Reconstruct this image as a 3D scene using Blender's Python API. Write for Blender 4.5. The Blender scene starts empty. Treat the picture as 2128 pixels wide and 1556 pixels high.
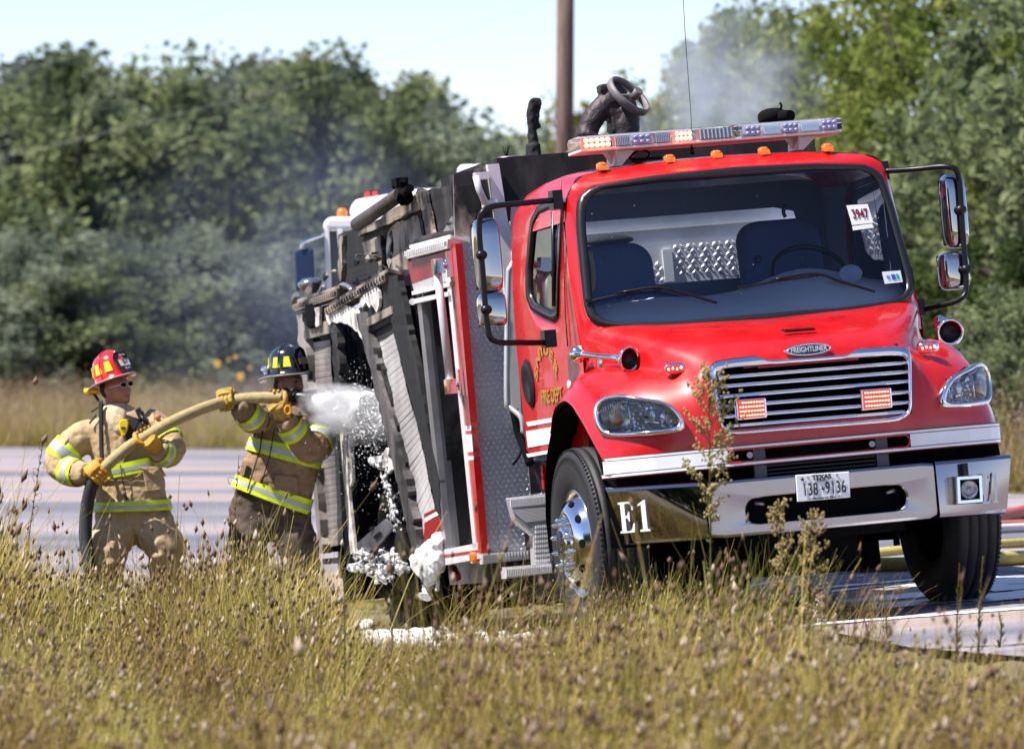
import bpy, bmesh, math, random
import numpy as np
from math import sin, cos, pi, radians, sqrt, atan2
from mathutils import Vector, Matrix, noise

# ------------------------------------------------------------------ camera, sky, sun, exposure
scene = bpy.context.scene
COL = scene.collection
PW, PH = 2128.0, 1556.0
FPX, CXP, HYP, EYE = 10800.0, 1064.0, 745.0, 1.5      # long lens, horizon row, eye height
cam_d = bpy.data.cameras.new('camera'); cam = bpy.data.objects.new('camera', cam_d); COL.objects.link(cam)
cam.location = (0, 0, EYE); cam.rotation_euler = (radians(90), 0, 0)
cam_d.sensor_width = 36.0; cam_d.sensor_fit = 'HORIZONTAL'
cam_d.lens = 36.0 * FPX / PW
cam_d.shift_y = (HYP - PH / 2) / PW
cam_d.clip_start = 0.5; cam_d.clip_end = 6000
cam_d.dof.use_dof = True; cam_d.dof.focus_distance = 30.6; cam_d.dof.aperture_fstop = 3.6
scene.camera = cam

SUN_EL = radians(56)
SUN_DIR = Vector((-0.93, -0.36, 0)).normalized() * cos(SUN_EL) + Vector((0, 0, sin(SUN_EL)))   # towards the sun
world = bpy.data.worlds.new('World'); scene.world = world; world.use_nodes = True
nt = world.node_tree; nt.nodes.clear()
wo = nt.nodes.new('ShaderNodeOutputWorld'); bg = nt.nodes.new('ShaderNodeBackground')
sky = nt.nodes.new('ShaderNodeTexSky'); sky.sky_type = 'NISHITA'; sky.sun_disc = False
sky.sun_elevation = SUN_EL; sky.sun_rotation = atan2(SUN_DIR.x, SUN_DIR.y)
sky.air_density = 0.8; sky.dust_density = 0.0; sky.ozone_density = 0.4; sky.altitude = 300
bg.inputs['Strength'].default_value = 0.095
tint = nt.nodes.new('ShaderNodeMixRGB'); tint.blend_type = 'MULTIPLY'; tint.inputs[0].default_value = 1.0; tint.inputs[2].default_value = (1.0, .94, 1.04, 1)
nt.links.new(sky.outputs[0], tint.inputs[1]); nt.links.new(tint.outputs[0], bg.inputs['Color']); nt.links.new(bg.outputs[0], wo.inputs['Surface'])
sun_d = bpy.data.lights.new('sun', 'SUN'); sun_d.energy = 5.0; sun_d.angle = radians(0.53); sun_d.color = (1.0, 0.95, 0.87)
sun = bpy.data.objects.new('sun', sun_d); COL.objects.link(sun)
sun.rotation_euler = SUN_DIR.to_track_quat('Z', 'Y').to_euler(); sun.location = (-20, 0, 30)
vs = scene.view_settings; vs.view_transform = 'Standard'; vs.look = 'None'; vs.gamma = 1.0; vs.use_curve_mapping = False
vs.exposure = 0.95
scene.cycles.max_bounces = 8; scene.cycles.transparent_max_bounces = 24; scene.cycles.volume_step_rate = 2.0
scene.cycles.volume_bounces = 1
scene.cycles.use_denoising = True
scene.cycles.sample_clamp_indirect = 6.0

# ------------------------------------------------------------------ geometry helpers
rng = random.Random(7)
TH, RO, PT = radians(14.5), radians(4.7), radians(3.0)     # truck heading, lean, squat
R_T = (Matrix.Rotation(TH, 3, 'Z')
       @ Matrix(((cos(RO), 0, -sin(RO)), (0, 1, 0), (sin(RO), 0, cos(RO))))
       @ Matrix(((1, 0, 0), (0, cos(PT), sin(PT)), (0, -sin(PT), cos(PT)))))
O_T = Vector((1.5667, 29.983, 0.0))
M_T = R_T.to_4x4(); M_T.translation = O_T
R_TI = R_T.transposed()
CAMP = Vector((0, 0, EYE))
def ray(px, py): return Vector(((px - CXP) / FPX, 1.0, -(py - HYP) / FPX))
def W(px, py, d): return CAMP + ray(px, py) * d                   # a point of the place at depth d
def T(px, py, Y=None, X=None, Z=None):
    """a point of the truck (truck axes) on its plane Y=, X= or Z="""
    d = R_TI @ ray(px, py); c = R_TI @ (CAMP - O_T)
    if Y is not None: t = (Y - c.y) / d.y
    elif X is not None: t = (X - c.x) / d.x
    else: t = (Z - c.z) / d.z
    return c + d * t

class MB:
    """collects shapes into one mesh"""
    def __init__(s): s.v = []; s.f = []; s.m = []; s.sm = []
    def add(s, vs, fs, mi=0, smooth=False):
        b = len(s.v); s.v += [tuple(x) for x in vs]
        for f in fs: s.f.append(tuple(b + i for i in f)); s.m.append(mi); s.sm.append(smooth)
    def box(s, c, size, rot=None, mi=0):
        hx, hy, hz = size[0] / 2, size[1] / 2, size[2] / 2
        vs = [Vector((x, y, z)) for x in (-hx, hx) for y in (-hy, hy) for z in (-hz, hz)]
        if rot is not None: vs = [rot @ v for v in vs]
        vs = [v + Vector(c) for v in vs]
        s.add(vs, [(0, 1, 3, 2), (4, 6, 7, 5), (0, 4, 5, 1), (2, 3, 7, 6), (0, 2, 6, 4), (1, 5, 7, 3)], mi)
    def bb(s, a, b, mi=0):
        a = Vector(a); b = Vector(b); s.box((a + b) / 2, [abs(x) for x in (b - a)], None, mi)
    def slab(s, pts, off, mi=0):
        """a polygon given a thickness along off"""
        n = len(pts); off = Vector(off); pts = [Vector(p) for p in pts]
        vs = pts + [p + off for p in pts]
        s.add(vs, [tuple(range(n))[::-1], tuple(range(n, 2 * n))] + [(i, (i + 1) % n, n + (i + 1) % n, n + i) for i in range(n)], mi)
    def tube(s, pts, r, n=10, mi=0, caps=True, closed=False, squash=None):
        pts = [Vector(p) for p in pts]; k = len(pts)
        rs = r if isinstance(r, (list, tuple)) else [r] * k
        rings = []; up = None
        for i, p in enumerate(pts):
            if closed: t = (pts[(i + 1) % k] - pts[i - 1])
            else: t = (pts[min(i + 1, k - 1)] - pts[max(i - 1, 0)])
            t.normalize()
            if up is None:
                a = Vector((0, 0, 1)) if abs(t.z) < .9 else Vector((1, 0, 0)); up = (a - t * a.dot(t)).normalized()
            else:
                up = up - t * up.dot(t)
                if up.length < 1e-6: up = Vector((1, 0, 0))
                up.normalize()
            sd = t.cross(up)
            q = squash or (1, 1)
            rings.append([p + (up * cos(2 * pi * j / n) * q[0] + sd * sin(2 * pi * j / n) * q[1]) * rs[i] for j in range(n)])
        vs = [v for g in rings for v in g]; fs = []
        for i in range(k if closed else k - 1):
            i2 = (i + 1) % k
            for j in range(n): fs.append((i * n + j, i * n + (j + 1) % n, i2 * n + (j + 1) % n, i2 * n + j))
        s.add(vs, fs, mi, True)
        if caps and not closed:
            b = len(s.v) - len(vs)
            s.f += [tuple(b + j for j in range(n))[::-1], tuple(b + (k - 1) * n + j for j in range(n))]; s.m += [mi, mi]; s.sm += [False, False]
    def lathe(s, prof, M, n=32, mi=0, smooth=True):
        """prof: (radius, height along local Z)"""
        vs = [M @ Vector((r * cos(2 * pi * j / n), r * sin(2 * pi * j / n), h)) for r, h in prof for j in range(n)]
        fs = [(i * n + j, i * n + (j + 1) % n, (i + 1) * n + (j + 1) % n, (i + 1) * n + j) for i in range(len(prof) - 1) for j in range(n)]
        s.add(vs, fs, mi, smooth)
    def grid(s, rows, mi=0, smooth=True, keep=None, closed=False):
        nr, nc = len(rows), len(rows[0]); vs = [p for r in rows for p in r]; fs = []
        for i in range(nr - 1):
            for j in range(nc if closed else nc - 1):
                f = (i * nc + j, i * nc + (j + 1) % nc, (i + 1) * nc + (j + 1) % nc, (i + 1) * nc + j)
                if keep is None or keep(sum((Vector(vs[q]) for q in f), Vector()) / 4): fs.append(f)
        s.add(vs, fs, mi, smooth)
    def ball(s, c, r, n=12, m=8, mi=0, M=None):
        rx = r if isinstance(r, (list, tuple)) else (r, r, r)
        rows = []
        for i in range(m + 1):
            a = pi * i / m
            rows.append([Vector((rx[0] * sin(a) * cos(2 * pi * j / n), rx[1] * sin(a) * sin(2 * pi * j / n), rx[2] * cos(a))) for j in range(n)])
        rows = [[(M @ p if M else p) + Vector(c) for p in r_] for r_ in rows]
        s.grid(rows, mi, True, closed=True)
    def build(s, name, mats, parent=None, bevel=0, fix=True, weld=True, solid=0, sharp=0):
        me = bpy.data.meshes.new(name); me.from_pydata([tuple(v) for v in s.v], [], s.f)
        if not isinstance(mats, (list, tuple)): mats = [mats]
        for m in mats: me.materials.append(m)
        me.polygons.foreach_set('material_index', s.m); me.polygons.foreach_set('use_smooth', s.sm)
        if weld or fix:
            bm = bmesh.new(); bm.from_mesh(me)
            if weld: bmesh.ops.remove_doubles(bm, verts=bm.verts, dist=1e-5)
            if fix: bmesh.ops.recalc_face_normals(bm, faces=bm.faces)
            bm.to_mesh(me); bm.free()
        me.update()
        if sharp: me.set_sharp_from_angle(angle=radians(sharp))
        o = bpy.data.objects.new(name, me); COL.objects.link(o)
        if parent is not None: o.parent = parent
        if solid:
            md = o.modifiers.new('thick', 'SOLIDIFY'); md.thickness = abs(solid); md.offset = -1 if solid > 0 else 1
        if bevel:
            md = o.modifiers.new('edges', 'BEVEL'); md.width = bevel; md.segments = 2; md.limit_method = 'ANGLE'; md.angle_limit = radians(40)
            md.harden_normals = False
        return o

def empty(name, M=None, label=None, cat=None, group=None):
    o = bpy.data.objects.new(name, None); COL.objects.link(o); o.empty_display_size = .2
    if M is not None: o.matrix_world = M
    return tag(o, label, cat, group)
def tag(o, label=None, cat=None, group=None, kind=None):
    if label: o['label'] = label
    if cat: o['category'] = cat
    if group: o['group'] = group
    if kind: o['kind'] = kind
    return o

def cr(p, n):
    """smooth curve through points, n steps per span"""
    p = [Vector(x) for x in p]; out = []
    for i in range(len(p) - 1):
        p0 = p[i - 1] if i else p[0] * 2 - p[1]; p3 = p[i + 2] if i + 2 < len(p) else p[-1] * 2 - p[-2]
        for k in range(n):
            t = k / n
            out.append(.5 * ((2 * p[i]) + (p[i + 1] - p0) * t + (2 * p0 - 5 * p[i] + 4 * p[i + 1] - p3) * t * t + (3 * p[i] - p0 - 3 * p[i + 1] + p3) * t ** 3))
    out.append(p[-1]); return out
def crc(p, n):
    """closed smooth curve"""
    p = [Vector(x) for x in p]; k = len(p); out = []
    for i in range(k):
        p0, p1, p2, p3 = p[i - 1], p[i], p[(i + 1) % k], p[(i + 2) % k]
        for j in range(n):
            t = j / n
            out.append(.5 * ((2 * p1) + (p2 - p0) * t + (2 * p0 - 5 * p1 + 4 * p2 - p3) * t * t + (3 * p1 - p0 - 3 * p2 + p3) * t ** 3))
    return out
def cgrid(rows, n, m):
    a = [cr(r, n) for r in rows]
    cols = [cr([r[j] for r in a], m) for j in range(len(a[0]))]
    return [[c[i] for c in cols] for i in range(len(cols[0]))]
def lerp(a, b, t): return a + (b - a) * t
def itp(x, tab):
    for (x0, y0), (x1, y1) in zip(tab, tab[1:]):
        if x <= x1: return y0 + (y1 - y0) * max(0, min(1, (x - x0) / (x1 - x0)))
    return tab[-1][1]
def sstep(a, b, x):
    t = max(0., min(1., (x - a) / (b - a))); return t * t * (3 - 2 * t)
def polar(loop2, n, c=None, a0=0.0):
    """resample a star-shaped 2-D loop at n angles round its centre"""
    if c is None: c = (sum(p[0] for p in loop2) / len(loop2), sum(p[1] for p in loop2) / len(loop2))
    out = []
    for k in range(n):
        a = a0 + 2 * pi * k / n; d = (cos(a), sin(a)); best = None
        for i in range(len(loop2)):
            x1, y1 = loop2[i][0] - c[0], loop2[i][1] - c[1]; x2, y2 = loop2[(i + 1) % len(loop2)][0] - c[0], loop2[(i + 1) % len(loop2)][1] - c[1]
            ex, ey = x2 - x1, y2 - y1; den = d[0] * ey - d[1] * ex
            if abs(den) < 1e-12: continue
            t = (x1 * ey - y1 * ex) / den; u = (x1 * d[1] - y1 * d[0]) / den
            if t > 0 and -1e-6 <= u <= 1 + 1e-6 and (best is None or t > best): best = t
        best = best or 0
        out.append((c[0] + d[0] * best, c[1] + d[1] * best))
    return out
def rrect(x0, y0, x1, y1, r, k=5):
    """rounded rectangle loop, counter-clockwise"""
    if not isinstance(r, (list, tuple)): r = [r] * 4
    out = []
    for (cx, cy, a, q) in ((x1 - r[0], y1 - r[0], 0, r[0]), (x0 + r[1], y1 - r[1], 90, r[1]), (x0 + r[2], y0 + r[2], 180, r[2]), (x1 - r[3], y0 + r[3], 270, r[3])):
        for i in range(k + 1): t = radians(a + 90 * i / k); out.append((cx + q * cos(t), cy + q * sin(t)))
    return out

def fused(name, mb, m, voxel, parent, smooth=3, disp=0., dsize=.1):
    o = mb.build(name, m, parent, weld=True)
    r_ = o.modifiers.new('fuse', 'REMESH'); r_.mode = 'VOXEL'; r_.voxel_size = voxel; r_.use_smooth_shade = True
    if smooth: s_ = o.modifiers.new('soften', 'SMOOTH'); s_.iterations = smooth; s_.factor = .5
    if disp:
        t = bpy.data.textures.new(name + '_folds', 'CLOUDS'); t.noise_scale = dsize; t.noise_depth = 2
        d = o.modifiers.new('folds', 'DISPLACE'); d.texture = t; d.strength = disp; d.mid_level = .5; d.texture_coords = 'LOCAL'
    return o

# ------------------------------------------------------------------ materials
def mat(name, col, rough=.5, metal=0., coat=0., emit=None, estr=0., var=0., vscale=6., bump=0., bscale=40., spec=None, trans=0., stretch=None, alpha=None):
    m = bpy.data.materials.new(name); m.use_nodes = True
    n = m.node_tree; b = n.nodes['Principled BSDF']
    b.inputs['Base Color'].default_value = (*col, 1); b.inputs['Roughness'].default_value = rough; b.inputs['Metallic'].default_value = metal
    if coat: b.inputs['Coat Weight'].default_value = coat; b.inputs['Coat Roughness'].default_value = .03
    if spec is not None: b.inputs['Specular IOR Level'].default_value = spec
    if trans: b.inputs['Transmission Weight'].default_value = trans
    if emit: b.inputs['Emission Color'].default_value = (*emit, 1); b.inputs['Emission Strength'].default_value = estr
    if var or bump:
        tc = n.nodes.new('ShaderNodeTexCoord'); mp = n.nodes.new('ShaderNodeMapping')
        if stretch: mp.inputs['Scale'].default_value = stretch
        n.links.new(tc.outputs['Object'], mp.inputs['Vector'])
    if var:
        t = n.nodes.new('ShaderNodeTexNoise'); t.inputs['Scale'].default_value = vscale; t.inputs['Detail'].default_value = 6
        n.links.new(mp.outputs[0], t.inputs['Vector'])
        r = n.nodes.new('ShaderNodeValToRGB'); r.color_ramp.elements[0].position = .3; r.color_ramp.elements[1].position = .7
        r.color_ramp.elements[0].color = tuple(max(0, c * (1 - var)) for c in col) + (1,); r.color_ramp.elements[1].color = tuple(min(1, c * (1 + var)) for c in col) + (1,)
        n.links.new(t.outputs['Fac'], r.inputs[0]); n.links.new(r.outputs[0], b.inputs['Base Color'])
    if bump:
        t = n.nodes.new('ShaderNodeTexNoise'); t.inputs['Scale'].default_value = bscale; t.inputs['Detail'].default_value = 5
        n.links.new(mp.outputs[0], t.inputs['Vector'])
        bp = n.nodes.new('ShaderNodeBump'); bp.inputs['Strength'].default_value = bump; bp.inputs['Distance'].default_value = .02
        n.links.new(t.outputs['Fac'], bp.inputs['Height']); n.links.new(bp.outputs[0], b.inputs['Normal'])
    return m
def soot_mat(name, c1, c2, rough=.6, metal=.3, scale=3., stretch=(1, 1, .35), lo=.42, hi=.58, bump=.25):
    """heat-stained metal: bare patches and soot with shapes of their own"""
    m = mat(name, c1, rough, metal); n = m.node_tree; b = n.nodes['Principled BSDF']
    tc = n.nodes.new('ShaderNodeTexCoord'); mp = n.nodes.new('ShaderNodeMapping'); mp.inputs['Scale'].default_value = stretch
    t = n.nodes.new('ShaderNodeTexNoise'); t.inputs['Scale'].default_value = scale; t.inputs['Detail'].default_value = 9; t.inputs['Roughness'].default_value = .62
    r = n.nodes.new('ShaderNodeValToRGB'); e = r.color_ramp.elements; e[0].position = lo; e[1].position = hi; e[0].color = (*c2, 1); e[1].color = (*c1, 1)
    n.links.new(tc.outputs['Object'], mp.inputs[0]); n.links.new(mp.outputs[0], t.inputs['Vector']); n.links.new(t.outputs['Fac'], r.inputs[0]); n.links.new(r.outputs[0], b.inputs['Base Color'])
    bp = n.nodes.new('ShaderNodeBump'); bp.inputs['Strength'].default_value = bump; bp.inputs['Distance'].default_value = .02
    n.links.new(t.outputs['Fac'], bp.inputs['Height']); n.links.new(bp.outputs[0], b.inputs['Normal'])
    return m
def glass_mat(name, tint, refl_rough=.02, ior=1.5):
    m = bpy.data.materials.new(name); m.use_nodes = True; n = m.node_tree; n.nodes.clear()
    o = n.nodes.new('ShaderNodeOutputMaterial'); mx = n.nodes.new('ShaderNodeMixShader'); t = n.nodes.new('ShaderNodeBsdfTransparent'); g = n.nodes.new('ShaderNodeBsdfGlossy'); f = n.nodes.new('ShaderNodeFresnel')
    t.inputs[0].default_value = (*tint, 1); g.inputs['Roughness'].default_value = refl_rough; f.inputs['IOR'].default_value = ior
    n.links.new(f.outputs[0], mx.inputs[0]); n.links.new(t.outputs[0], mx.inputs[1]); n.links.new(g.outputs[0], mx.inputs[2]); n.links.new(mx.outputs[0], o.inputs['Surface'])
    return m

M_RED = mat('red_paint', (.47, .004, .0045), .32, coat=.42, var=.06, vscale=14., bump=.012, bscale=9)
_n = M_RED.node_tree; _b = _n.nodes['Principled BSDF']; _t = _n.nodes.new('ShaderNodeTexNoise'); _t.inputs['Scale'].default_value = 3.5; _t.inputs['Detail'].default_value = 9; _tc = _n.nodes.new('ShaderNodeTexCoord'); _n.links.new(_tc.outputs['Object'], _t.inputs['Vector'])
_m = _n.nodes.new('ShaderNodeMapRange'); _m.inputs['From Min'].default_value = .3; _m.inputs['From Max'].default_value = .7; _m.inputs['To Min'].default_value = .18; _m.inputs['To Max'].default_value = .5; _n.links.new(_t.outputs['Fac'], _m.inputs['Value']); _n.links.new(_m.outputs[0], _b.inputs['Roughness'])
M_DKRED = mat('red_inner', (.30, .006, .01), .4, coat=.4)
M_WHITE = mat('white_vinyl', (.82, .82, .84), .35, coat=.3)
M_CHROME = mat('chrome', (.86, .86, .88), .05, 1.0)
M_CHROMEB = mat('bumper_chrome', (.36, .335, .365), .17, 1.0, bump=.02, bscale=60, stretch=(1, 1, .05))
M_MIRROR = mat('mirror_chrome', (.42, .41, .43), .035, 1.0)
M_ALU = mat('aluminium', (.60, .60, .62), .42, .6, var=.12, vscale=5)
M_ALUW = mat('pale_aluminium', (.72, .70, .70), .5, .35, var=.12, vscale=4)
M_TREAD = mat('tread_plate', (.56, .54, .58), .45, .15, var=.15, vscale=3)
M_TREADB = mat('tread_glint', (.92, .91, .93), .35, .25)  # paler than its plate: highlights on the raised metal put into the colour
M_BLACK = mat('black_plastic', (.007, .007, .009), .35, spec=.3)
M_MATTE = mat('black_matte', (.004, .004, .005), .9, spec=.1)
M_RUB = mat('tyre_rubber', (.016, .015, .018), .62, var=.3, vscale=9, bump=.1, bscale=60)
M_GASK = mat('gasket_rubber', (.012, .012, .014), .3)
M_GLASS = glass_mat('windshield_glass', (.88, .94, 1.0))
M_GLASSD = glass_mat('door_glass', (.35, .40, .42))
M_LENS = glass_mat('lamp_lens', (.93, .95, .98))
M_INT = mat('cab_interior', (.12, .15, .23), .8)  # sky reflected in the windshield is put into this blue and the seats'
M_SEAT = mat('seat_cloth', (.06, .09, .20), .85)
M_DASH = mat('dash_plastic', (.60, .62, .66), .7)
M_REDLED = mat('red_led', (.6, .02, .02), .3, emit=(1., .06, .04), estr=2.0)
M_REDHOT = mat('red_led_lit', (.9, .2, .1), .3, emit=(1., .22, .10), estr=7.0)
M_REDLENS = mat('red_lens', (.35, .01, .01), .12, coat=1., emit=(1, .03, .02), estr=.35)
M_AMBER = mat('amber_lens', (.75, .16, .01), .15, coat=1., var=.2, vscale=60)
M_GOLD = mat('gold_leaf', (.50, .27, .04), .35, .4)
M_SOOT = soot_mat('charred_metal', (.060, .053, .052), (.003, .003, .0045), .8, .0, 3.4, lo=.50, hi=.76)
M_BURN = soot_mat('heat_stained_metal', (.34, .28, .235), (.022, .018, .020), .6, .15, 3.2, (1, 1, .45), .43, .57)
M_SHUT = soot_mat('sooty_shutter', (.60, .575, .575), (.20, .18, .18), .5, .1, 1.7, (1, .7, .5), .30, .60, .1)
M_SHUTD = soot_mat('brown_shutter', (.34, .30, .285), (.10, .085, .08), .55, .1, 1.7, (1, .7, .5), .34, .62, .1)
M_ASH = soot_mat('ash_white', (.66, .62, .60), (.20, .18, .17), .85, .0, 9, (1, 1, 1), .38, .55, .4)
M_GREYMET = mat('grey_metal', (.33, .32, .33), .4, .8, var=.2)
M_FOAM = mat('fire_foam', (.86, .86, .88), .75, bump=.6, bscale=30)
# ================================================================== the fire engine
truck = empty('fire_engine', M_T, 'red fire engine with chrome bumper and burnt-out rear body, lights flashing', 'fire engine')
def sym(half):                                            # rows of right-hand points -> full width rows
    return [[Vector((-p[0], p[1], p[2])) for p in r[::-1]] + [Vector(p) for p in r[1:]] for r in half]

# ---- hood: bottom of the nose, up over the face, back to the windshield; centre to wheel-arch lip
HC = [  # columns, rows front-bottom -> cowl
 [(0,-.975,1.0),(0,-.975,1.08),(0,-.965,1.2),(0,-.95,1.33),(0,-.93,1.44),(0,-.875,1.545),(0,-.68,1.63),(0,-.38,1.70),(0,.0,1.755)],
 [(.38,-.97,1.0),(.38,-.97,1.08),(.38,-.96,1.2),(.38,-.945,1.33),(.38,-.92,1.435),(.38,-.86,1.53),(.41,-.66,1.625),(.45,-.36,1.705),(.52,.0,1.765)],
 [(.60,-.95,1.0),(.60,-.95,1.08),(.60,-.94,1.2),(.60,-.92,1.32),(.595,-.89,1.42),(.58,-.82,1.50),(.68,-.62,1.585),(.79,-.36,1.67),(.95,.02,1.765)],
 [(.72,-.92,1.0),(.72,-.92,1.08),(.715,-.91,1.19),(.71,-.88,1.29),(.70,-.83,1.37),(.72,-.74,1.425),(.80,-.52,1.48),(.90,-.28,1.53),(1.02,.10,1.60)],
 [(.93,-.85,.99),(.93,-.845,1.07),(.925,-.825,1.19),(.92,-.77,1.29),(.92,-.69,1.37),(.92,-.58,1.435),(.96,-.38,1.495),(1.0,-.15,1.53),(1.05,.2,1.50)],
 [(1.09,-.76,.98),(1.10,-.73,1.06),(1.10,-.68,1.17),(1.10,-.61,1.265),(1.10,-.52,1.34),(1.10,-.42,1.395),(1.12,-.26,1.45),(1.125,-.06,1.47),(1.12,.28,1.38)],
 [(1.165,-.68,.975),(1.18,-.60,1.055),(1.19,-.50,1.14),(1.195,-.40,1.215),(1.20,-.30,1.28),(1.20,-.20,1.33),(1.20,-.04,1.36),(1.20,.18,1.32),(1.19,.36,1.19)]]
hrows = [[HC[c][r] for c in range(7)] for r in range(9)]
hg = cgrid(hrows, 12, 10)
hg = [[v for v in r] for r in hg]
mb = MB()
full = sym(hg)
GR = lambda c: -.535 < c.x < .575 and 1.10 < c.z < (1.432 if abs(c.x - .02) < .41 else 1.468) and c.y < -.84
def in_lamp(c):
    if c.y > -.45: return False
    w = M_T @ Vector((-abs(c.x), c.y, c.z)) - CAMP; px, py = CXP + FPX * w.x / w.y, HYP - FPX * w.z / w.y
    ins = False; L_ = LAMP
    for i in range(len(L_)):
        (x1, y1), (x2, y2) = L_[i - 1], L_[i]
        if (y1 > py) != (y2 > py) and px < (x2 - x1) * (py - y1) / (y2 - y1) + x1: ins = not ins
    return ins
LAMP = [(1100 + x / 5.1875, 650 + y / 5.1875) for x, y in ((735,1085),(742,1025),(780,955),(860,920),(1000,908),(1100,925),(1280,948),(1440,985),(1560,1070),(1620,1180),(1600,1232),(1250,1280),(1000,1300),(885,1298),(790,1255),(742,1150))]
mb.grid(full, 0, keep=lambda c: not GR(c) and not in_lamp(c))
for sgn in (-1, 1):                                       # arch lip turned inwards
    lip = [Vector((sgn * r[-1].x, r[-1].y, r[-1].z)) for r in hg]
    mb.grid([lip, [Vector((p.x * .985, p.y + .012, p.z - .02)) for p in lip], [Vector((sgn * .80, p.y + .03, p.z - .03)) for p in lip]], 1)
hood = mb.build('hood', [M_RED, M_MATTE], truck)
mb = MB(); mb.slab([T(1622, 687, Y=-.74), T(1690, 683, Y=-.74), T(1694, 686, Y=-.75), T(1632, 691, Y=-.75)], (0, -.012, .006)); mb.build('hood_slot', M_BLACK, hood)
# creases on the hood sides
# ---- white lower band with its air slot
def frontY(x):
    x = abs(x); return itp(x, [(0, -.99), (.38, -.985), (.6, -.965), (.72, -.935), (.93, -.865), (1.09, -.775), (1.17, -.70), (1.2, -.62)])
mb = MB(); N = 72
slot = rrect(-.53, .915, .535, .985, .034)
outer = [(-1.18, .895), (1.195, .895), (1.19, 1.0), (.9, 1.01), (-.9, 1.01), (-1.15, 1.0)]
def mapf(p, dy=0.): return Vector((p[0], frontY(p[0]) + dy, p[1]))
def strip(z0, z1, x0, x1, dy, mi, n=40):
    rows = []
    for i in range(n + 1):
        x = lerp(x0, x1, i / n); rows.append([Vector((x, frontY(x) + dy + .03, z0)), Vector((x, frontY(x) + dy, z0 + .004)), Vector((x, frontY(x) + dy, z1 - .002)), Vector((x, frontY(x) + dy + .03, z1))])
    mb.grid(rows, mi, smooth=False)
strip(.893, .913, -1.185, 1.195, -.004, 0)
strip(.987, 1.006, -1.17, 1.19, -.004, 0)
for sx, x0, x1 in ((-1, -1.178, -.535), (1, .54, 1.193)):
    strip(.9125, .9875, x0, x1, -.0038, 0)
    xe = x1 if sx < 0 else x0
    pts = [(xe + -sx * .034 * (1 - cos(radians(a))) * 0 + (-sx) * 0 , 0) for a in ()]
    arc = [(xe - sx * (.035 * (1 - abs(sin(radians(a))))), .95 + .0375 * cos(radians(a))) for a in range(0, 181, 20)] if False else None
band = mb.build('lower_band', M_WHITE, truck)
mb = MB()
mb.tube([mapf((p[0], p[1]), -.006) for p in slot], .006, 6, closed=True); mb.build('slot_trim', M_RED, band)
mb = MB()
strip(1.004, 1.010, -1.17, 1.19, -.006, 0); strip(.888, .894, -1.185, 1.195, -.005, 0); mb.build('pinstripe', M_DKRED, band)
mb = MB(); mb.bb((-.56, -.90, .88), (.56, -.86, 1.0)); mb.bb((-.9, -.7, .55), (.9, -.6, 1.05)); mb.build('radiator_shroud', M_MATTE, truck)
mb = MB()
for x in (-.34, .38):
    mb = MB(); mb.bb((x - .035, -.935, .70), (x + .035, -.905, .985)); rb_ = mb.build('radiator_bracket', mat('bracket_dark', (.10, .10, .11), .5, .5), truck); mb = MB(); mb.tube([(x - .06, -.95, .95), (x - .06, -.93, .95)], .018, 10); mb.build('bracket_bolt', M_GREYMET, rb_)
mb = MB()
for i in range(9): mb.bb((-.30, -.925, .70 + i * .022), (.34, -.91, .708 + i * .022))
mb.build('cooler_fin', mat('fin_metal', (.03, .03, .033), .5, .5), truck)

# ---- grille
def c8(x, y): return (1180 + x / 2.2447, 700 + y / 2.2447)
gy = lambda z: itp(z, [(1.0, -.985), (1.2, -.98), (1.33, -.965), (1.45, -.94), (1.55, -.90)])
def TS(px, py, fY, n=8):
    Y = -.9
    for _ in range(n): p = T(px, py, Y=Y); Y = fY(p.x, p.z)
    return T(px, py, Y=Y)
go = [(655,150),(668,125),(690,113),(770,98),(870,87),(900,92),(930,108),(1000,104),(1150,94),(1310,82),(1330,64),(1350,53),(1450,47),(1560,42),(1588,52),(1602,82),(1605,200),(1606,335),(1592,368),(1548,396),(1350,412),(1050,434),(765,457),(732,448),(706,420),(680,280)]
gi = [(690,190),(692,165),(710,150),(800,140),(900,132),(1000,125),(1150,114),(1310,101),(1450,91),(1550,86),(1572,94),(1584,120),(1586,200),(1588,325),(1578,350),(1540,372),(1350,391),(1050,415),(780,440),(752,434),(728,408),(705,290)]
NG = 120; cc = (1130, 255)
po, pi_ = polar(go, NG, cc), polar(gi, NG, cc)
fr = lambda off: [None]
def gl(loop, off): return [TS(*c8(*p), lambda x, z: gy(z) + off) for p in loop]
mid1 = [(lerp(a[0], b[0], .25), lerp(a[1], b[1], .25)) for a, b in zip(po, pi_)]
mid2 = [(lerp(a[0], b[0], .8), lerp(a[1], b[1], .8)) for a, b in zip(po, pi_)]
mb = MB()
mb.grid([gl(po, .03), gl(po, -.012), gl(mid1, -.040), gl(mid2, -.034), gl(pi_, -.015), gl(pi_, .09)], 0, closed=True)
grille = mb.build('grille', M_CHROME, truck)
mb = MB(); mb.bb((-.54, -.85, 1.05), (.56, -.83, 1.50)); mb.build('grille_screen', M_MATTE, grille)
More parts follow.
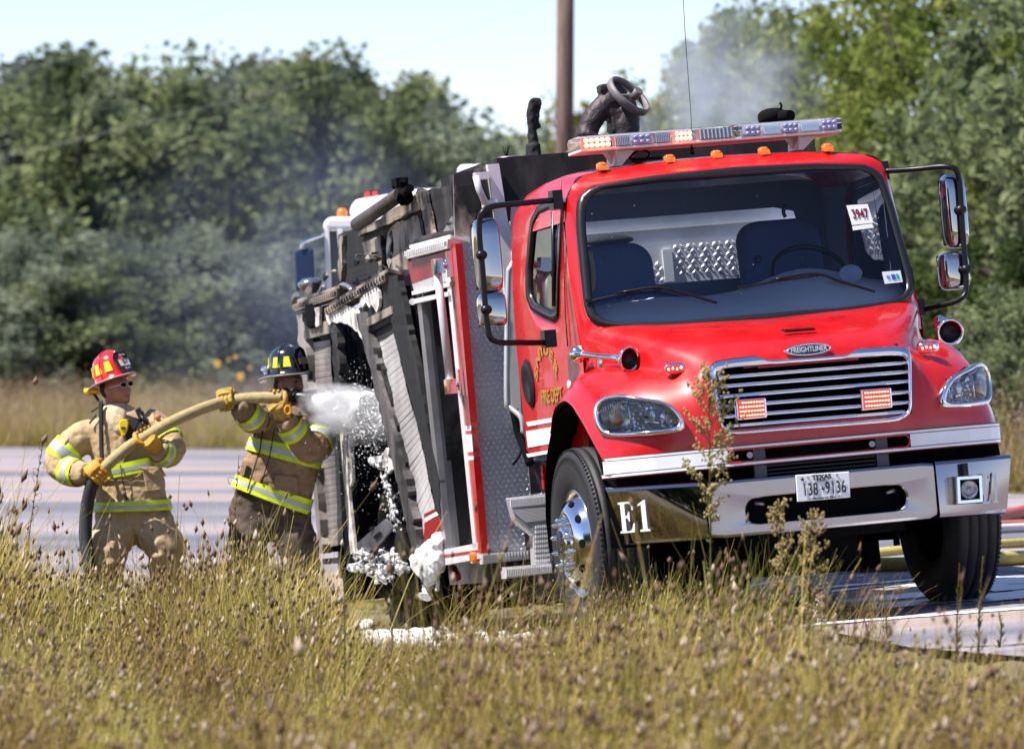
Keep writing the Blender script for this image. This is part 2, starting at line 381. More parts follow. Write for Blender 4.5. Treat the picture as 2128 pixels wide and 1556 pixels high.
# six bars
bars = [((700,190),(1578,119)), ((702,232),(1582,162)), ((706,280),(1584,206)), ((712,325),(1586,256)), ((722,372),(1586,304)), ((738,416),(1572,348))]
for (a, b) in bars:
    A = TS(*c8(*a), lambda x, z: gy(z) + .01); B = TS(*c8(*b), lambda x, z: gy(z) + .01)
    mb = MB(); n = 14; rows = []
    for i in range(n + 1):
        p = A.lerp(B, i / n)
        rows.append([p + Vector((0, .045, .012)), p + Vector((0, .006, .014)), p + Vector((0, -.010, .006)), p + Vector((0, -.016, -.004)), p + Vector((0, -.012, -.011)), p + Vector((0, .045, -.012))])
    mb.grid(rows, 0, closed=True)
    for i in range(n):
        pass
    mb.build('grille_bar', M_CHROME, grille)
def plate_on(quad, Y, th):                                 # quad of c8 pixels at truck plane Y
    return [T(*c8(*p), Y=Y) for p in quad]
for q in ([(777,292),(925,281),(932,376),(787,390)], [(1362,245),(1510,234),(1517,330),(1370,345)]):
    ps = [T(*c8(*p), Y=-1.03) for p in q]
    ctr = sum(ps, Vector()) / 4
    mb = MB(); mb.slab(ps, (0, .06, 0)); h = mb.build('grille_flasher', M_CHROME, grille, bevel=.008)
    mb = MB(); mb.slab([ctr + (p - ctr) * .86 + Vector((0, -.012, 0)) for p in ps], (0, .02, 0)); mb.build('flasher_lens', M_REDLENS, h, bevel=.004)
    mb = MB(); ux = (ps[1] - ps[0]) * .8; uz = (ps[3] - ps[0]) * .8; o0 = ctr - ux / 2 - uz / 2
    for r_ in range(4):
        for k in range(9):
            if r_ == 1 or r_ == 2 or True:
                mb.ball(o0 + ux * ((k + .5) / 9) + uz * (.12 + r_ * .253) + Vector((0, -.013, 0)), (.0058, .004, .0045), 6, 4)
    mb.build('flasher_led', M_REDHOT, h)
# badge
bc = T(*c8(1122, 58), Y=-.945); mb = MB()
ell = lambda a, b, dy: [bc + Vector((a * cos(2 * pi * k / 40) , dy + .25 * 0, b * sin(2 * pi * k / 40))) for k in range(40)]
mb.grid([ell(.135, .036, .03), ell(.135, .036, .0), ell(.128, .030, -.012), ell(.120, .026, -.008)], 0, closed=True)
badge = mb.build('hood_badge', M_CHROME, truck)
mb = MB(); mb.slab(ell(.123, .028, -.006), (0, .02, 0)); mb.build('badge_face', mat('badge_dark', (.03, .035, .05), .3), badge)
def text(name, s, size, M, m, parent, sx=1., extrude=.001, align='CENTER', bold=0., spacing=1.):
    c = bpy.data.curves.new(name, 'FONT'); c.body = s; c.size = size; c.align_x = align; c.align_y = 'CENTER'; c.extrude = extrude; c.offset = bold; c.space_character = spacing; c.resolution_u = 4
    o = bpy.data.objects.new(name, c); COL.objects.link(o)
    dg = bpy.context.evaluated_depsgraph_get(); me = bpy.data.meshes.new_from_object(o.evaluated_get(dg))
    bpy.data.objects.remove(o); bpy.data.curves.remove(c)
    me.transform(M @ Matrix.Diagonal((sx, 1, 1, 1))); me.materials.clear(); me.materials.append(m)
    o = bpy.data.objects.new(name, me); COL.objects.link(o); o.parent = parent
    return o
def MF(p, extra=None):                                     # faces the front (-Y)
    M = Matrix.Translation(p) @ Matrix.Rotation(radians(90), 4, 'X')
    return M @ extra if extra else M
def MS(p, extra=None):                                     # faces the kerb side (-X)
    M = Matrix.Translation(p) @ Matrix(((0, 0, -1, 0), (-1, 0, 0, 0), (0, 1, 0, 0), (0, 0, 0, 1)))
    return M @ extra if extra else M
text('badge_lettering', 'FREIGHTLINER', .042, MF(bc + Vector((0, -.009, 0)), Matrix.Shear('XY', 4, (.2, 0)) if False else None), mat('badge_silver', (.8, .8, .82), .3, .6), badge, sx=.78, extrude=.003, bold=.0008)

# ---- headlights (traced on the viewer's left, mirrored for the other side)
def h1(x, y): return (1100 + x / 5.1875, 650 + y / 5.1875)
def Yh(px): return -.925 + .34 * max(0., (1428 - px) / 194.) ** 1.7
ho = [(692,1090),(700,1020),(730,950),(800,905),(900,883),(1000,880),(1100,898),(1250,920),(1400,940),(1520,985),(1610,1060),(1668,1150),(1688,1230),(1662,1272),(1600,1290),(1300,1325),(1000,1342),(850,1338),(760,1298),(710,1200)]
hi = [(748,1085),(752,1025),(790,965),(870,930),(1000,920),(1100,938),(1280,962),(1440,998),(1545,1080),(1608,1180),(1592,1222),(1480,1245),(1250,1268),(1000,1288),(885,1287),(800,1245),(755,1150)]
def hp(p, off): 
    px, py = h1(*p); v = T(px, py, Y=Yh(px)); return v + Vector((-.25, -.95, .05)) * off
hpo, hpi = polar(ho, 72, (1190, 1110)), polar(hi, 72, (1190, 1110))
hm = [(lerp(a[0], b[0], .5), lerp(a[1], b[1], .5)) for a, b in zip(hpo, hpi)]
for sg in (1, -1):
    S = lambda v: Vector((v.x * sg, v.y, v.z))
    mb = MB(); mb.grid([[S(hp(p, o)) for p in l] for l, o in ((hpo, -.03), (hpo, .014), (hm, .030), (hpi, .014), (hpi, -.05))], 0, closed=True)
    hl = mb.build('headlight', M_CHROME, truck)
    # bowl behind the lens
    ctr = sum((hp(p, 0) for p in hpi), Vector()) / 72
    rows = [[S(hp(p, -.0)) for p in hpi], [S(hp(p, -.05)) for p in hpi], [S(ctr + (hp(p, 0) - ctr) * .9 + Vector((.02, .10, 0))) for p in hpi], [S(ctr + (hp(p, 0) - ctr) * .45 + Vector((.03, .13, 0))) for p in hpi], [S(ctr + Vector((.03, .13, 0)))] * 72]
    jr = random.Random(5); rows2 = []
    for a_, b_ in zip(rows[1:], rows[2:]):
        for q in (0, .25, .5, .75): rows2.append([u.lerp(w_, q) + Vector((jr.uniform(-.014, .014), jr.uniform(-.012, .012), jr.uniform(-.014, .014))) for u, w_ in zip(a_, b_)][::2])
    mb = MB(); mb.grid([rows[0][::2], rows[1][::2]] + rows2[1:] + [rows[-1][::2]], 0, smooth=False, closed=True); mb.build('reflector', mat('reflector', (.88, .89, .92), .12, .85), hl)
    mb = MB()
    rows = [[S(hp(p, .004)) for p in hpi], [S(hp((lerp(p[0], 1190, .4), lerp(p[1], 1110, .4)), .022)) for p in hpi], [S(hp((1190, 1110), .028))] * 72]
    mb.grid(rows, 0, closed=True); mb.build('lens', M_LENS, hl)
    def bulbpt(x, y, d): return S(hp((x, y), d))
    def seg(a, b, d, w, mi=0):
        A, B = bulbpt(*a, d), bulbpt(*b, d); mb.tube([A, B], w, 6, mi)
    mb = MB(); seg((1060, 930), (1110, 1270), -.02, .006); seg((860, 960), (905, 1260), -.025, .005); seg((1290, 1000), (1310, 1240), -.03, .004); seg((1470, 1060), (1490, 1230), -.03, .004)
    seg((1160, 1160), (1420, 1180), -.04, .012); mb.build('lamp_divider', M_CHROME, hl)
    mb = MB(); mb.ball(bulbpt(960, 1150, -.03), (.028, .02, .035)); mb.build('turn_bulb', M_AMBER, hl)
    mb = MB()
    for k in range(16):                                   # fluted glass along the top
        x = 770 + k * 26; y0 = itp(x, [(770, 985), (870, 932), (1000, 922), (1180, 948)]) + 4
        A, B = bulbpt(x, y0, -.004), bulbpt(x + 6, y0 + (150 if x < 1000 else 60), -.004); mb.tube([A, B], .0028, 5)
    mb.build('lens_flute', M_CHROME, hl)
    mb = MB(); mb.ball(bulbpt(1210, 1090, -.03), .022); mb.ball(bulbpt(1180, 1190, -.03), .018); mb.ball(bulbpt(1340, 1100, -.04), (.03, .02, .04)); mb.build('main_bulb', mat('bulb_glass', (.7, .72, .75), .08, .6), hl)

# ---- bumper
def bsec(name, xa, xb, ya, yb, ta, tb, ba, bb_, hole=None, curve=0.):
    n = 24; rows = []
    for i in range(n + 1):
        t = i / n; x = lerp(xa, xb, t); y = lerp(ya, yb, t) + curve * (t * t if xb > xa and xa > 0 else (1 - t) ** 2 if xb < 0.01 and xa < -.3 else 0)
        zt = lerp(ta, tb, t); zb = lerp(ba[0], bb_[0], t)
        xs = x
        prof = [(.14, zt - .004), (.03, zt), (.012, zt - .006), (.001, zt - .022), (0., zt - .028), (-.004, zb + .03), (-.003, zb + .022), (.006, zb + .007), (.03, zb), (.12, zb)]
        rows.append([Vector((xs + (ba[1] * (1 - t) + bb_[1] * t) * (zt - z) / (zt - zb), y + dy, z)) for dy, z in prof])
    mb = MB()
    if hole is None: mb.grid(rows, 0)
    return mb, rows
# centre: a face with an air slot
mb = MB(); X0, X1, YB = -.70, .635, -1.05
zt, zb = .822, .50
hole = rrect(-.475, .565, .465, .71, .07, 8)
outr = rrect(X0, zb + .02, X1, zt - .02, .012, 3)
cen = (-.01, .64); NB = 160
ho_, hi_ = polar(outr, NB, cen), polar(hole, NB, cen)
hm_ = [(lerp(b[0], a[0], .12), lerp(b[1], a[1], .12)) for a, b in zip(ho_, hi_)]; hm0_ = [(lerp(b[0], a[0], .94), lerp(b[1], a[1], .94)) for a, b in zip(ho_, hi_)]; hi2_ = [(lerp(b[0], a[0], .05), lerp(b[1], a[1], .05)) for a, b in zip(ho_, hi_)]
L3 = lambda l, dy: [Vector((p[0], YB + dy + .035 * (zt - p[1]), p[1])) for p in l]
grow = lambda l, k: [(p[0], p[1] + (k if p[1] > .66 else -k) * (1 if abs(p[1] - .66) > .12 else 0)) for p in l]
mb.grid([L3(grow(ho_, .02), .13), L3(grow(ho_, .02), .03), L3(grow(ho_, .014), .008), L3(ho_, 0), L3(hm0_, 0), L3(hm_, .0), L3(hi2_, .002), L3(hi_, .012), L3(hi_, .11)], 0, closed=True)
bumper = mb.build('bumper', M_CHROMEB, truck, sharp=14)
mb = MB(); mb.bb((-.5, -.94, .53), (.5, -.92, .75)); mb.build('bumper_recess', M_MATTE, bumper)
mb = MB()
for x in (-.36, .36): mb = MB(); mb.tube([(x, -1.0, .67), (x + (.05 if x > 0 else -.05), -.99, .68)], [.008, .014], 8); mb.build('tow_hook', M_GREYMET, bumper)
mb, rows = bsec('l', -1.20, -.712, -.83, -1.045, .842, .826, (.512, .095), (.500, 0), curve=.06); be1 = mb.build('bumper_end', M_MIRROR, bumper, sharp=14)
mb, rows = bsec('r', .648, 1.20, -1.045, -.83, .822, .822, (.500, 0), (.49, -.06), curve=.06); be2 = mb.build('bumper_end', M_CHROMEB, bumper, sharp=14)
mb = MB(); mb.bb((-1.1, -.80, .52), (1.1, -.70, .80)); mb.build('bumper_beam', M_MATTE, bumper)

# plate
pl = [T(1653.5, 987, Y=-1.068), T(1765, 979.5, Y=-1.068), T(1767.5, 1033, Y=-1.068), T(1657.5, 1042.5, Y=-1.068)]
pc = sum(pl, Vector()) / 4
mb = MB(); mb.slab(pl, (0, .012, 0)); plate = mb.build('license_plate', mat('plate_white', (.80, .80, .83), .4), bumper, bevel=.004)
M_INK = mat('plate_ink', (.012, .012, .018), .5)
f = Vector((0, -.004, 0))
text('plate_lettering', 'TEXAS', .036, MF(pc + Vector((-.005, 0, .053)) + f), M_INK, plate, sx=1.05, bold=.0016)
text('plate_lettering', 'EXEMPT', .014, MF(pc + Vector((-.005, 0, .033)) + f), M_INK, plate, sx=1.1)
for s_, x in (('138', -.078), ('9136', .071)): text('plate_lettering', s_, .098, MF(pc + Vector((x, 0, -.013)) + f), M_INK, plate, sx=.57, bold=.0010, spacing=1.12)
text('plate_lettering', 'The Lone Star State', .015, MF(pc + Vector((0, 0, -.063)) + f), M_INK, plate, sx=1.1, bold=.0004)
star = lambda c, r, k=.42: [c + Vector((r * (1 if i % 2 == 0 else k) * sin(pi * i / 5), 0, r * (1 if i % 2 == 0 else k) * cos(pi * i / 5))) for i in range(10)]
mb = MB(); mb.slab(star(pc + Vector((-.118, -.003, .05)), .015), (0, .001, 0)); mb.build('plate_star', M_INK, plate)
tx = [(-.2,1),(.1,1),(.1,.45),(.55,.3),(1,.25),(1,-.1),(.5,-.5),(.3,-1),(.0,-.7),(-.2,-.25),(-.5,-.3),(-.9,.15),(-.2,.2)]
mb = MB(); mb.slab([pc + Vector((-.005 + .013 * a, -.003, -.013 + .013 * b)) for a, b in tx], (0, .001, 0)); mb.build('plate_emblem', M_INK, plate)
mb = MB()
for x, z in ((-.085, .058), (.085, .058), (-.085, -.062), (.085, -.062)): mb = MB(); mb.tube([pc + Vector((x, -.005, z)), pc + Vector((x, .0, z))], .006, 8); mb.build('plate_bolt', M_GREYMET, plate)

# painted E1 (serif figures drawn as outlines, on both bumper ends)
Eo = [(0,0),(.62,0),(.66,.30),(.60,.30),(.52,.10),(.42,.06),(.27,.06),(.27,.48),(.36,.47),(.42,.36),(.46,.36),(.46,.68),(.42,.68),(.36,.56),(.27,.55),(.27,.94),(.42,.94),(.52,.90),(.58,.72),(.64,.72),(.61,1),(0,1),(0,.94),(.09,.92),(.09,.08),(0,.06)]
Io = [(.86,0),(1.30,0),(1.30,.06),(1.19,.08),(1.19,1.02),(1.13,1.02),(.84,.88),(.86,.83),(.99,.87),(.99,.08),(.86,.06)]
def tri_poly(mb, pts, off):
    from mathutils.geometry import tessellate_polygon
    n = len(pts); tris = tessellate_polygon([pts])
    vs = [Vector(p) for p in pts]; vb = [v + Vector(off) for v in vs]
    mb.add(vs + vb, [tuple(t) for t in tris] + [tuple(n + i for i in t)[::-1] for t in tris] + [(i, (i + 1) % n, n + (i + 1) % n, n + i) for i in range(n)])
def endY(x):
    t = (x + 1.20) / .488; return lerp(-.83, -1.045, t) + .06 * (1 - t) ** 2
def e1(px0, py0, pxs, pys, sx_, par, m, mirror=False):
    mb = MB()
    for g in (Eo, Io):
        ps = []
        for a, b in g:
            px = px0 + a * pxs[0] + b * pxs[1]; py = py0 + a * pys[0] + b * pys[1]
            v = T(px, py, Y=-.95)
            for _ in range(6): v = T(px, py, Y=endY(-abs(v.x)) - .0035)
            ps.append(v)
        tri_poly(mb, ps, (0, .0015, 0))
    return mb.build('unit_number', m, par)
e1(1290, 1108, (47.5, -6.5), (-4.0, -64), 1, be1, M_WHITE)
e1(2043, 1046, (25.0, -2.0), (-1.5, -62), 1, be2, mat('grey_vinyl', (.45, .45, .47), .3, .5))
# siren speaker
mb = MB(); sp = [T(*c8(*p), Y=-1.03) for p in ((1806,650),(1928,642),(1934,772),(1812,782))]; sc_ = sum(sp, Vector()) / 4
rot = lambda k, dy: [sc_ + (p - sc_) * k + Vector((0, dy, 0)) for p in sp]
mb.grid([rot(1, .10), rot(1, -.01), rot(.94, -.022), rot(.74, -.022), rot(.72, .05)], 0, closed=True, smooth=False); spk = mb.build('siren_speaker', M_CHROME, be2)
mb = MB(); mb.slab(rot(.76, .045), (0, .01, 0)); mb.build('speaker_cavity', M_BLACK, spk)
mb = MB(); Mz = Matrix.Translation(sc_ + Vector((0, -.01, 0))) @ Matrix.Rotation(radians(90), 4, 'X')
mb.lathe([(.050, -.04), (.052, .0), (.047, .008), (.040, .0), (.020, -.012), (.012, -.004), (.0, -.002)], Mz, 28); mb.build('speaker_cone', M_GREYMET, spk)
mb = MB(); mb.box(sc_ + Vector((.010, .050, .115)), (.022, .03, .07)); mb.build('speaker_bracket', M_BLACK, spk)

# ---- front wheels
def wheel(X, Y, sgn):
    M = Matrix.Translation((X, Y, .542)) @ Matrix.Rotation(radians(-90 * (1 if sgn > 0 else -1)) * -1, 4, 'Y')   # local +Z points outwards
    e = bpy.data.objects.new('wheel', None); COL.objects.link(e); e.parent = truck; e.matrix_local = M
    mb = MB(); prof = [(.30, -.24), (.36, -.27), (.44, -.28), (.505, -.26), (.532, -.235)]
    for k in range(4): z = -.225 + k * .057; prof += [(.545, z), (.547, z + .043), (.535, z + .045), (.535, z + .055)]
    prof += [(.546, .0), (.536, .014), (.512, .030), (.49, .036), (.488, .033), (.45, .040), (.40, .036), (.36, .026), (.318, .010), (.305, -.01)]
    mb.lathe(prof, Matrix(), 72)
    for k in range(110):                                   # shoulder sipes
        a = 2 * pi * k / 110; mb.box((.533 * cos(a), .533 * sin(a), .014), (.018, .006, .016), Matrix.Rotation(a, 3, 'Z'))
    mb.build('tyre', M_RUB, e)
    mb = MB(); mb.lathe([(.306, -.02), (.312, .012), (.306, .016), (.292, .006), (.284, -.02), (.268, -.005), (.252, .035), (.225, .060), (.190, .078), (.172, .085), (.168, .072), (.11, .07), (.108, .10), (.095, .112), (.0, .112)], Matrix(), 60)
    rim = mb.build('rim', mat('polished_rim', (.70, .70, .73), .12, 1.0) if 'polished_rim' not in bpy.data.materials else bpy.data.materials['polished_rim'], e)
    for k in range(10):
        a = 2 * pi * (k + .5) / 10
        mb = MB(); n_ = Vector((.62, 0, .78)); R = Matrix.Rotation(a, 3, 'Z'); t1 = R @ Vector((0, 1, 0)); nn = R @ n_; t2 = nn.cross(t1); c = R @ Vector((.240, 0, .051))
        mb.slab([c + nn * .003 + t1 * .026 * cos(q * pi / 8) + t2 * .020 * sin(q * pi / 8) for q in range(16)], -nn * .01); mb.build('hand_hole', M_MATTE, e)
    mb = MB(); mb.lathe([(.0, .116), (.085, .114), (.088, .10)], Matrix(), 30); mb.build('hub_cap', M_BLACK, e)
    for k in range(10):
        a = 2 * pi * k / 10
        mb = MB(); mb.lathe([(.020, .06), (.020, .085), (.015, .09), (.014, .112), (.010, .125), (.0, .138)], Matrix.Translation((.142 * cos(a), .142 * sin(a), 0)), 10); mb.build('lug_nut', M_CHROME, e)
    return e
wheel(-1.17, 0, -1); wheel(1.17, 0, 1)
for s in (-1, 1):
    mb = MB()
    for x0 in (1.16, .84): mb.lathe([(.25, -.20), (.44, -.22), (.50, -.20), (.515, -.05), (.50, .0), (.40, .02), (.30, -.02), (.28, -.10), (0, -.12)], Matrix.Translation((s * x0, 4.75, .515)) @ Matrix.Rotation(radians(90 * s), 4, 'Y'), 40)
    mb.build('rear_tyre', M_MATTE, truck)
mb = MB(); mb.bb((-.95, 1.0, .22), (-.45, 2.6, .62)); mb.bb((.45, 1.0, .22), (.95, 2.6, .62)); mb.bb((-.4, 2.2, .15), (.4, 4.2, .6)); mb.bb((-1.0, 5.4, .12), (1.0, 5.5, .6)); mb.tube([(-1, 4.75, .5), (1, 4.75, .5)], .16, 10); mb.bb((-1.1, 6.5, .25), (1.1, 6.7, .6))
mb.build('chassis', M_MATTE, truck)
mb = MB()
for s in (-1, 1):                                          # wheel wells
    rows = []
    for i in range(13):
        a = radians(-10 + 200 * i / 12); rows.append([Vector((s * x, .0 - .70 * cos(a), .62 + .70 * sin(a))) for x in (.55, 1.175)])
    mb.grid(rows, 0); mb.bb((s * .55, -.6, .4), (s * .53, .7, 1.3))
mb.bb((-.5, -.85, .45), (.5, 6.5, .75)); mb.tube([(-1, 0, .5), (1, 0, .5)], .09, 10); mb.ball((.1, 0, .43), (.35, .18, .16)); mb.bb((-.35, -.6, .30), (.3, .2, .5))
mb.tube([(.66, -.2, .40), (.66, -.2, .36)], .02, 8)
mb.build('undercarriage', M_MATTE, truck)
# ---- cab
def fws(x, z): return .02 + (z - 1.8) * .33 - .20 * (1 - min(1., (x / .98) ** 2))
half = [(0, 1.715), (.5, 1.73), (.84, 1.757), (.935, 1.782), (.985, 1.84), (.988, 1.92), (.975, 2.1), (.955, 2.35), (.932, 2.48), (.895, 2.55), (.82, 2.585), (.5, 2.608), (0, 2.615)]
wl = half + [(-x, z) for x, z in half[-2:0:-1]]
ohalf = [(0, 1.60), (1.03, 1.60), (1.035, 1.75), (1.025, 2.1), (1.003, 2.40), (.985, 2.52), (.94, 2.61), (.85, 2.665), (.5, 2.70), (0, 2.712)]
ol = ohalf + [(-x, z) for x, z in ohalf[-2:0:-1]]
NW = 140; wc = (0, 2.15)
wi, wo_ = polar(wl, NW, wc), polar(ol, NW, wc)
def fo(x, z): return .02 + (z - 1.8) * .33 - .20 * (1 - min(1., (x / .98) ** 2)) * (1 - .5 * sstep(2.6, 2.72, z)) + .11 * sstep(.95, 1.035, abs(x)) + .10 * sstep(2.60, 2.71, z)
def lp(l, f, off=0.): return [Vector((x, f(x, z) + off, z)) for x, z in l]
def mixl(t): return [(lerp(a[0], b[0], t), lerp(a[1], b[1], t)) for a, b in zip(wi, wo_)]
mb = MB()
mb.grid([lp(wi, fws, .05), lp(wi, fws, 0)] + [lp(mixl(t), fo) for t in (.25, .5, .75, 1)], 0, closed=True)
# roof: from the brow back
sec = [(-1.003, 2.40), (-.985, 2.52), (-.94, 2.61), (-.85, 2.665), (-.5, 2.70), (0, 2.712), (.5, 2.70), (.85, 2.665), (.94, 2.61), (.985, 2.52), (1.003, 2.40)]
sec = [(p.x, p.y) for p in cr([(a, b, 0) for a, b in sec], 4)]
rows = []
for t in (0, .08, .3, .6, .9, 1.0):
    row = []
    for x, z in sec:
        y0 = fo(x, z); row.append(Vector((x, lerp(y0, 1.55, t), z + (.035 * sin(pi * min(1, t * 1.2)) if z > 2.6 else 0) - (.03 if t == 1 else 0))))
    rows.append(row)
mb.grid(rows, 0)
# cab sides below the roof: ring round the door window
dw = [(1101,461),(1112,433),(1130,425),(1152,419),(1163,424),(1166,520),(1166,655),(1155,660),(1137,652),(1112,638),(1103,615),(1099,560)]
dwl = [(v.y, v.z) for v in (T(*p, X=-1.01) for p in dw)]
dc = (sum(p[0] for p in dwl) / len(dwl), sum(p[1] for p in dwl) / len(dwl))
sx_ = lambda z: itp(z, [(1.0, -1.03), (1.75, -1.035), (2.1, -1.025), (2.40, -1.003), (2.55, -.985)])
dout = [(1.55, 2.41), (.325, 2.41), (.225, 2.1), (.06, 1.6), (.10, 1.08), (1.55, 1.08)]
di, do_ = polar(dwl, 72, dc), polar(dout, 72, dc)
S3 = lambda l, s=1, off=0.: [Vector((s * (sx_(z) + off), y, z)) for y, z in l]
for s in (1, -1):
    mm = [(lerp(a[0], b[0], .12), lerp(a[1], b[1], .12)) for a, b in zip(di, do_)]
    mb.grid([S3(di, s, .03), S3(di, s, .006), S3(mm, s), S3(do_, s)], 0, closed=True)
for s in (1, -1):
    dl_ = polar([(1.53, 2.55), (.36, 2.50), (.24, 2.1), (.10, 1.6), (.10, 1.1), (1.53, 1.1)], 72, dc); mb.grid([S3(di, s, .035), S3(dl_, s, .04)], 1, closed=True)
# back wall with its window
bo, bi = polar([(-1.0, 1.1), (1.0, 1.1), (1.0, 2.62), (-1.0, 2.62)], 64, (0.03, 2.2)), polar(rrect(-.74, 2.05, .80, 2.46, .08), 64, (0.03, 2.2))
mb.grid([[Vector((x, 1.545, z)) for x, z in l] for l in (bo, bi)], 1, closed=True)
mb.bb((-.98, .25, 1.05), (.98, 1.52, 1.10), 1)
cab = mb.build('cab', [M_RED, M_INT], truck)
# roof seam / door seam lines
mb = MB()
seam = [T(1165, 372, X=-1.005), T(1167, 412, X=-1.01), T(1175, 660, X=-1.04), T(1180, 720, X=-1.04)]
mb.tube(seam, .004, 6)
mb.build('door_seam', M_DKRED, cab)
# windshield
def ringmesh(mb, loops, mi=0): mb.grid(loops, mi, closed=True)
grow_in = lambda l, k, c: [(p[0] + (c[0] - p[0]) * k, p[1] + (c[1] - p[1]) * k) for p in l]
def inset(l, d, c):
    out = []
    for x, z in l:
        r = sqrt((x - c[0]) ** 2 + (z - c[1]) ** 2); k = (r - d) / r; out.append((c[0] + (x - c[0]) * k, c[1] + (z - c[1]) * k))
    return out
mb = MB(); go2 = inset(wi, -.012, wc); gi2 = inset(wi, .040, wc); gm = inset(wi, .012, wc)
mb.grid([lp(go2, fws, .004), lp(go2, fws, -.012), lp(gm, fws, -.022), lp(gi2, fws, -.010), lp(gi2, fws, .01)], 0, closed=True)
mb.build('windshield_gasket', M_GASK, cab)
mb = MB(); ctr = [lp(inset(wi, .03, wc), fws, -.004)]
for k in (.3, .6, .85): ctr.append(lp(grow_in(inset(wi, .03, wc), k, wc), fws, -.004))
ctr.append([Vector((0, fws(0, 2.15) - .004, 2.15))] * NW)
mb.grid(ctr, 0, closed=True); ws = mb.build('windshield', M_GLASS, cab)
# dark frit band along the top of the glass
mb = MB(); rows = []
for i in range(41):
    x = lerp(-.90, .90, i / 40); rows.append([Vector((x, fws(x, z) + .004, z)) for z in (2.585 - .06 * (abs(x) > .88), 2.565)])
mb.grid(rows, 0); mb.build('sun_band', mat('band_tint', (.02, .025, .05), .3), ws)
mb = MB()
for _ in range(55):                                       # splashes dried on the glass
    x = -.92 + 1.5 * rng.random() ** 1.6; z = 1.85 + .68 * rng.random(); r = .0012 + .0022 * rng.random() ** 4
    mb.ball((x, fws(x, z) - .006, z), (r, r * .4, r), 5, 3)
o = mb.build('water_splash', mat('water_spot', (.30, .34, .42), .4), ws); o['kind'] = 'stuff'
# papers in the windshield
def paper(name, quad, m, off=.012):
    ps = []
    for px, py in quad:
        v = T(px, py, Y=.1)
        for _ in range(6): v = T(px, py, Y=fws(v.x, v.z) - .009)
        ps.append(v)
    mb = MB(); mb.slab(ps, (0, .002, 0)); return mb.build(name, m, cab), ps
M_PAPER = mat('paper', (.85, .85, .86), .6)
pp, ps = paper('number_card', [(1759, 427), (1803, 424), (1815, 463), (1771, 468)], M_PAPER)
c_ = sum(ps, Vector()) / 4; ux = (ps[1] - ps[0]).normalized(); uz = (ps[0] - ps[3]).normalized(); nn = ux.cross(uz).normalized(); uz = nn.cross(ux)
Mx = Matrix((ux, uz, nn)).transposed().to_4x4(); Mx.translation = c_ + nn * .003
text('card_number', '3947', .082, Mx, mat('dark_red_ink', (.16, .01, .02), .6), pp, sx=.70, bold=.0012)
pp2, _ = paper('torn_paper', [(1771, 470), (1812, 465), (1816, 473), (1773, 479)], M_PAPER)
pp3, ps = paper('inspection_sticker', [(1833, 565), (1871, 562), (1876, 586), (1839, 590)], mat('sticker_pale', (.70, .80, .85), .5))
c_ = sum(ps, Vector()) / 4; ux = (ps[1] - ps[0]).normalized(); uz = (ps[0] - ps[3]).normalized(); nn = ux.cross(uz).normalized(); uz = nn.cross(ux)
Mx = Matrix((ux, uz, nn)).transposed().to_4x4(); Mx.translation = c_ + nn * .003 - ux * .032
text('sticker_number', '03', .03, Mx, M_INK, pp3, sx=.8)
mb = MB(); b0 = c_ + nn * .002
for x0, x1, mi in ((-.008, .02, 0), (.028, .046, 1)): mb.slab([b0 + ux * x0 + uz * -.016, b0 + ux * x1 + uz * -.016, b0 + ux * x1 + uz * .016, b0 + ux * x0 + uz * .016], nn * .001, mi)
mb.build('sticker_print', [mat('ink_blue', (.03, .08, .5), .5), mat('ink_green', (.02, .4, .15), .5)], pp3)
# wipers
for pts in ([(1224, 626), (1290, 612), (1365, 602), (1420, 610), (1490, 629)], [(1541, 598), (1610, 585), (1692, 574), (1745, 585), (1818, 606)]):
    ps = []
    for px, py in pts:
        v = T(px, py, Y=.0)
        for _ in range(6): v = T(px, py, Y=fws(v.x, v.z) - .025)
        ps.append(v)
    mb = MB(); mb.tube(cr(ps[:3], 6), .006, 6); mb.tube(cr([ps[1] + Vector((0, -.012, .012)), ps[2] + Vector((0, -.02, .012)), ps[3] + Vector((0, -.015, 0)), ps[4]], 6), .008, 6)
    for k in (0, 1, 2): mb.box(ps[k] + Vector((0, -.006, .004)), (.05, .012, .018))
    mb.build('wiper', M_BLACK, cab)
# interior
mb = MB()
rows = []
for i in range(25):
    x = lerp(-.97, .97, i / 24); hump = .085 * math.exp(-((x - .45) / .36) ** 2) + .02 * math.exp(-((x + .5) / .3) ** 2)
    rows.append([Vector((x, fws(x, 1.76) + .05, 1.755)), Vector((x, fws(x, 1.8) + .12, 1.82 + hump * .4)), Vector((x, .22, 1.865 + hump * .8)), Vector((x, .40, 1.895 + hump * 1.5)), Vector((x, .47, 1.88 + hump * 1.5)), Vector((x, .52, 1.70)), Vector((x, .52, 1.3))])
mb.grid(rows, 0); dash = mb.build('dashboard', M_DASH, cab)
mb = MB(); c_ = T(1768, 568, Y=.12); mb.slab([T(1768 + 24 * cos(a * pi / 12), 568 + 18 * sin(a * pi / 12), Y=.10 - .02 * sin(a * pi / 12)) for a in range(24)], (0, .004, 0)); mb.build('dash_speaker', M_GREYMET, dash)
mb = MB(); mb.bb((-.97, .25, 1.10), (.97, 1.5, 1.14)); mb.bb((-.9, .7, 1.1), (.9, 1.5, 1.35)); mb.build('cab_floor', M_INT, cab)
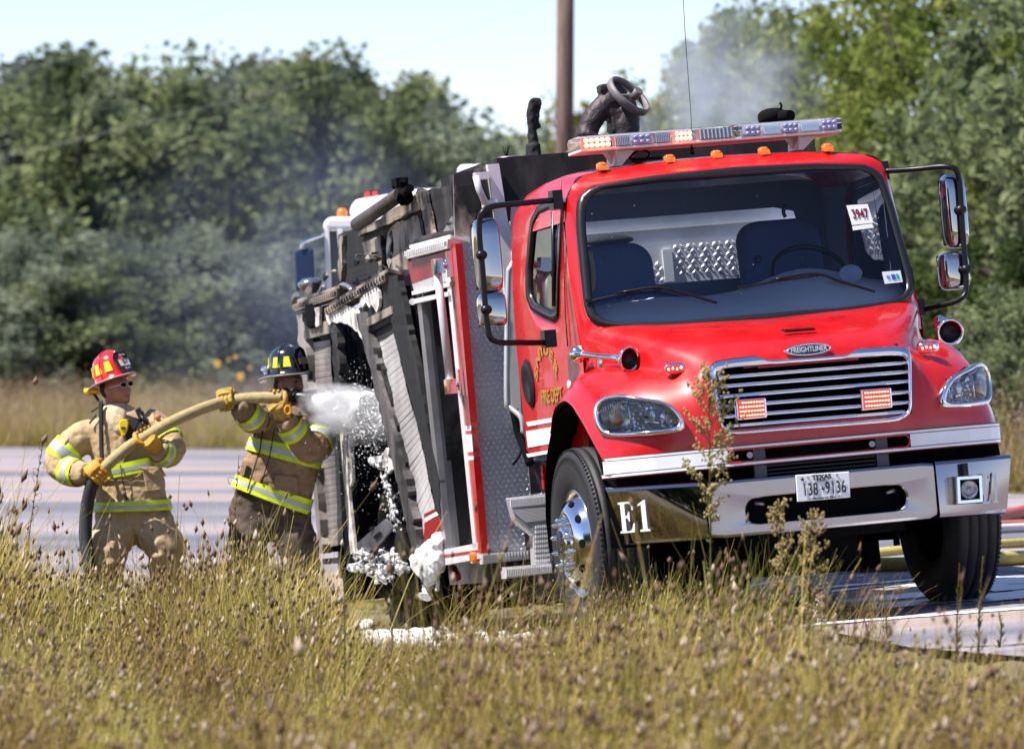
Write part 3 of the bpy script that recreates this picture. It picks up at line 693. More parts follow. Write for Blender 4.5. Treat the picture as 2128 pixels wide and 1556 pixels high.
def seat(x0, w, z1, name='seat'):
    mb = MB(); loop = rrect(x0 - w / 2, 1.45, x0 + w / 2, z1, [.13, .13, .03, .03], 7)
    L_ = lambda k, y: [Vector((x0 + (x - x0) * k, y + (z - 1.45) * .12, 1.45 + (z - 1.45) * (1 - (1 - k) * .5))) for x, z in loop]
    mb.grid([L_(.5, .98), L_(.9, .97), L_(1, 1.0), L_(1, 1.10), L_(.9, 1.13)], 0, closed=True)
    b = len(mb.v); mb.add(L_(.5, .98), [tuple(range(len(loop)))])
    mb.bb((x0 - w / 2, .55, 1.35), (x0 + w / 2, 1.05, 1.50)); return mb.build(name, M_SEAT, cab)
seat(-.52, .50, 2.29); seat(.54, .50, 2.36)
mb = MB(); wc_ = Vector((.52, .50, 1.98)); Rw = Matrix.Rotation(radians(-38), 3, 'X')
mb.tube([wc_ + Rw @ Vector((.23 * cos(2 * pi * k / 32), 0, .23 * sin(2 * pi * k / 32))) for k in range(32)], .016, 8, closed=True); mb.tube([wc_ + Vector((-.2, 0, 0)), wc_ + Vector((.2, 0, 0))], .02, 6); mb.tube([wc_, wc_ + Vector((0, -.1, -.25))], .03, 6); mb.build('steering_wheel', M_BLACK, cab)
mb = MB(); mb.tube(cr([T(1207, 522, Y=.55), T(1226, 528, Y=.52), T(1233, 560, Y=.5), T(1232, 600, Y=.5), T(1220, 610, Y=.52)], 6), .014, 8); mb.build('grab_handle', mat('tan_plastic', (.35, .26, .12), .5), cab)
mb = MB(); mb.tube(cr([T(1632, 425, Y=1.0), T(1628, 440, Y=1.0), T(1632, 452, Y=1.0)], 4), .012, 6); mb.ball(T(1575, 540, Y=.3), (.026, .02, .026)); mb.tube(cr([T(1575, 545, Y=.3), T(1560, 565, Y=.3), T(1520, 575, Y=.25), T(1495, 565, Y=.25)], 5), .003, 5); mb.build('hand_mic', M_BLACK, cab)
# door glass, gasket, handle
def mk_door(s):
    d = MB(); go3 = inset(di, -.015, dc); gi3 = inset(di, .035, dc)
    d.grid([S3(go3, s, -.002), S3(go3, s, -.010), S3(gi3, s, -.004), S3(gi3, s, .02)], 0, closed=True)
    dg_ = d.build('window_gasket', M_GASK, cab)
    d = MB(); l0 = S3(inset(di, .02, dc), s, .012); c0 = sum(l0, Vector()) / len(l0); d.grid([l0, [c0] * len(l0)], 0, closed=True); d.build('window_glass', M_GLASSD, dg_)
    d = MB(); f0 = .60; d.tube([(s * (sx_(2.5) + .0), f0 - .02, 2.48), (s * sx_(1.9), f0 + .01, 1.93)], .012, 6); d.build('window_divider', M_GASK, dg_)
    return dg_
mk_door(1); mk_door(-1)
mb = MB(); hc = T(1099, 797, X=-1.037); el = [hc + Vector((0, .115 * cos(2 * pi * k / 28), .145 * sin(2 * pi * k / 28) + .03 * cos(2 * pi * k / 28))) for k in range(28)]
el2 = [hc + (p - hc) * .8 + Vector((-.02, 0, 0)) for p in el]; el3 = [hc + (p - hc) * .5 + Vector((.0, 0, 0)) for p in el]
mb.grid([el, el2, el3, [hc] * 28], 0, closed=True); dh = mb.build('door_handle', M_BLACK, cab)
# stripes on the door
for k, (a, b) in enumerate(((876, 885), (895, 929), (942, 949))):
    mb = MB(); q_ = [T(1093, a + 1, X=-1.0355), T(1146, a - 8, X=-1.0355), T(1146, b - 8, X=-1.0355), T(1097, b + 1, X=-1.0355)]
    mb.slab(q_, (.003, 0, 0)); mb.build('door_stripe', M_WHITE, cab)
# gold lettering on the door
def arc_text(s, cen, R, a0, a1, size, m, sx=.7):
    for i, ch in enumerate(s):
        a = lerp(a0, a1, i / (len(s) - 1))
        p = cen + Vector((0, -R * .85 * sin(a), R * cos(a)))
        text('door_lettering', ch, size, MS(p, Matrix.Rotation(-a, 4, 'Z')), m, cab, sx=sx, bold=.004)
ac = T(1141, 775, X=-1.038); arc_text('SNYDER', T(1141, 842, X=-1.038), .33, radians(-54), radians(52), .092, M_GOLD, 1.7)
text('door_lettering', 'FIRE DEPT', .115, MS(T(1146, 824, X=-1.038)), M_GOLD, cab, sx=.95, bold=.003)
# mirrors
def superbox(mb, c, hx, hy, hz, e=.35, n=20, m=14, mi=0):
    pw = lambda v: (abs(v) ** e) * (1 if v >= 0 else -1)
    rows = []
    for i in range(m + 1):
        v = -pi / 2 + pi * i / m; rows.append([Vector(c) + Vector((hx * pw(cos(v)) * pw(cos(2 * pi * j / n)), hy * pw(cos(v)) * pw(sin(2 * pi * j / n)), hz * pw(sin(v)))) for j in range(n)])
    mb.grid(rows, mi, closed=True)
def mirror(big, small, arm, base1, base2, s):
    mb = MB(); mb.tube(cr(arm, 6), .017, 10); mb.box(base1, (.06, .10, .11)); mb.box(base2, (.07, .10, .10)); a = mb.build('mirror_arm', M_BLACK, truck, bevel=.0)
    for (p0, p1, nm) in ((big[0], big[1], 'mirror_housing'), (small[0], small[1], 'convex_mirror')):
        c = (p0 + p1) / 2; mb = MB(); superbox(mb, c, abs(p1.x - p0.x) / 2, .075, abs(p1.z - p0.z) / 2, .42)
        h = mb.build(nm, M_MIRROR, a)
        mb = MB(); mb.bb((c.x - abs(p1.x - p0.x) * .44, c.y + .068, c.z - abs(p1.z - p0.z) * .45), (c.x + abs(p1.x - p0.x) * .44, c.y + .084, c.z + abs(p1.z - p0.z) * .45)); mb.build('mirror_glass', M_BLACK, h, bevel=.01)
        mb = MB(); mb.ball(Vector((itp(c.z, sorted((q.z, q.x) for q in arm[2:5])), arm[3].y, c.z)), (.035, .03, .03)); mb.build('mirror_clamp', M_BLACK, a)
Ym = .06
mirror((T(980, 456, Y=Ym + .1), T(1046, 606, Y=Ym + .1)), (T(992, 610, Y=Ym + .1), T(1053, 678, Y=Ym + .1)),
       [T(1152, 416, Y=.3), T(1080, 423, Y=.2), T(1012, 433, Y=Ym), T(996, 470, Y=Ym), T(1003, 560, Y=Ym), T(1012, 670, Y=Ym), T(1026, 708, Y=Ym), T(1080, 712, Y=.15), T(1132, 712, Y=.3)], T(1155, 416, Y=.33), T(1140, 704, Y=.33), -1)
mirror((T(1953, 364, Y=Ym + .1), T(2012, 514, Y=Ym + .1)), (T(1950, 526, Y=Ym + .1), T(2014, 600, Y=Ym + .1)),
       [T(1836, 356, Y=.3), T(1900, 352, Y=.2), T(1970, 347, Y=Ym), T(1992, 368, Y=Ym), T(2000, 470, Y=Ym), T(2008, 590, Y=Ym), T(1998, 620, Y=Ym), T(1960, 634, Y=.15), T(1920, 643, Y=.3)], T(1832, 356, Y=.33), T(1905, 640, Y=.33), 1)
# horns
def horn(b, tail, rb, rt):
    ax = (b - tail).normalized(); M = Matrix.Translation(b) @ ax.to_track_quat('Z', 'Y').to_matrix().to_4x4()
    mb = MB(); Ln = (b - tail).length
    mb.lathe([(rb * .66, -.03), (rb * .86, 0.002), (rb, .0), (rb * .98, -.012), (rb * .75, -.04), (rb * .45, -.08), (.018, -.16), (.015, -Ln + .05), (rt * .5, -Ln + .02), (rt, -Ln), (rt * .9, -Ln - .03), (rt * .5, -Ln - .06), (0, -Ln - .07)], M, 32)
    mb.box(tail.lerp(b, .4) + Vector((0, .0, -.05)), (.02, .04, .10)); h = mb.build('air_horn', M_CHROME, truck)
    mb = MB(); mb.lathe([(rb * .80, -.004), (rb * .6, -.03), (0, -.05)], M, 28); mb.build('horn_mouth', M_BLACK, h)
horn(T(1309, 746, Y=-.42), T(1204, 736, Y=-.02), .075, .05)
horn(T(1975, 690, Y=-.42), T(1955, 672, Y=-.02), .078, .05)
# side flashers on the nose
for (px, py, s) in ((1402, 766, -1), (1928, 722, 1)):
    c = T(px, py, Y=-.72); mb = MB(); superbox(mb, c, .062, .03, .033, .5); h = mb.build('side_flasher', M_CHROME, truck)
    mb = MB(); superbox(mb, c + Vector((-.012 * 1, -.018, -.003)), .050, .02, .022, .5); mb.build('flasher_lens', M_REDLENS, h)
    mb = MB()
    for k in range(4): mb.ball(c + Vector((-.045 + k * .024, -.036, -.003 + .005 * (k % 2))), (.006, .005, .008), 6, 4)
    mb.build('flasher_led', mat('led_warm', (1, .7, .5), .3, emit=(1, .45, .3), estr=5) if 'led_warm' not in bpy.data.materials else bpy.data.materials['led_warm'], h)
mb = MB(); c = T(1183, 800, Y=-.05); mb.ball(c, (.012, .03, .028)); mb.build('fender_marker', M_WHITE, truck)
# roof marker lamps
for px, py in ((1250, 346), (1390, 330), (1488, 321), (1586, 314), (1718, 307)):
    c = T(px, py + 1, Y=.34); mb = MB(); rows = []
    for i in range(7):
        a = pi * i / 6; rows.append([c + Vector((-.030 * 1 + .060 * j / 4, -.022 + .035 * (1 - (2 * j / 4 - 1) ** 2) * 0 + -.028 * sin(a * .5) * 0 + .05 * (1 - cos(a)) * .5 - .02, -.022 + .050 * sin(a * .75) * (1 - .25 * (abs(j - 2) == 2)))) for j in range(5)])
    mb.grid(rows, 0); superbox(mb, c + Vector((0, .0, 0)), .030, .035, .026, .6); mb.build('marker_lamp', M_AMBER, cab)
# antenna
mb = MB(); b = T(1439, 322, Y=.6); mb.tube([b, b + Vector((0, 0, .03)), b + Vector((0, 0, .05))], [.016, .014, .006], 8); mb.tube([b + Vector((0, 0, .04)), T(1436, 240, Y=.62), T(1425, 90, Y=.66), T(1418, -30, Y=.7)], .0022, 5); mb.build('antenna', M_BLACK, cab)
# ---- light bar
LBY = .52; lb0 = T(1194, 305, Y=LBY); lb1 = T(1734, 264, Y=LBY)
ux = (lb1 - lb0).normalized(); LL = (lb1 - lb0).length
def lbp(s, y, z): return lb0 + ux * (s * LL) + Vector((0, y, z))
mb = MB(); 
mb.slab([lbp(0, -.13, -.044), lbp(1, -.13, -.044), lbp(1, .16, -.044), lbp(0, .16, -.044)], (0, 0, .018)); bar = mb.build('light_bar', M_ALUW, cab, bevel=.004)
for s0, s1 in ((0.0, .605), (.612, 1.0)):
    mb = MB(); loopy = [(-.15, -.030), (-.153, .0), (-.145, .040), (-.10, .050), (.12, .050), (.16, .03), (.16, -.030)]
    ring_ = lambda s: [lbp(s, y, z) for y, z in loopy]
    mb.grid([ring_(s0), ring_(s1)], 0, smooth=False, closed=True); mb.add(ring_(s0), [tuple(range(7))]); mb.add(ring_(s1), [tuple(range(7))])
    mb.build('bar_lens', M_LENS, bar, bevel=.004)
M_LED = mat('led_dark', (.45, .43, .62), .3, .3); M_RIB = mat('lamp_grey', (.22, .22, .22), .35, .6); M_CLR = mat('lamp_silver', (.72, .74, .80), .2, .6)
def module(s0, s1, m, rows_=2, ledm=None, cols=4):
    mb = MB(); mb.slab([lbp(s0, -.128, -.024), lbp(s1, -.128, -.024), lbp(s1, -.128, .036), lbp(s0, -.128, .036)], (0, .06, 0)); md = mb.build('lamp_module', m, bar, bevel=.003)
    if ledm:
        mb = MB()
        for r_ in range(rows_):
            for k in range(cols): mb.ball(lbp(lerp(s0, s1, (k + .5) / cols), -.132, -.009 + .029 * r_), ((s1 - s0) * LL / cols * .46, .006, .012), 8, 5)
        mb.build('lamp_led', ledm, md)
    else:
        mb = MB()
        for k in range(9): mb.slab([lbp(lerp(s0, s1, (k + .3) / 9), -.134, z) for z in (-.022, .034)] + [lbp(lerp(s0, s1, (k + .6) / 9), -.134, z) for z in (.034, -.022)], (0, .01, 0))
        mb.build('lamp_rib', M_CLR, md)
module(.012, .115, M_REDLED, 2, M_REDHOT, 5); module(.13, .19, M_RIB); module(.2, .27, M_LED, 2, M_LED, 3); module(.285, .345, M_RIB); module(.36, .425, M_REDLED, 2, M_REDHOT, 4)
module(.45, .585, M_RIB); module(.63, .69, M_LED, 2, M_LED, 3); module(.70, .765, M_CLR); module(.775, .835, M_LED, 2, M_LED, 3); module(.845, .915, M_CLR); module(.925, .985, M_LED, 2, M_LED, 3)
for px, py, py2 in ((1282, 310, 345), (1660, 282, 312)):
    a = T(px, py, Y=.55); b = T(px, py2, Y=.55); mb = MB(); mb.slab([a + Vector((-.10, 0, 0)), a + Vector((.12, 0, 0)), b + Vector((.03, 0, 0)), b + Vector((-.02, 0, 0))], (0, .02, 0)); mb.slab([a + Vector((-.03, -.1, 0)), a + Vector((-.03, .12, 0)), b + Vector((-.03, .12, 0)), b + Vector((-.03, -.05, 0))], (.01, 0, 0)); mb.build('bar_foot', M_ALUW, bar)
mb = MB(); mb.tube(cr([T(1300, 322, Y=.6), T(1325, 338, Y=.55), T(1350, 322, Y=.6), T(1330, 312, Y=.65), T(1310, 330, Y=.6), T(1345, 330, Y=.55), T(1378, 328, Y=.5)], 6), .009, 6); mb.build('bar_cable', M_BLACK, bar)
# ---- pump-house and burnt body
XS = -1.24
def Sd(px, py, X=XS): return T(px, py, X=X)
def quad(mb, pts, X, th=.03, mi=0): mb.slab([T(*p, X=X) for p in pts], (th, 0, 0), mi)
def rquad(mb, pts, X, th=.03, mi=0, j=1.25, k=7):
    '''a buckled sheet: its outline torn and wavy, its face bent in and out'''
    out = []
    for i in range(len(pts)):
        a, b = pts[i], pts[(i + 1) % len(pts)]; L_ = sqrt((a[0] - b[0]) ** 2 + (a[1] - b[1]) ** 2); n = max(1, min(k * 2, int(L_ / 11)))
        for q in range(n):
            t = q / n; jj = 0 if q == 0 else j; out.append(T(lerp(a[0], b[0], t) + rng.gauss(0, jj), lerp(a[1], b[1], t) + rng.gauss(0, jj), X=X + rng.gauss(0, .0012)))
    tri_poly(mb, out, (th, 0, 0)); mb.m[-1] = mi
    for q in range(len(mb.m) - (3 * len(out)), len(mb.m)):
        if q >= 0: pass
def quadF(mb, pts, Y, th=.03, mi=0): mb.slab([T(*p, Y=Y) for p in pts], (0, th, 0), mi)
body = bpy.data.objects.new('rear_body', None); COL.objects.link(body); body.parent = truck
def part(mb, name, m, bevel=0, par=body): return mb.build(name, m, par, bevel=bevel)
# core
mb = MB(); mb.bb((-.62, 2.2, .55), (1.15, 6.7, 2.30)); mb.bb((-1.20, 2.13, .52), (-.62, 6.85, .56)); part(mb, 'body_core', M_SOOT)
mb = MB(); mb.bb((-1.2, 6.75, .6), (1.2, 6.85, 2.2)); mb.bb((1.12, 2.2, .6), (1.2, 6.7, 2.4)); part(mb, 'rear_wall', M_SOOT)
# front wall of tread plate
mb = MB(); mb.bb((-1.225, 2.10, .47), (-.60, 2.13, 2.425)); mb.bb((-.60, 2.12, .47), (1.225, 2.13, 2.425)); fw = part(mb, 'front_plate', M_TREAD)
mb = MB(); k = 0
z = .50
def lozenge(c, a, L=.0165, w_=.0066, h=.009):
    d = Vector((cos(a), 0, sin(a))); e_ = Vector((-sin(a), 0, cos(a)))
    mb.add([c - d * L, c + e_ * w_, c + d * L, c - e_ * w_, c + d * L * .3 + Vector((0, -h, 0)), c - d * L * .3 + Vector((0, -h, 0))], [(0, 5, 1), (1, 5, 4), (1, 4, 2), (2, 4, 3), (3, 4, 5), (3, 5, 0)])
r_ = 0
while z < 2.41:
    x = -1.215 + .018 * (r_ % 2); j = 0
    while x < -.62:
        if not (z > 1.25 and x > -.80): lozenge(Vector((x, 2.0995, z)), radians(42 if (j + r_) % 2 else 132))
        x += .036; j += 1
    z += .030; r_ += 1
for (x0, x1, z0, z1) in ((-.50, .06, 2.10, 2.23), (.13, .60, 2.13, 2.30)):
    z = z0; r_ = 0
    while z < z1:
        x = x0 + .02 * (r_ % 2); j = 0
        while x < x1: lozenge(Vector((x, 2.02, z)), radians(42 if (j + r_) % 2 else 132), .019, .0075); x += .042; j += 1
        z += .033; r_ += 1
tb = mb.build('tread_lozenge', M_TREADB, fw, fix=False, weld=False); tb['kind'] = 'stuff'
# what shows through the cab's back window
mb = MB(); mb.bb((-.86, 2.02, 2.0), (1.0, 2.06, 2.08)); mb.bb((-.50, 2.022, 2.08), (.62, 2.04, 2.31)); part(mb, 'crosslay_cover', M_TREAD)
mb = MB(); mb.bb((-.88, 2.05, 2.24), (1.1, 2.09, 2.52)); mb.bb((-.88, 2.03, 2.41), (1.1, 2.05, 2.425)); mb.bb((-.88, 2.03, 2.50), (1.1, 2.05, 2.53)); mb.bb((.065, 2.005, 2.08), (.125, 2.04, 2.28)); part(mb, 'bulkhead_rail', M_ALUW)
mb = MB(); mb.tube([(-.30, 2.0, 2.0), (-.30, 2.0, 2.38)], .02, 8); mb.tube([(-.24, 2.0, 2.0), (-.24, 2.0, 2.38)], .015, 8); mb.ball((-.27, 2.0, 2.36), (.16, .04, .035)); part(mb, 'pump_control', M_SOOT)
# pale post beside the cab, pump-house cheek and rail
mb = MB(); quadF(mb, [(1013, 342), (1037, 340), (1062, 500), (1085, 880), (1066, 885), (1046, 560)], 2.06, .05); part(mb, 'bulkhead_post', M_ALUW)
mb = MB(); quadF(mb, [(943, 362), (1012, 345), (1046, 560), (1050, 600), (968, 600), (958, 498), (946, 490)], 2.11, .03); chk = part(mb, 'pump_cheek', M_BURN)
mb = MB(); quadF(mb, [(952, 390), (1000, 378), (1012, 430), (990, 440), (975, 440)], 2.10, .02); part(mb, 'cheek_recess', M_SOOT)
mb = MB(); mb.tube([T(989, 366, Y=2.0), T(995, 392, Y=2.0), T(1009, 424, Y=2.0)], .022, 10); mb.box(T(1000, 366, Y=2.05), (.09, .06, .045)); mb.box(T(1018, 424, Y=2.05), (.09, .06, .045)); part(mb, 'grab_rail', M_ALUW)
mb = MB(); mb.bb((-.90, 2.12, 2.42), (1.15, 3.6, 2.93)); mb.bb((-.95, 2.14, 2.40), (-.90, 3.2, 2.80)); tank = part(mb, 'tank_housing', M_SOOT)
mb = MB(); c = T(1056, 338, Y=2.9); mb.lathe([(.0, .04), (.066, .038), (.074, .03), (.074, .018), (.064, .014), (.064, -.07)], Matrix.Translation(c), 28); part(mb, 'tank_lid', M_GREYMET, par=tank)
mb = MB()
for k in range(7): a = rng.uniform(-.5, .5); mb.tube([c + Vector((-.01, 0, .03)), c + Vector((-.01 + .03 * a, 0, .06)), c + Vector((-.01 + .06 * a, 0, .08 + .03 * rng.random()))], .0025, 4)
part(mb, 'burnt_wire', M_MATTE, par=tank)
mb = MB()  # charred monitor stub
p = lambda x, y: T(x, y, Y=2.9)
mb.tube([p(1109, 335), p(1108, 300)], .05, 10); mb.tube([p(1108, 300), p(1106, 270), p(1103, 240), p(1107, 215)], [.036, .028, .03, .026], 9); mb.tube([p(1112, 268), p(1116, 240), p(1119, 210)], [.02, .022, .018], 8); mb.box(p(1113, 213), (.07, .05, .04)); mb.tube([p(1105, 262), p(1124, 263)], .016, 6)
for x in (1108, 1112, 1118): mb.tube([p(x, 214), p(x + 1, 204)], .008, 5)
fused('charred_outlet', mb, M_SOOT, .008, tank, 0, .016, .04)
# deck gun
M_GUN = mat('scorched_pipe', (.035, .022, .026), .55, .2, var=.5, vscale=7, bump=.5, bscale=30)
mb = MB(); p = lambda x, y, Y=3.0: T(x, y, Y=Y)
mb.tube(cr([p(1168, 352), p(1190, 325), p(1222, 295)], 4), [.055] * 9, 12)
mb.tube(cr([p(1215, 295), p(1225, 262), p(1245, 230), p(1272, 208), p(1292, 200)], 5), [.062 + .010 * sin(pi * i / 20) for i in range(21)], 16)
mb.tube([p(1222, 290), p(1226, 278)], .092, 14)
mb.tube([p(1296, 205), p(1302, 235), p(1298, 265), p(1294, 315)], [.065, .085, .10, .085], 14); mb.tube([p(1270, 258), p(1306, 244)], .07, 12); mb.box(p(1290, 250), (.16, .14, .14))
mb.tube([p(1290, 202), p(1276, 184), p(1265, 178)], [.06, .04, .03], 10); mb.box(p(1262, 184), (.12, .1, .05)); mb.tube([p(1263, 175), p(1262, 188)], .03, 8); mb.tube([p(1296, 215), p(1306, 200)], .022, 8)
for i, s_ in enumerate((-.10, 0, .1)): mb.tube([p(1165 + i * 4, 352 + 3 * i), p(1168 + i * 3, 345)], .03, 6)
gun = fused('deck_gun', mb, M_GUN, .012, body, 1, .009, .06)
mb = MB(); hw = p(1306, 200, 2.9); ax = Vector((.55, -.55, .62)).normalized(); q = ax.to_track_quat('Z', 'Y').to_matrix()
mb.tube([hw + q @ Vector((.15 * cos(2 * pi * k / 28), .15 * sin(2 * pi * k / 28), 0)) for k in range(28)], .019, 8, closed=True, squash=(1.5, .7))
mb.tube([hw + q @ Vector((.15, 0, 0)), hw + q @ Vector((-.15, 0, 0))], .012, 6)
mb.tube([hw, p(1296, 222, 2.9)], .018, 6); mb.tube([p(1316, 204, 2.8), p(1328, 188, 2.75)], [.026, .03], 8); part(mb, 'hand_wheel', mat('weathered_wheel', (.16, .14, .145), .6, .3, var=.3), par=gun)
mb = MB(); c = T(1604, 243, Y=3.0); superbox(mb, c, .085, .12, .055, .8); mb.tube([c + Vector((.03, -.08, -.01)), c + Vector((.07, -.18, -.015))], [.045, .036], 12); mb.tube([c + Vector((.03, -.1, .03)), c + Vector((.04, -.1, .06)), c + Vector((.03, -.1, .08))], .008, 6); mb.tube([c, T(1600, 330, Y=3.0)], .05, 10); part(mb, 'deck_nozzle', M_MATTE)
mb = MB(); quadF(mb, [(1470, 330), (1540, 296), (1660, 290), (1672, 330)], 3.4, .3); quadF(mb, [(1190, 335), (1250, 318), (1300, 316), (1300, 345), (1190, 350)], 3.2, .3); part(mb, 'hose_bed_cover', M_ALUW)
# red corner post with stripes
mb = MB(); quad(mb, [(934, 512), (946, 507), (1002, 1168), (990, 1172)], -1.243, .045); quadF(mb, [(944, 507), (951, 506), (1006, 1166), (1001, 1168)], 2.095, .05); cp = part(mb, 'corner_post', M_RED)
for a, b in ((884, 894), (902, 938), (947, 955)):
    mb = MB(); t0, t1 = (a - 507) / 661, (b - 507) / 661
    quad(mb, [(lerp(933, 989, t0) + 0, a + 1), (lerp(946, 1002, t0), a), (lerp(946, 1002, t1), b), (lerp(933, 989, t1), b + 1)], -1.2445, .004); part(mb, 'post_stripe', M_WHITE, par=cp)
# scalloped drip rails
def drip(a, b, w=20, rag=0, n=22, m=M_BURN, X=-1.27, name='drip_rail'):
    A0, B0 = T(*a, X=X), T(*b, X=X); A1, B1 = T(a[0], a[1] + w, X=X), T(b[0], b[1] + w, X=X); mb = MB()
    mb.slab([A0, B0, B1, A1], (.10, 0, .0)); mb.slab([A0 + Vector((.02, 0, .03)), B0 + Vector((.02, 0, .03)), B0 + Vector((.12, 0, .0)), A0 + Vector((.12, 0, 0))], (0, 0, -.02))
    for i in range(n):
        t = (i + .5) / n; c = A0.lerp(B0, t).lerp(A1.lerp(B1, t), .45) + Vector((-.008, 0, 0)); mb.box(c, (.02, (B0 - A0).length / n * .45, (A1 - A0).length * .55), Matrix.Rotation(radians(8), 3, 'X'))
    return part(mb, name, m)
drip((845, 520), (930, 498), 18, m=M_ALUW); drip((612, 632), (700, 602), 15); drip((678, 640), (800, 568), 15)
mb = MB(); quadF(mb, [(930, 496), (976, 492), (978, 504), (930, 510)], 2.09, .05); part(mb, 'front_drip_rail', M_ALUW)
mb = MB(); mb.tube([T(844, 525, X=-1.2), T(870, 505, X=-1.18), T(905, 493, X=-1.1), T(950, 488, X=-1.05)], [.02, .035, .03, .03], 7); mb.tube(cr([T(950, 488, X=-1.05), T(954, 470, X=-1.0), T(945, 430, X=-1.0), T(943, 375, X=-1.0)], 4), .02, 7); part(mb, 'melted_seal', M_SOOT)
# open front compartment
mb = MB(); quad(mb, [(846, 545), (935, 520), (940, 560), (856, 590)], -1.238, .05); quad(mb, [(856, 588), (940, 558), (943, 580), (860, 606)], -1.236, .03, 1); hd = part(mb, 'compartment_header', [mat('sooty_red', (.20, .008, .012), .45, var=.5, vscale=3), M_ALU])
mb = MB(); quad(mb, [(855, 606), (935, 585), (936, 594), (856, 613)], -1.26, .03); quad(mb, [(856, 622), (930, 606), (931, 615), (857, 632)], -1.27, .04); mb.tube([T(857, 627, X=-1.28), T(857, 627, X=-1.22)], .022, 8); part(mb, 'shutter_roller', M_ALUW)
mb = MB()
for dx, w, X in ((0, 8, -1.245), (10, 5, -1.22), (19, 4, -1.18)): quad(mb, [(866 + dx, 622), (866 + dx + w, 620), (921 + dx + w, 1146), (921 + dx, 1147)], X, .04)
part(mb, 'shutter_track', M_GREYMET)
mb = MB(); quad(mb, [(924, 540), (932, 538), (990, 1136), (983, 1138)], -1.25, .04); part(mb, 'shutter_guide', M_ALUW)
mb = MB(); mb.bb((-.70, 2.2, .57), (-.66, 3.2, 2.25)); mb.bb((-1.22, 3.04, .56), (-.66, 3.08, 2.2)); quad(mb, [(880, 980), (945, 940), (985, 1135), (935, 1145)], -.85, .02); part(mb, 'compartment_liner', soot_mat('liner', (.20, .19, .19), (.008, .007, .009), .5, .2, 2.0, (1, 1, .6), .46, .66))
mb = MB(); X = -1.0
mb.tube([T(935, 838, X=X), T(955, 838, X=X), T(966, 838, X=X)], [.035, .035, .05], 12)
for k in range(6): mb.tube([T(945 + 4 * k, 848, X=X), T(946 + 4 * k, 848, X=X)], .05, 10)
part(mb, 'pump_fitting', M_CHROME)
mb = MB(); mb.tube(cr([T(932, 877, X=X), T(948, 880, X=X), T(958, 878, X=X)], 4), .03, 8); mb.box(T(944, 886, X=X), (.08, .18, .06)); mb.tube(cr([T(944, 886, X=X), T(950, 940, X=X), T(962, 990, X=X), T(957, 1010, X=X)], 5), .018, 6); mb.tube(cr([T(952, 886, X=X), T(964, 940, X=X), T(968, 985, X=X), T(962, 1006, X=X)], 5), .014, 6)
part(mb, 'strap_bundle', mat('scorched_web', (.28, .22, .17), .8, var=.4, vscale=30))
mb = MB(); mb.tube([T(955, 870, X=X + .05), T(957, 930, X=X + .05)], .07, 10); mb.box(T(962, 600, X=-.95), (.1, .3, .5)); part(mb, 'stowed_gear', M_MATTE)
mb = MB()  # white round side rail by the opening
mb.tube([T(907, 549, X=-1.34), T(918, 640, X=-1.34), T(936, 800, X=-1.34)], .026, 12); rl = part(mb, 'hand_rail', mat('rail_white', (.62, .60, .62), .45, .2))
mb = MB(); mb.box(T(909, 553, X=-1.34), (.06, .07, .09)); mb.tube([T(910, 555, X=-1.34), T(934, 550, X=-1.25)], .025, 8); mb.box(T(934, 549, X=-1.26), (.03, .05, .16)); part(mb, 'rail_bracket', M_CHROME, par=rl); mb = MB(); mb.box(T(936, 803, X=-1.34), (.06, .07, .09)); mb.tube([T(938, 803, X=-1.34), T(952, 800, X=-1.25)], .022, 8); mb.box(T(957, 795, X=-1.26), (.03, .05, .16)); part(mb, 'rail_bracket', M_CHROME, par=rl)
mb = MB(); quad(mb, [(918, 1142), (992, 1128), (993, 1143), (919, 1153)], -1.25, .3); quad(mb, [(921, 1157), (996, 1144), (998, 1160), (922, 1174)], -1.25, .05); quad(mb, [(919, 1152), (994, 1142), (995, 1146), (920, 1157)], -1.255, .03, 1); sl = part(mb, 'compartment_sill', [M_ALUW, M_RED])
mb = MB(); superbox(mb, T(984, 1158, X=-1.26), .02, .05, .035, .5); part(mb, 'side_marker', M_AMBER, par=sl)
mb = MB(); quad(mb, [(868, 560), (880, 640), (936, 1150), (922, 1160), (916, 1150)], -1.1, .02); part(mb, 'dark_jamb', M_SOOT)
# lower front step of tread and the cab steps
mb = MB(); quadF(mb, [(1003, 1150), (1112, 1142), (1113, 1160), (1004, 1172)], 2.02, .08); fs = part(mb, 'front_step', M_TREAD)
mb = MB()
for i in range(34): 
    x0 = 1004 + i * 3.2
    if i < 14 or i % 2: quadF(mb, [(x0, 1151 - i * .25), (x0 + 1.4, 1151 - i * .25), (x0 + 1.6, 1168 - i * .3), (x0 + .2, 1168 - i * .3)], 2.012, .01)
part(mb, 'step_rib', M_ALU, par=fs)
mb = MB(); quadF(mb, [(1058, 1034), (1146, 1024), (1148, 1050), (1150, 1180), (1112, 1186), (1108, 1112), (1070, 1080)], 1.2, .10); cs = part(mb, 'cab_step', M_ALU, bevel=.006)
for (ya, yb, xa, xb) in ((1036, 1054, 1058, 1146),):
    mb = MB()
    for i in range(28): x0 = lerp(xa + 3, xb - 3, i / 28); quadF(mb, [(x0, ya - i * .28), (x0 + 1.7, ya - i * .28), (x0 + 2.2, yb - i * .28), (x0 + .5, yb - i * .28)], 1.193, .01)
    part(mb, 'step_rib', M_TREADB, par=cs)
mb = MB()
for k in range(10): yy = 1060 + k * 2.6; quadF(mb, [(1064 + k * 3, yy), (1146, yy - 7), (1146, yy - 5.6), (1065 + k * 3, yy + 1.4)], 1.195, .01)
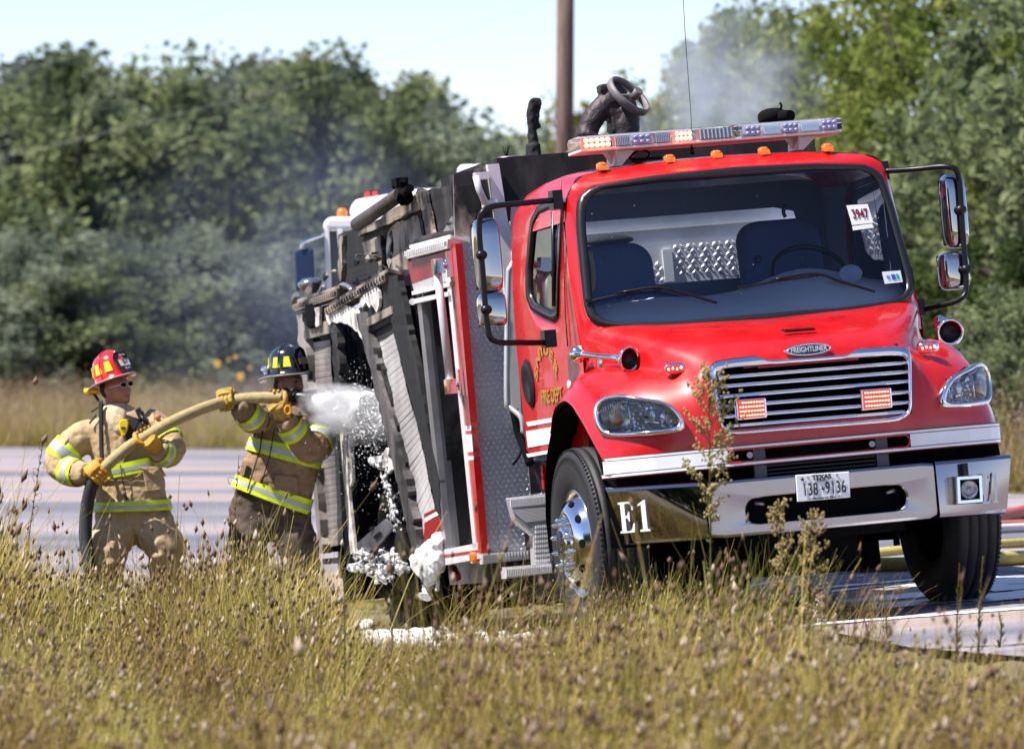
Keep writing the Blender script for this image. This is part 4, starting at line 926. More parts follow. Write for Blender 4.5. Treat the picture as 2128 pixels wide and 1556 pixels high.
for r in range(9):
    for k in range(7): x0 = 1113 + k * 4.6; yy = 1092 + r * 10 - k * .4; quadF(mb, [(x0, yy), (x0 + 2.2, yy), (x0 + 2.2, yy + 6), (x0, yy + 6)], 1.195, .01)
part(mb, 'step_mesh', M_TREADB, par=cs)
mb = MB(); quadF(mb, [(1050, 1178), (1146, 1170), (1150, 1190), (1052, 1202)], 1.15, .12); bs = part(mb, 'lower_step', M_TREAD)
mb = MB()
for i in range(26): x0 = 1052 + i * 3.7; quadF(mb, [(x0, 1180 - i * .3), (x0 + 1.7, 1180 - i * .3), (x0 + 2, 1198 - i * .35), (x0 + .3, 1198 - i * .35)], 1.143, .01)
part(mb, 'step_rib', M_TREADB, par=bs)
mb = MB(); mb.tube(cr([T(1078, 530, Y=1.95), T(1062, 555, Y=1.9), T(1056, 590, Y=1.9), T(1053, 820, Y=1.9), T(1060, 845, Y=1.9), T(1083, 868, Y=1.85), T(1088, 900, Y=1.85)], 6), .018, 8); part(mb, 'exhaust_rail', M_ALU)
mb = MB(); mb.tube(cr([T(1068, 850, Y=1.9), T(1078, 900, Y=1.9), T(1090, 930, Y=1.85), T(1102, 965, Y=1.8)], 6), .028, 8); mb.tube(cr([T(1085, 930, Y=1.9), T(1078, 950, Y=1.88), T(1066, 965, Y=1.88)], 4), .008, 6); part(mb, 'air_line', M_MATTE)
mb = MB(); quadF(mb, [(1098, 958), (1140, 956), (1140, 1022), (1104, 1026)], 1.9, .03); part(mb, 'mud_flap', mat('dull_plate', (.16, .15, .17), .4, .5, var=.5, vscale=8)); mb = MB(); quadF(mb, [(1127, 966), (1133, 965), (1139, 1006), (1131, 1016)], 1.5, .05); part(mb, 'red_bracket', M_RED)
# ---- leaning shutter, its frame and the burnt middle bay
def shutter(tl, tr, br, bl, n, X, m, lean=0.):
    fr_ = bpy.data.objects.new('roll_shutter', None); COL.objects.link(fr_); fr_.parent = truck
    P4 = [T(*p, X=X) for p in (tl, tr, br, bl)]
    for i in range(n):
        t0, t1 = i / n, (i + .945) / n
        a, b, c, d = P4[0].lerp(P4[3], t0), P4[1].lerp(P4[2], t0), P4[1].lerp(P4[2], t1), P4[0].lerp(P4[3], t1)
        wv = Vector((rng.uniform(-.0025, .0025), 0, 0)); h = .0025; rows = []
        for k in range(7):
            u = k / 6; tw = Vector((.006 * sin(u * 3 + i * .25), 0, 0))
            A, D = a.lerp(b, u) + wv + tw, d.lerp(c, u) + wv + tw
            rows.append([A + Vector((.008, 0, 0)), A, A.lerp(D, .5) + Vector((-.001, 0, 0)), D, D + Vector((.008, 0, 0))])
        mb = MB(); mb.grid(rows, 0, smooth=False); mb.build('slat', m, fr_)
    mb = MB(); mb.slab([p + Vector((.009, 0, 0)) for p in P4], (.004, 0, 0)); mb.build('curtain_back', M_SOOT, fr_)
    return fr_
sh1 = shutter((768, 706), (817, 681), (907, 1062), (864, 1145), 33, -1.21, M_SHUT)
sh2 = shutter((628, 715), (686, 706), (716, 1130), (668, 1140), 34, -1.20, M_SHUTD)
mb = MB(); rquad(mb, [(740, 652), (757, 648), (790, 790), (846, 1010), (872, 1165), (860, 1165), (820, 980), (777, 800)], -1.26, .05); part(mb, 'bent_jamb', soot_mat('scorched_jamb', (.13, .115, .115), (.02, .018, .02), .6, .2, 3))
mb = MB(); rquad(mb, [(757, 660), (772, 690), (820, 870), (866, 1080), (872, 1150), (858, 1120), (800, 900)], -1.235, .03); part(mb, 'jamb_channel', M_SOOT)
mb = MB(); rquad(mb, [(802, 576), (826, 572), (856, 720), (912, 1000), (916, 1080), (905, 1060), (880, 930), (816, 690)], -1.25, .04); part(mb, 'bent_jamb', M_SOOT)
mb = MB(); quad(mb, [(738, 650), (808, 574), (812, 640), (818, 664), (760, 696), (748, 690)], -1.24, .03); quad(mb, [(750, 668), (812, 636), (814, 652), (758, 682)], -1.26, .03, 1); hdr = part(mb, 'shutter_header', [M_SOOT, M_BURN])
mb = MB(); rquad(mb, [(748, 622), (764, 606), (782, 592), (786, 606), (787, 636), (782, 650), (777, 640), (771, 632), (767, 640), (760, 628), (752, 640), (748, 634)], -1.265, .02); part(mb, 'bare_patch', M_ASH, par=hdr)
mb = MB(); rquad(mb, [(758, 700), (812, 672), (820, 690), (768, 716)], -1.215, .03); part(mb, 'shutter_shade_rail', M_SOOT)
# dark wedge and scorched red skin between bay and compartment
mb = MB(); rquad(mb, [(826, 566), (852, 560), (928, 1150), (912, 1160), (905, 1070), (898, 1000), (857, 715)], -1.17, .02); part(mb, 'scorched_skin', soot_mat('scorched_red', (.30, .008, .02), (.014, .010, .018), .45, 0, 1.3, (1, 1, .5), .50, .66, .1))
for a, b in ((903, 1000), ):
    mb = MB(); quad(mb, [(893, 985), (900, 984), (905, 1015), (898, 1018)], -1.215, .01); quad(mb, [(884, 1075), (912, 1060), (914, 1068), (886, 1083)], -1.222, .01); part(mb, 'stripe_remnant', M_WHITE)
mb = MB(); quad(mb, [(880, 1068), (913, 1052), (913, 1060), (882, 1076)], -1.221, .01); quad(mb, [(882, 1086), (916, 1070), (920, 1110), (880, 1135)], -1.221, .01); part(mb, 'red_skin', M_DKRED)
# rear bay
mb = MB(); quad(mb, [(618, 652), (690, 630), (692, 664), (622, 680)], -1.24, .04); quad(mb, [(622, 680), (690, 664), (692, 690), (626, 708)], -1.245, .04, 1); rh = part(mb, 'rear_header', [M_SOOT, M_BURN])
mb = MB(); rquad(mb, [(652, 640), (664, 637), (663, 676), (657, 680)], -1.27, .02); part(mb, 'bare_patch', M_ASH, par=rh); mb = MB(); superbox(mb, T(650, 655, X=-1.25), .03, .18, .09, .6); part(mb, 'burnt_lamp', M_MATTE, par=rh)
mb = MB(); rquad(mb, [(616, 655), (628, 650), (650, 900), (670, 1150), (662, 1150), (640, 900)], -1.25, .06); part(mb, 'rear_jamb', M_SHUTD)
mb = MB(); rquad(mb, [(686, 640), (700, 690), (706, 800), (724, 1000), (736, 1150), (716, 1155), (702, 900), (690, 720)], -1.245, .05); part(mb, 'rear_jamb', M_SOOT)
mb = MB(); quad(mb, [(706, 900), (712, 890), (722, 960), (726, 1040), (738, 1150), (728, 1150), (718, 1050), (712, 970)], -1.26, .02); quad(mb, [(722, 910), (736, 895), (748, 905), (730, 930), (732, 1000), (727, 1010), (726, 960)], -1.26, .02); part(mb, 'flaked_edge', M_ASH)
mb = MB()
pts = [(676, 652), (690, 640), (716, 632), (742, 645), (750, 668), (758, 690), (754, 708), (748, 700), (744, 690), (738, 688), (732, 680), (722, 674), (714, 672), (706, 668), (700, 672), (690, 668), (684, 676), (678, 664)]
vs = [T(*p_, X=-1.255) for p_ in pts]; tri_poly(mb, vs, (.02, 0, 0)); part(mb, 'melted_flashing', M_ASH)
mb = MB(); mb.bb((-.64, 4.0, .56), (-.60, 5.8, 2.3))
quad(mb, [(735, 1060), (800, 870), (810, 880), (745, 1070)], -.7, .04); quad(mb, [(740, 920), (830, 980), (828, 992), (738, 935)], -.75, .04); quad(mb, [(700, 1000), (860, 1040), (860, 1055), (700, 1015)], -.7, .04); mb.bb((-1.1, 4.2, .56), (-.7, 5.6, .75))
part(mb, 'burnt_bay', M_SOOT)
mb = MB(); pts = [(742, 1128), (800, 1078), (816, 1096), (790, 1128), (760, 1150), (746, 1146)]; tri_poly(mb, [T(*p_, X=-1.33) + Vector((0, 0, 0)) for p_ in pts], (.02, .02, 0)); q_ = part(mb, 'fallen_panel', mat('fallen_sheet', (.24, .24, .28), .35, .7, var=.5, vscale=5))
mb = MB(); tri_poly(mb, [T(*p_, X=-1.345) for p_ in [(775, 1115), (788, 1104), (792, 1108), (778, 1120)]], (.006, 0, 0)); tri_poly(mb, [T(*p_, X=-1.345) for p_ in [(766, 1098), (772, 1092), (773, 1096), (767, 1103)]], (.006, 0, 0)); part(mb, 'panel_slot', M_MATTE, par=q_)
# ash and foam clinging in the bay
mb = MB()
for (x, y, r) in [(772, 957, .035), (780, 962, .04), (786, 955, .035), (790, 968, .03), (798, 948, .03), (795, 960, .04), (806, 955, .025), (808, 970, .03), (803, 978, .02), (800, 992, .025), (808, 1010, .02), (812, 1030, .022), (816, 1052, .02)]: mb.ball(T(x, y, X=-1.24), (r * .7, r * 1.3, r * .8), 9, 6)
for _ in range(260):
    t = rng.random(); x = lerp(797, 824, t) + rng.gauss(0, 7); y = lerp(985, 1100, t) + rng.gauss(0, 14); r = .005 + .008 * rng.random() ** 2; mb.ball(T(x, y, X=-1.22), (r, r, r * 1.8), 6, 4)
for cx_, cy_, sd in ((752, 1150, 10), (775, 1172, 14), (808, 1158, 12), (832, 1178, 9), (740, 1178, 8), (795, 1192, 14)):
    for _ in range(110): q_ = rng.random() ** 2; mb.ball(T(cx_ + rng.gauss(0, sd), cy_ + rng.gauss(0, sd * .6), X=-1.25 - .14 * rng.random()), (.006 + .012 * q_, .010 + .026 * q_, .006 + .010 * q_), 6, 4)
mb2 = MB(); tri_poly(mb2, [T(*p_, X=-1.25) for p_ in [(768, 958), (776, 950), (792, 946), (803, 930), (808, 934), (806, 948), (812, 975), (806, 985), (800, 972), (790, 970), (782, 968), (776, 966)]], (.02, 0, 0)); part(mb2, 'torn_sheet', M_ASH)
o = fused('clinging_foam', mb, soot_mat('wet_ash', (.58, .57, .58), (.10, .09, .10), .7, 0, 14, (1, 1, 1), .40, .56, .4), .0095, body, 1, .02, .02); o['kind'] = 'stuff'
# foam-covered melted fender at the foot of the compartment
mb = MB()
for (x, y, rx, rz, dx) in [(914, 1118, .03, .05, .0), (908, 1130, .06, .06, .04), (900, 1145, .08, .08, .06), (888, 1148, .08, .06, .09), (876, 1158, .08, .07, .11), (868, 1168, .06, .07, .12), (884, 1170, .10, .09, .10), (902, 1165, .10, .10, .06), (913, 1155, .06, .10, .02), (880, 1184, .07, .06, .09), (896, 1188, .08, .07, .06), (892, 1202, .05, .05, .05)]: mb.ball(T(x, y, X=-1.25 - dx * .6), (.05, rx * 1.6, rz), 12, 8)
fo_ = fused('melted_fender', mb, mat('foamed_white', (.80, .79, .81), .7, var=.45, vscale=22, bump=.7, bscale=25), .014, body, 3, .035, .05)
mb = MB(); mb.tube(cr([T(892, 1205, X=-1.25), T(888, 1222, X=-1.27), T(882, 1240, X=-1.3)], 4), [.03, .035, .02, .04, .03, .035, .02, .03, .05][:9], 7); mb.tube(cr([T(908, 1196, X=-1.25), T(910, 1212, X=-1.26), T(908, 1228, X=-1.27)], 4), .014, 6); part(mb, 'foam_drip', M_FOAM, par=fo_)
mb = MB(); quad(mb, [(930, 1172), (1000, 1162), (1010, 1210), (935, 1215)], -1.0, .3); mb.tube([T(940, 1180, X=-1.1), T(950, 1200, X=-1.1)], .03, 6, 1); part(mb, 'lower_frame', [mat('dusty_grey', (.22, .21, .22), .7, var=.4), M_DKRED])
# ---- upper tier
XU = -.98
mb = MB(); rquad(mb, [(697, 600), (703, 488), (738, 474), (840, 440), (868, 392), (885, 398), (940, 383), (962, 492), (905, 500), (842, 530), (800, 568), (760, 590)], XU + .02, .03); up = part(mb, 'hose_bed_wall', M_SOOT)
mb = MB(); rquad(mb, [(742, 485), (868, 400), (872, 435), (800, 468), (745, 492)], XU - .02, .03); part(mb, 'hose_bed_rail', M_BURN, par=up)
mb = MB(); rquad(mb, [(815, 468), (868, 448), (880, 500), (846, 520), (850, 560), (806, 566), (818, 520)], XU - .005, .02); rquad(mb, [(752, 505), (782, 492), (784, 530), (766, 532), (758, 525)], XU - .004, .02); part(mb, 'scorched_patch', M_BURN, par=up)
mb = MB(); tri_poly(mb, [T(*p_, X=XU - .01) for p_ in [(808, 480), (824, 470), (836, 462), (838, 458), (826, 462), (812, 474), (806, 486), (812, 500), (808, 512), (806, 530), (812, 545), (808, 560), (804, 545), (802, 520), (804, 500)]], (.01, 0, 0)); part(mb, 'ash_flake', M_ASH, par=up)
mb = MB(); rquad(mb, [(782, 492), (790, 490), (796, 572), (786, 580)], XU - .02, .03); rquad(mb, [(868, 396), (884, 398), (905, 500), (888, 500)], XU - .015, .02); rquad(mb, [(738, 528), (772, 524), (772, 528), (738, 533)], XU - .15, .05); rquad(mb, [(700, 590), (706, 490), (712, 490), (708, 590)], XU - .01, .03); part(mb, 'hose_bed_stay', M_BURN, par=up)
mb = MB(); tri_poly(mb, [T(*p_, X=XU - .03) for p_ in [(901, 426), (911, 424), (905, 436)]], (.01, 0, 0)); mb2 = part(mb, 'sky_gap', M_WHITE, par=up); bpy.data.objects.remove(mb2)
mb = MB(); tri_poly(mb, [T(*p_, X=XU - .05) for p_ in [(918, 486), (938, 450), (946, 482), (940, 488)]], (.02, 0, 0)); part(mb, 'bent_reflector', M_GREYMET, par=up)
mb = MB(); mb.tube([T(742, 466, X=XU - .12), T(784, 438, X=XU - .12), T(832, 404, X=XU - .12)], .047, 14); part(mb, 'suction_hose', mat('scorched_hose', (.06, .045, .04), .55, var=.4, vscale=8), par=up)
mb = MB(); mb.tube(cr([T(842, 412, X=XU - .1), T(836, 400, X=XU - .1), T(832, 388, X=XU - .1), T(838, 374, X=XU - .1)], 3), [.06, .05, .04, .035, .03, .045, .05, .04, .02, .02][:10], 7); mb.box(T(831, 380, X=XU - .1), (.08, .14, .06)); mb.tube([T(840, 400, X=XU - .12), T(852, 392, X=XU - .12)], .03, 6); part(mb, 'charred_bracket', M_MATTE, par=up)
mb = MB()
for (x, y) in ((655, 598), ):
    c = T(645, 590, X=-1.15); mb.lathe([(.0, .045), (.05, .04), (.088, .012), (.088, -.004), (.06, -.05), (.028, -.078), (.0, -.08)], Matrix.Translation(c), 24)
mb.tube([c, T(650, 625, X=-1.15)], .03, 6); part(mb, 'scene_lamp', mat('smoky_chrome', (.42, .42, .46), .18, .9))
mb = MB(); mb.tube([T(612, 628, X=-1.2), T(616, 612, X=-1.2)], [.03, .022], 8); mb.tube(cr([T(705, 600, X=-1.2), T(712, 592, X=-1.2), T(724, 596, X=-1.2), T(732, 604, X=-1.2)], 4), .018, 6); part(mb, 'rear_fitting', M_GREYMET)

for k in range(9):
    x = rng.uniform(700, 770); y = rng.uniform(668, 720); L_ = rng.uniform(60, 210); mb = MB(); mb.tube(cr([T(x, y, X=-1.05), T(x + rng.uniform(-8, 12), y + L_ * .5, X=-1.0), T(x + rng.uniform(-6, 20), y + L_, X=-1.02)], 5), .006, 5); part(mb, 'hanging_wire', M_SOOT)
for k in range(14):
    x = rng.uniform(640, 930); y0 = itp(x, [(640, 612), (700, 560), (800, 540), (930, 470)]) ; mb = MB(); w_ = rng.uniform(2, 6); h_ = rng.uniform(6, 22)
    tri_poly(mb, [T(x, y0, X=-1.02), T(x + w_, y0 - 2, X=-1.03), T(x + w_ * 1.4, y0 - h_ * .5, X=-1.06), T(x + w_ * .6, y0 - h_, X=-1.04), T(x - w_ * .4, y0 - h_ * .6, X=-1.05)], (.008, 0, 0)); part(mb, 'curled_flake', M_SOOT if k % 3 else M_BURN)
# ================================================================== ground, road, verge
def lp2(x, tab): return itp(x, tab)
NEAR = [(-80, 62), (-20, 47), (-4.5, 43.5), (-2.0, 42.0), (-.4, 40.5), (.4, 37.5), (.95, 34.0), (1.45, 30.8), (1.62, 28.6), (1.80, 27.0), (2.4, 24.9), (3.4, 22.5), (6, 15), (14, 2), (60, -60)]
FAR = [(-80, 104), (-10, 102), (-3, 99), (1.5, 78), (5.6, 57), (9, 50), (60, 30)]
def roadz(x, y):
    a = max(-.40, min(.13, .088 * (x - 1.57)))
    b = -.030 * max(-1.0, min(6.0, y - 30)) * (1 - sstep(.5, 2.2, x))
    near = max(-.44, a + b)
    return lerp(near, -.25 if x < 1 else -.05, sstep(44, 66, y))
def gz(x, y):
    y0 = itp(x, NEAR); y1 = itp(x, FAR)
    t = (y0 - y) * .75
    z = roadz(x, y)
    if t > 0: z = lerp(z - .01, -.42 + .05 * sin(x * .9 + 1) + .05 * sin(y * .7), sstep(0, 2.2, t))
    if y > y1: z = roadz(x, y1) + .02 + .25 * sstep(0, 12, y - y1)
    v = (x - O_T.x, y - O_T.y); lx = v[0] * cos(TH) + v[1] * sin(TH); ly = -v[0] * sin(TH) + v[1] * cos(TH)
    d = sqrt(max(0, -1.7 - lx, lx - 1.4) ** 2 + max(0, -1.2 - ly, ly - 7.2) ** 2)
    if d < 1.3 and not (y0 - .05 <= y <= y1): z = lerp(max(-.46, sin(RO) * lx - sin(PT) * min(ly, 6.5) - .004), z, sstep(0, 1.3, d))
    if y < 12: z = lerp(z, -.1, sstep(12, 2, y))
    return z
def grade(a, b, n, p): return [a + (b - a) * ((i / n) ** p) for i in range(n + 1)]
xs = sorted(set([round(v, 3) for v in [-400, -250, -150, -90, -60, -40, -28, -20, -15] + [-12 + .4 * i for i in range(61)] + [15, 20, 28, 40, 60, 90, 150, 250, 400]]))
ys = sorted(set([round(v, 3) for v in [-300, -150, -80, -40, -20, -8, 0, 4, 8, 11] + [12 + .45 * i for i in range(80)] + [50, 54, 58, 62, 67, 72, 78, 85, 92, 98, 101, 104, 108, 112, 118, 126, 140, 180, 260, 400, 700, 1500]]))
def ground_mat():
    m = mat('dry_soil', (.115, .095, .045), .95, var=.5, vscale=1.4, bump=.7, bscale=14); return m
mb = MB(); mb.grid([[Vector((x, y, gz(x, y) - .012)) for x in xs] for y in ys], 0)
g = mb.build('ground', ground_mat(), weld=False); g['kind'] = 'structure'
def road_mat():
    m = bpy.data.materials.new('pale_asphalt'); m.use_nodes = True; n = m.node_tree; b = n.nodes['Principled BSDF']; b.inputs['Roughness'].default_value = .8
    tc = n.nodes.new('ShaderNodeTexCoord')
    def noise_(scale, st, det=6):
        mp = n.nodes.new('ShaderNodeMapping'); mp.inputs['Scale'].default_value = st; mp.inputs['Location'].default_value = (3.1, 11.3, 0); t = n.nodes.new('ShaderNodeTexNoise'); t.inputs['Scale'].default_value = scale; t.inputs['Detail'].default_value = det
        n.links.new(tc.outputs['Object'], mp.inputs[0]); n.links.new(mp.outputs[0], t.inputs['Vector']); return t
    a = noise_(.9, (.05, .32, 1)); f = noise_(60, (1, 1, 1), 8); s_ = noise_(9, (.35, 1.2, 1), 4)
    r1 = n.nodes.new('ShaderNodeValToRGB'); e = r1.color_ramp.elements; e[0].position = .41; e[0].color = (.13, .13, .16, 1); e[1].position = .54; e[1].color = (.32, .275, .295, 1)
    x = e.new(.60); x.color = (.31, .225, .165, 1); x = e.new(.66); x.color = (.335, .29, .31, 1)
    n.links.new(a.outputs['Fac'], r1.inputs[0])
    r2 = n.nodes.new('ShaderNodeValToRGB'); e = r2.color_ramp.elements; e[0].position = .30; e[0].color = (.55, .55, .55, 1); e[1].position = .55; e[1].color = (1.05, 1.05, 1.05, 1)
    n.links.new(f.outputs['Fac'], r2.inputs[0])
    r3 = n.nodes.new('ShaderNodeValToRGB'); e = r3.color_ramp.elements; e[0].position = .30; e[0].color = (.35, .35, .36, 1); e[1].position = .37; e[1].color = (1, 1, 1, 1)
    n.links.new(s_.outputs['Fac'], r3.inputs[0])
    mx = n.nodes.new('ShaderNodeMixRGB'); mx.blend_type = 'MULTIPLY'; mx.inputs[0].default_value = .7; n.links.new(r1.outputs[0], mx.inputs[1]); n.links.new(r2.outputs[0], mx.inputs[2])
    mx2 = n.nodes.new('ShaderNodeMixRGB'); mx2.blend_type = 'MULTIPLY'; mx2.inputs[0].default_value = .85; n.links.new(mx.outputs[0], mx2.inputs[1]); n.links.new(r3.outputs[0], mx2.inputs[2])
    n.links.new(mx2.outputs[0], b.inputs['Base Color'])
    bp = n.nodes.new('ShaderNodeBump'); bp.inputs['Strength'].default_value = .4; bp.inputs['Distance'].default_value = .01; n.links.new(f.outputs['Fac'], bp.inputs['Height']); n.links.new(bp.outputs[0], b.inputs['Normal'])
    return m
rx = [v for v in xs if -80 <= v <= 60]
mb = MB(); rows = []
for i in range(141):
    t = (i / 140) ** 2.0; row = []
    for x in rx:
        y0, y1 = itp(x, NEAR), itp(x, FAR); y0 += .10 * sin(x * 5.1) * .5; y = lerp(y0, max(y1, y0 + 3), t); row.append(Vector((x, y, roadz(x, y) + .006)))
    rows.append(row)
mb.grid(rows, 0); road = mb.build('road', road_mat(), weld=False); road['kind'] = 'structure'
def onroad(px, py, dz=0.):                                  # where the sight line meets the pavement
    d = 20.
    while d < 140:
        p = W(px, py, d)
        if p.z <= roadz(p.x, p.y) + dz: return p
        d += .03
    return W(px, py, 100)
mb = MB(); rows = []
for k in range(30):
    px = lerp(1690, 2260, k / 29); a = onroad(px, itp(px, [(1690, 1296), (1850, 1284), (2000, 1272), (2128, 1263), (2260, 1252)]), .012)
    w_ = .20 + .02 * sin(k * 1.7); rows.append([Vector((a.x, a.y - w_ / 2, roadz(a.x, a.y - w_ / 2) + .012)), Vector((a.x, a.y + w_ / 2, roadz(a.x, a.y + w_ / 2) + .012))])
mb.grid(rows, 0); mk = mb.build('road_marking', mat('worn_line_paint', (.74, .74, .76), .7, var=.12, vscale=9), weld=False); mk['kind'] = 'structure'
mb = MB(); rows = []
for k in range(24):
    px = lerp(1540, 2260, k / 23); a = onroad(px, itp(px, [(1540, 1362), (1850, 1352), (2128, 1338), (2260, 1330)]), .011)
    rows.append([Vector((a.x, a.y, roadz(a.x, a.y) + .011)), Vector((a.x, a.y + .05 + .03 * sin(k * 2.1), roadz(a.x, a.y) + .011))])
mb.grid(rows, 0); mk = mb.build('pavement_joint', mat('joint_tar', (.05, .045, .05), .9), weld=False); mk['kind'] = 'structure'

# ================================================================== hoses lying on the road
def road_hose(pts, r, m, label):
    ps = []
    for px, py in pts: p = onroad(px, py); ps.append(Vector((p.x, p.y, roadz(p.x, p.y) + r + .008)))
    mb = MB(); mb.tube(cr(ps, 6), r, 12); return tag(mb.build('fire_hose', m), label, 'fire hose', 'hoses lying on the road')
M_HOSEY = mat('yellow_hose', (.42, .33, .09), .75, var=.15, vscale=20)
road_hose([(1560, 1180), (1640, 1176), (1717, 1170), (1800, 1162), (1917, 1150), (2030, 1143), (2128, 1139), (2300, 1130)], .032, M_HOSEY, 'thinner yellow hose on the road, the farther of the two yellow ones')
road_hose([(1560, 1192), (1660, 1191), (1760, 1190), (1850, 1189), (1930, 1186), (2030, 1180), (2128, 1175), (2300, 1166)], .046, M_HOSEY, 'thick yellow hose on the road nearest the truck front wheels')
road_hose([(2000, 1111), (2060, 1110), (2128, 1107), (2300, 1101)], .035, mat('white_hose', (.62, .58, .56), .7), 'white hose on the road between the red and yellow hoses')
road_hose([(1980, 1104), (2060, 1093), (2100, 1085), (2140, 1075), (2300, 1040)], .055, mat('red_hose', (.45, .07, .035), .55), 'thick red hose curving on the road behind the front tire')
road_hose([(1980, 1104), (2080, 1098), (2128, 1096), (2300, 1092)], .028, mat('red_hose_pale', (.50, .16, .10), .6), 'thin pale red hose lying straight beside the thick red one')

# ================================================================== foam on the ground
def foam_lumps(name, pts, label, n, r0, r1, spread, surf=gz):
    mb = MB()
    for _ in range(n):
        t = rng.random() * (len(pts) - 1); i = int(t); p = Vector(pts[i]).lerp(Vector(pts[i + 1]), t - i); p += Vector((rng.gauss(0, spread), rng.gauss(0, spread * 1.6), 0)); r = lerp(r0, r1, rng.random() ** 2)
        mb.ball((p.x, p.y, surf(p.x, p.y) + r * .12), (r * 1.3, r * 1.3, r * .75), 8, 5, M=Matrix.Rotation(rng.random() * 6, 3, 'Z'))
    return tag(fused(name, mb, M_FOAM, .014, None, 1, .03, .05), label, 'foam', None, 'stuff')
def og(px, d): x = (px - CXP) / FPX * d; return (x, d, 0)
foam_lumps('foam', [M_T @ Vector((-1.45, 6.2, 0)), M_T @ Vector((-1.5, 4.6, 0)), M_T @ Vector((-1.5, 3.2, 0)), M_T @ Vector((-1.45, 1.9, 0)), M_T @ Vector((-1.4, .75, 0))], 'white firefighting foam lying along the grass beside the burnt truck', 420, .010, .050, .24)
foam_lumps('foam', [M_T @ Vector((-1.5, 5.6, 0)), M_T @ Vector((-1.4, 4.8, 0)), M_T @ Vector((-1.4, 4.0, 0))], 'grey-white foam heap under the burnt bay of the truck', 420, .02, .09, .22)
foam_lumps('foam', [og(560, 37), og(620, 36.5)], 'foam scattered on the verge', 60, .02, .06, .3)
mb = MB(); nx, ny = 110, 60                                  # thin wet film under and beside the truck
verts = [[None] * nx for _ in range(ny)]
rows = []
for j in range(ny):
    row = []
    for i in range(nx):
        x = lerp(1.2, 6.5, i / (nx - 1)); y = lerp(29.7, 35.5, j / (ny - 1)); h = noise.fractal(Vector((x * .8, y * 1.9, 3)), 1., 2., 4)
        row.append(Vector((x, y, roadz(x, y) + .010 + .012 * max(0, h))))
    rows.append(row)
def fk(c): return noise.fractal(Vector((c.x * .8, c.y * 1.9, 3)), 1., 2., 4) > .0 + .10 * (c.y - 31.5)
mb.grid(rows, 0, keep=fk); tag(mb.build('foam', mat('foam_film', (.62, .66, .72), .35), weld=False), 'thin wet film of foam on the road under the truck', 'foam', None, 'stuff')

# ================================================================== trees
def foliage_mat(name, c1, c2, c3, tr=.35):
    m = bpy.data.materials.new(name); m.use_nodes = True; n = m.node_tree; n.nodes.clear()
    o = n.nodes.new('ShaderNodeOutputMaterial'); d = n.nodes.new('ShaderNodeBsdfDiffuse'); t = n.nodes.new('ShaderNodeBsdfTranslucent'); mx = n.nodes.new('ShaderNodeMixShader'); mx.inputs[0].default_value = tr
    tc = n.nodes.new('ShaderNodeNewGeometry'); ns = n.nodes.new('ShaderNodeTexNoise'); ns.inputs['Scale'].default_value = .55; ns.inputs['Detail'].default_value = 5
    n.links.new(tc.outputs['Position'], ns.inputs['Vector']); r = n.nodes.new('ShaderNodeValToRGB'); e = r.color_ramp.elements
    e[0].position = .34; e[0].color = (*c1, 1); e[1].position = .66; e[1].color = (*c3, 1); x = e.new(.5); x.color = (*c2, 1)
    n.links.new(ns.outputs['Fac'], r.inputs[0]); n.links.new(r.outputs[0], d.inputs[0])
    hs = n.nodes.new('ShaderNodeHueSaturation'); hs.inputs['Value'].default_value = 1.3; n.links.new(r.outputs[0], hs.inputs['Color']); n.links.new(hs.outputs[0], t.inputs[0])
    n.links.new(d.outputs[0], mx.inputs[1]); n.links.new(t.outputs[0], mx.inputs[2]); n.links.new(mx.outputs[0], o.inputs[0]); return m
M_LEAF = [foliage_mat('leaves_hazegreen', (.092, .115, .090), (.160, .188, .135), (.255, .28, .20)),  # smoke haze over the left tree line is put into this leaf colour
          foliage_mat('leaves_green', (.090, .120, .062), (.158, .188, .092), (.24, .265, .135)),
          foliage_mat('leaves_yellowgreen', (.085, .115, .026), (.15, .185, .045), (.25, .265, .08)),
          foliage_mat('leaves_olive', (.12, .115, .025), (.18, .165, .04), (.25, .20, .05)),
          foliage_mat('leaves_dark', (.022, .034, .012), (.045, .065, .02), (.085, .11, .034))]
M_BARK = mat('bark', (.055, .042, .034), .9, var=.4, vscale=6, bump=.5)
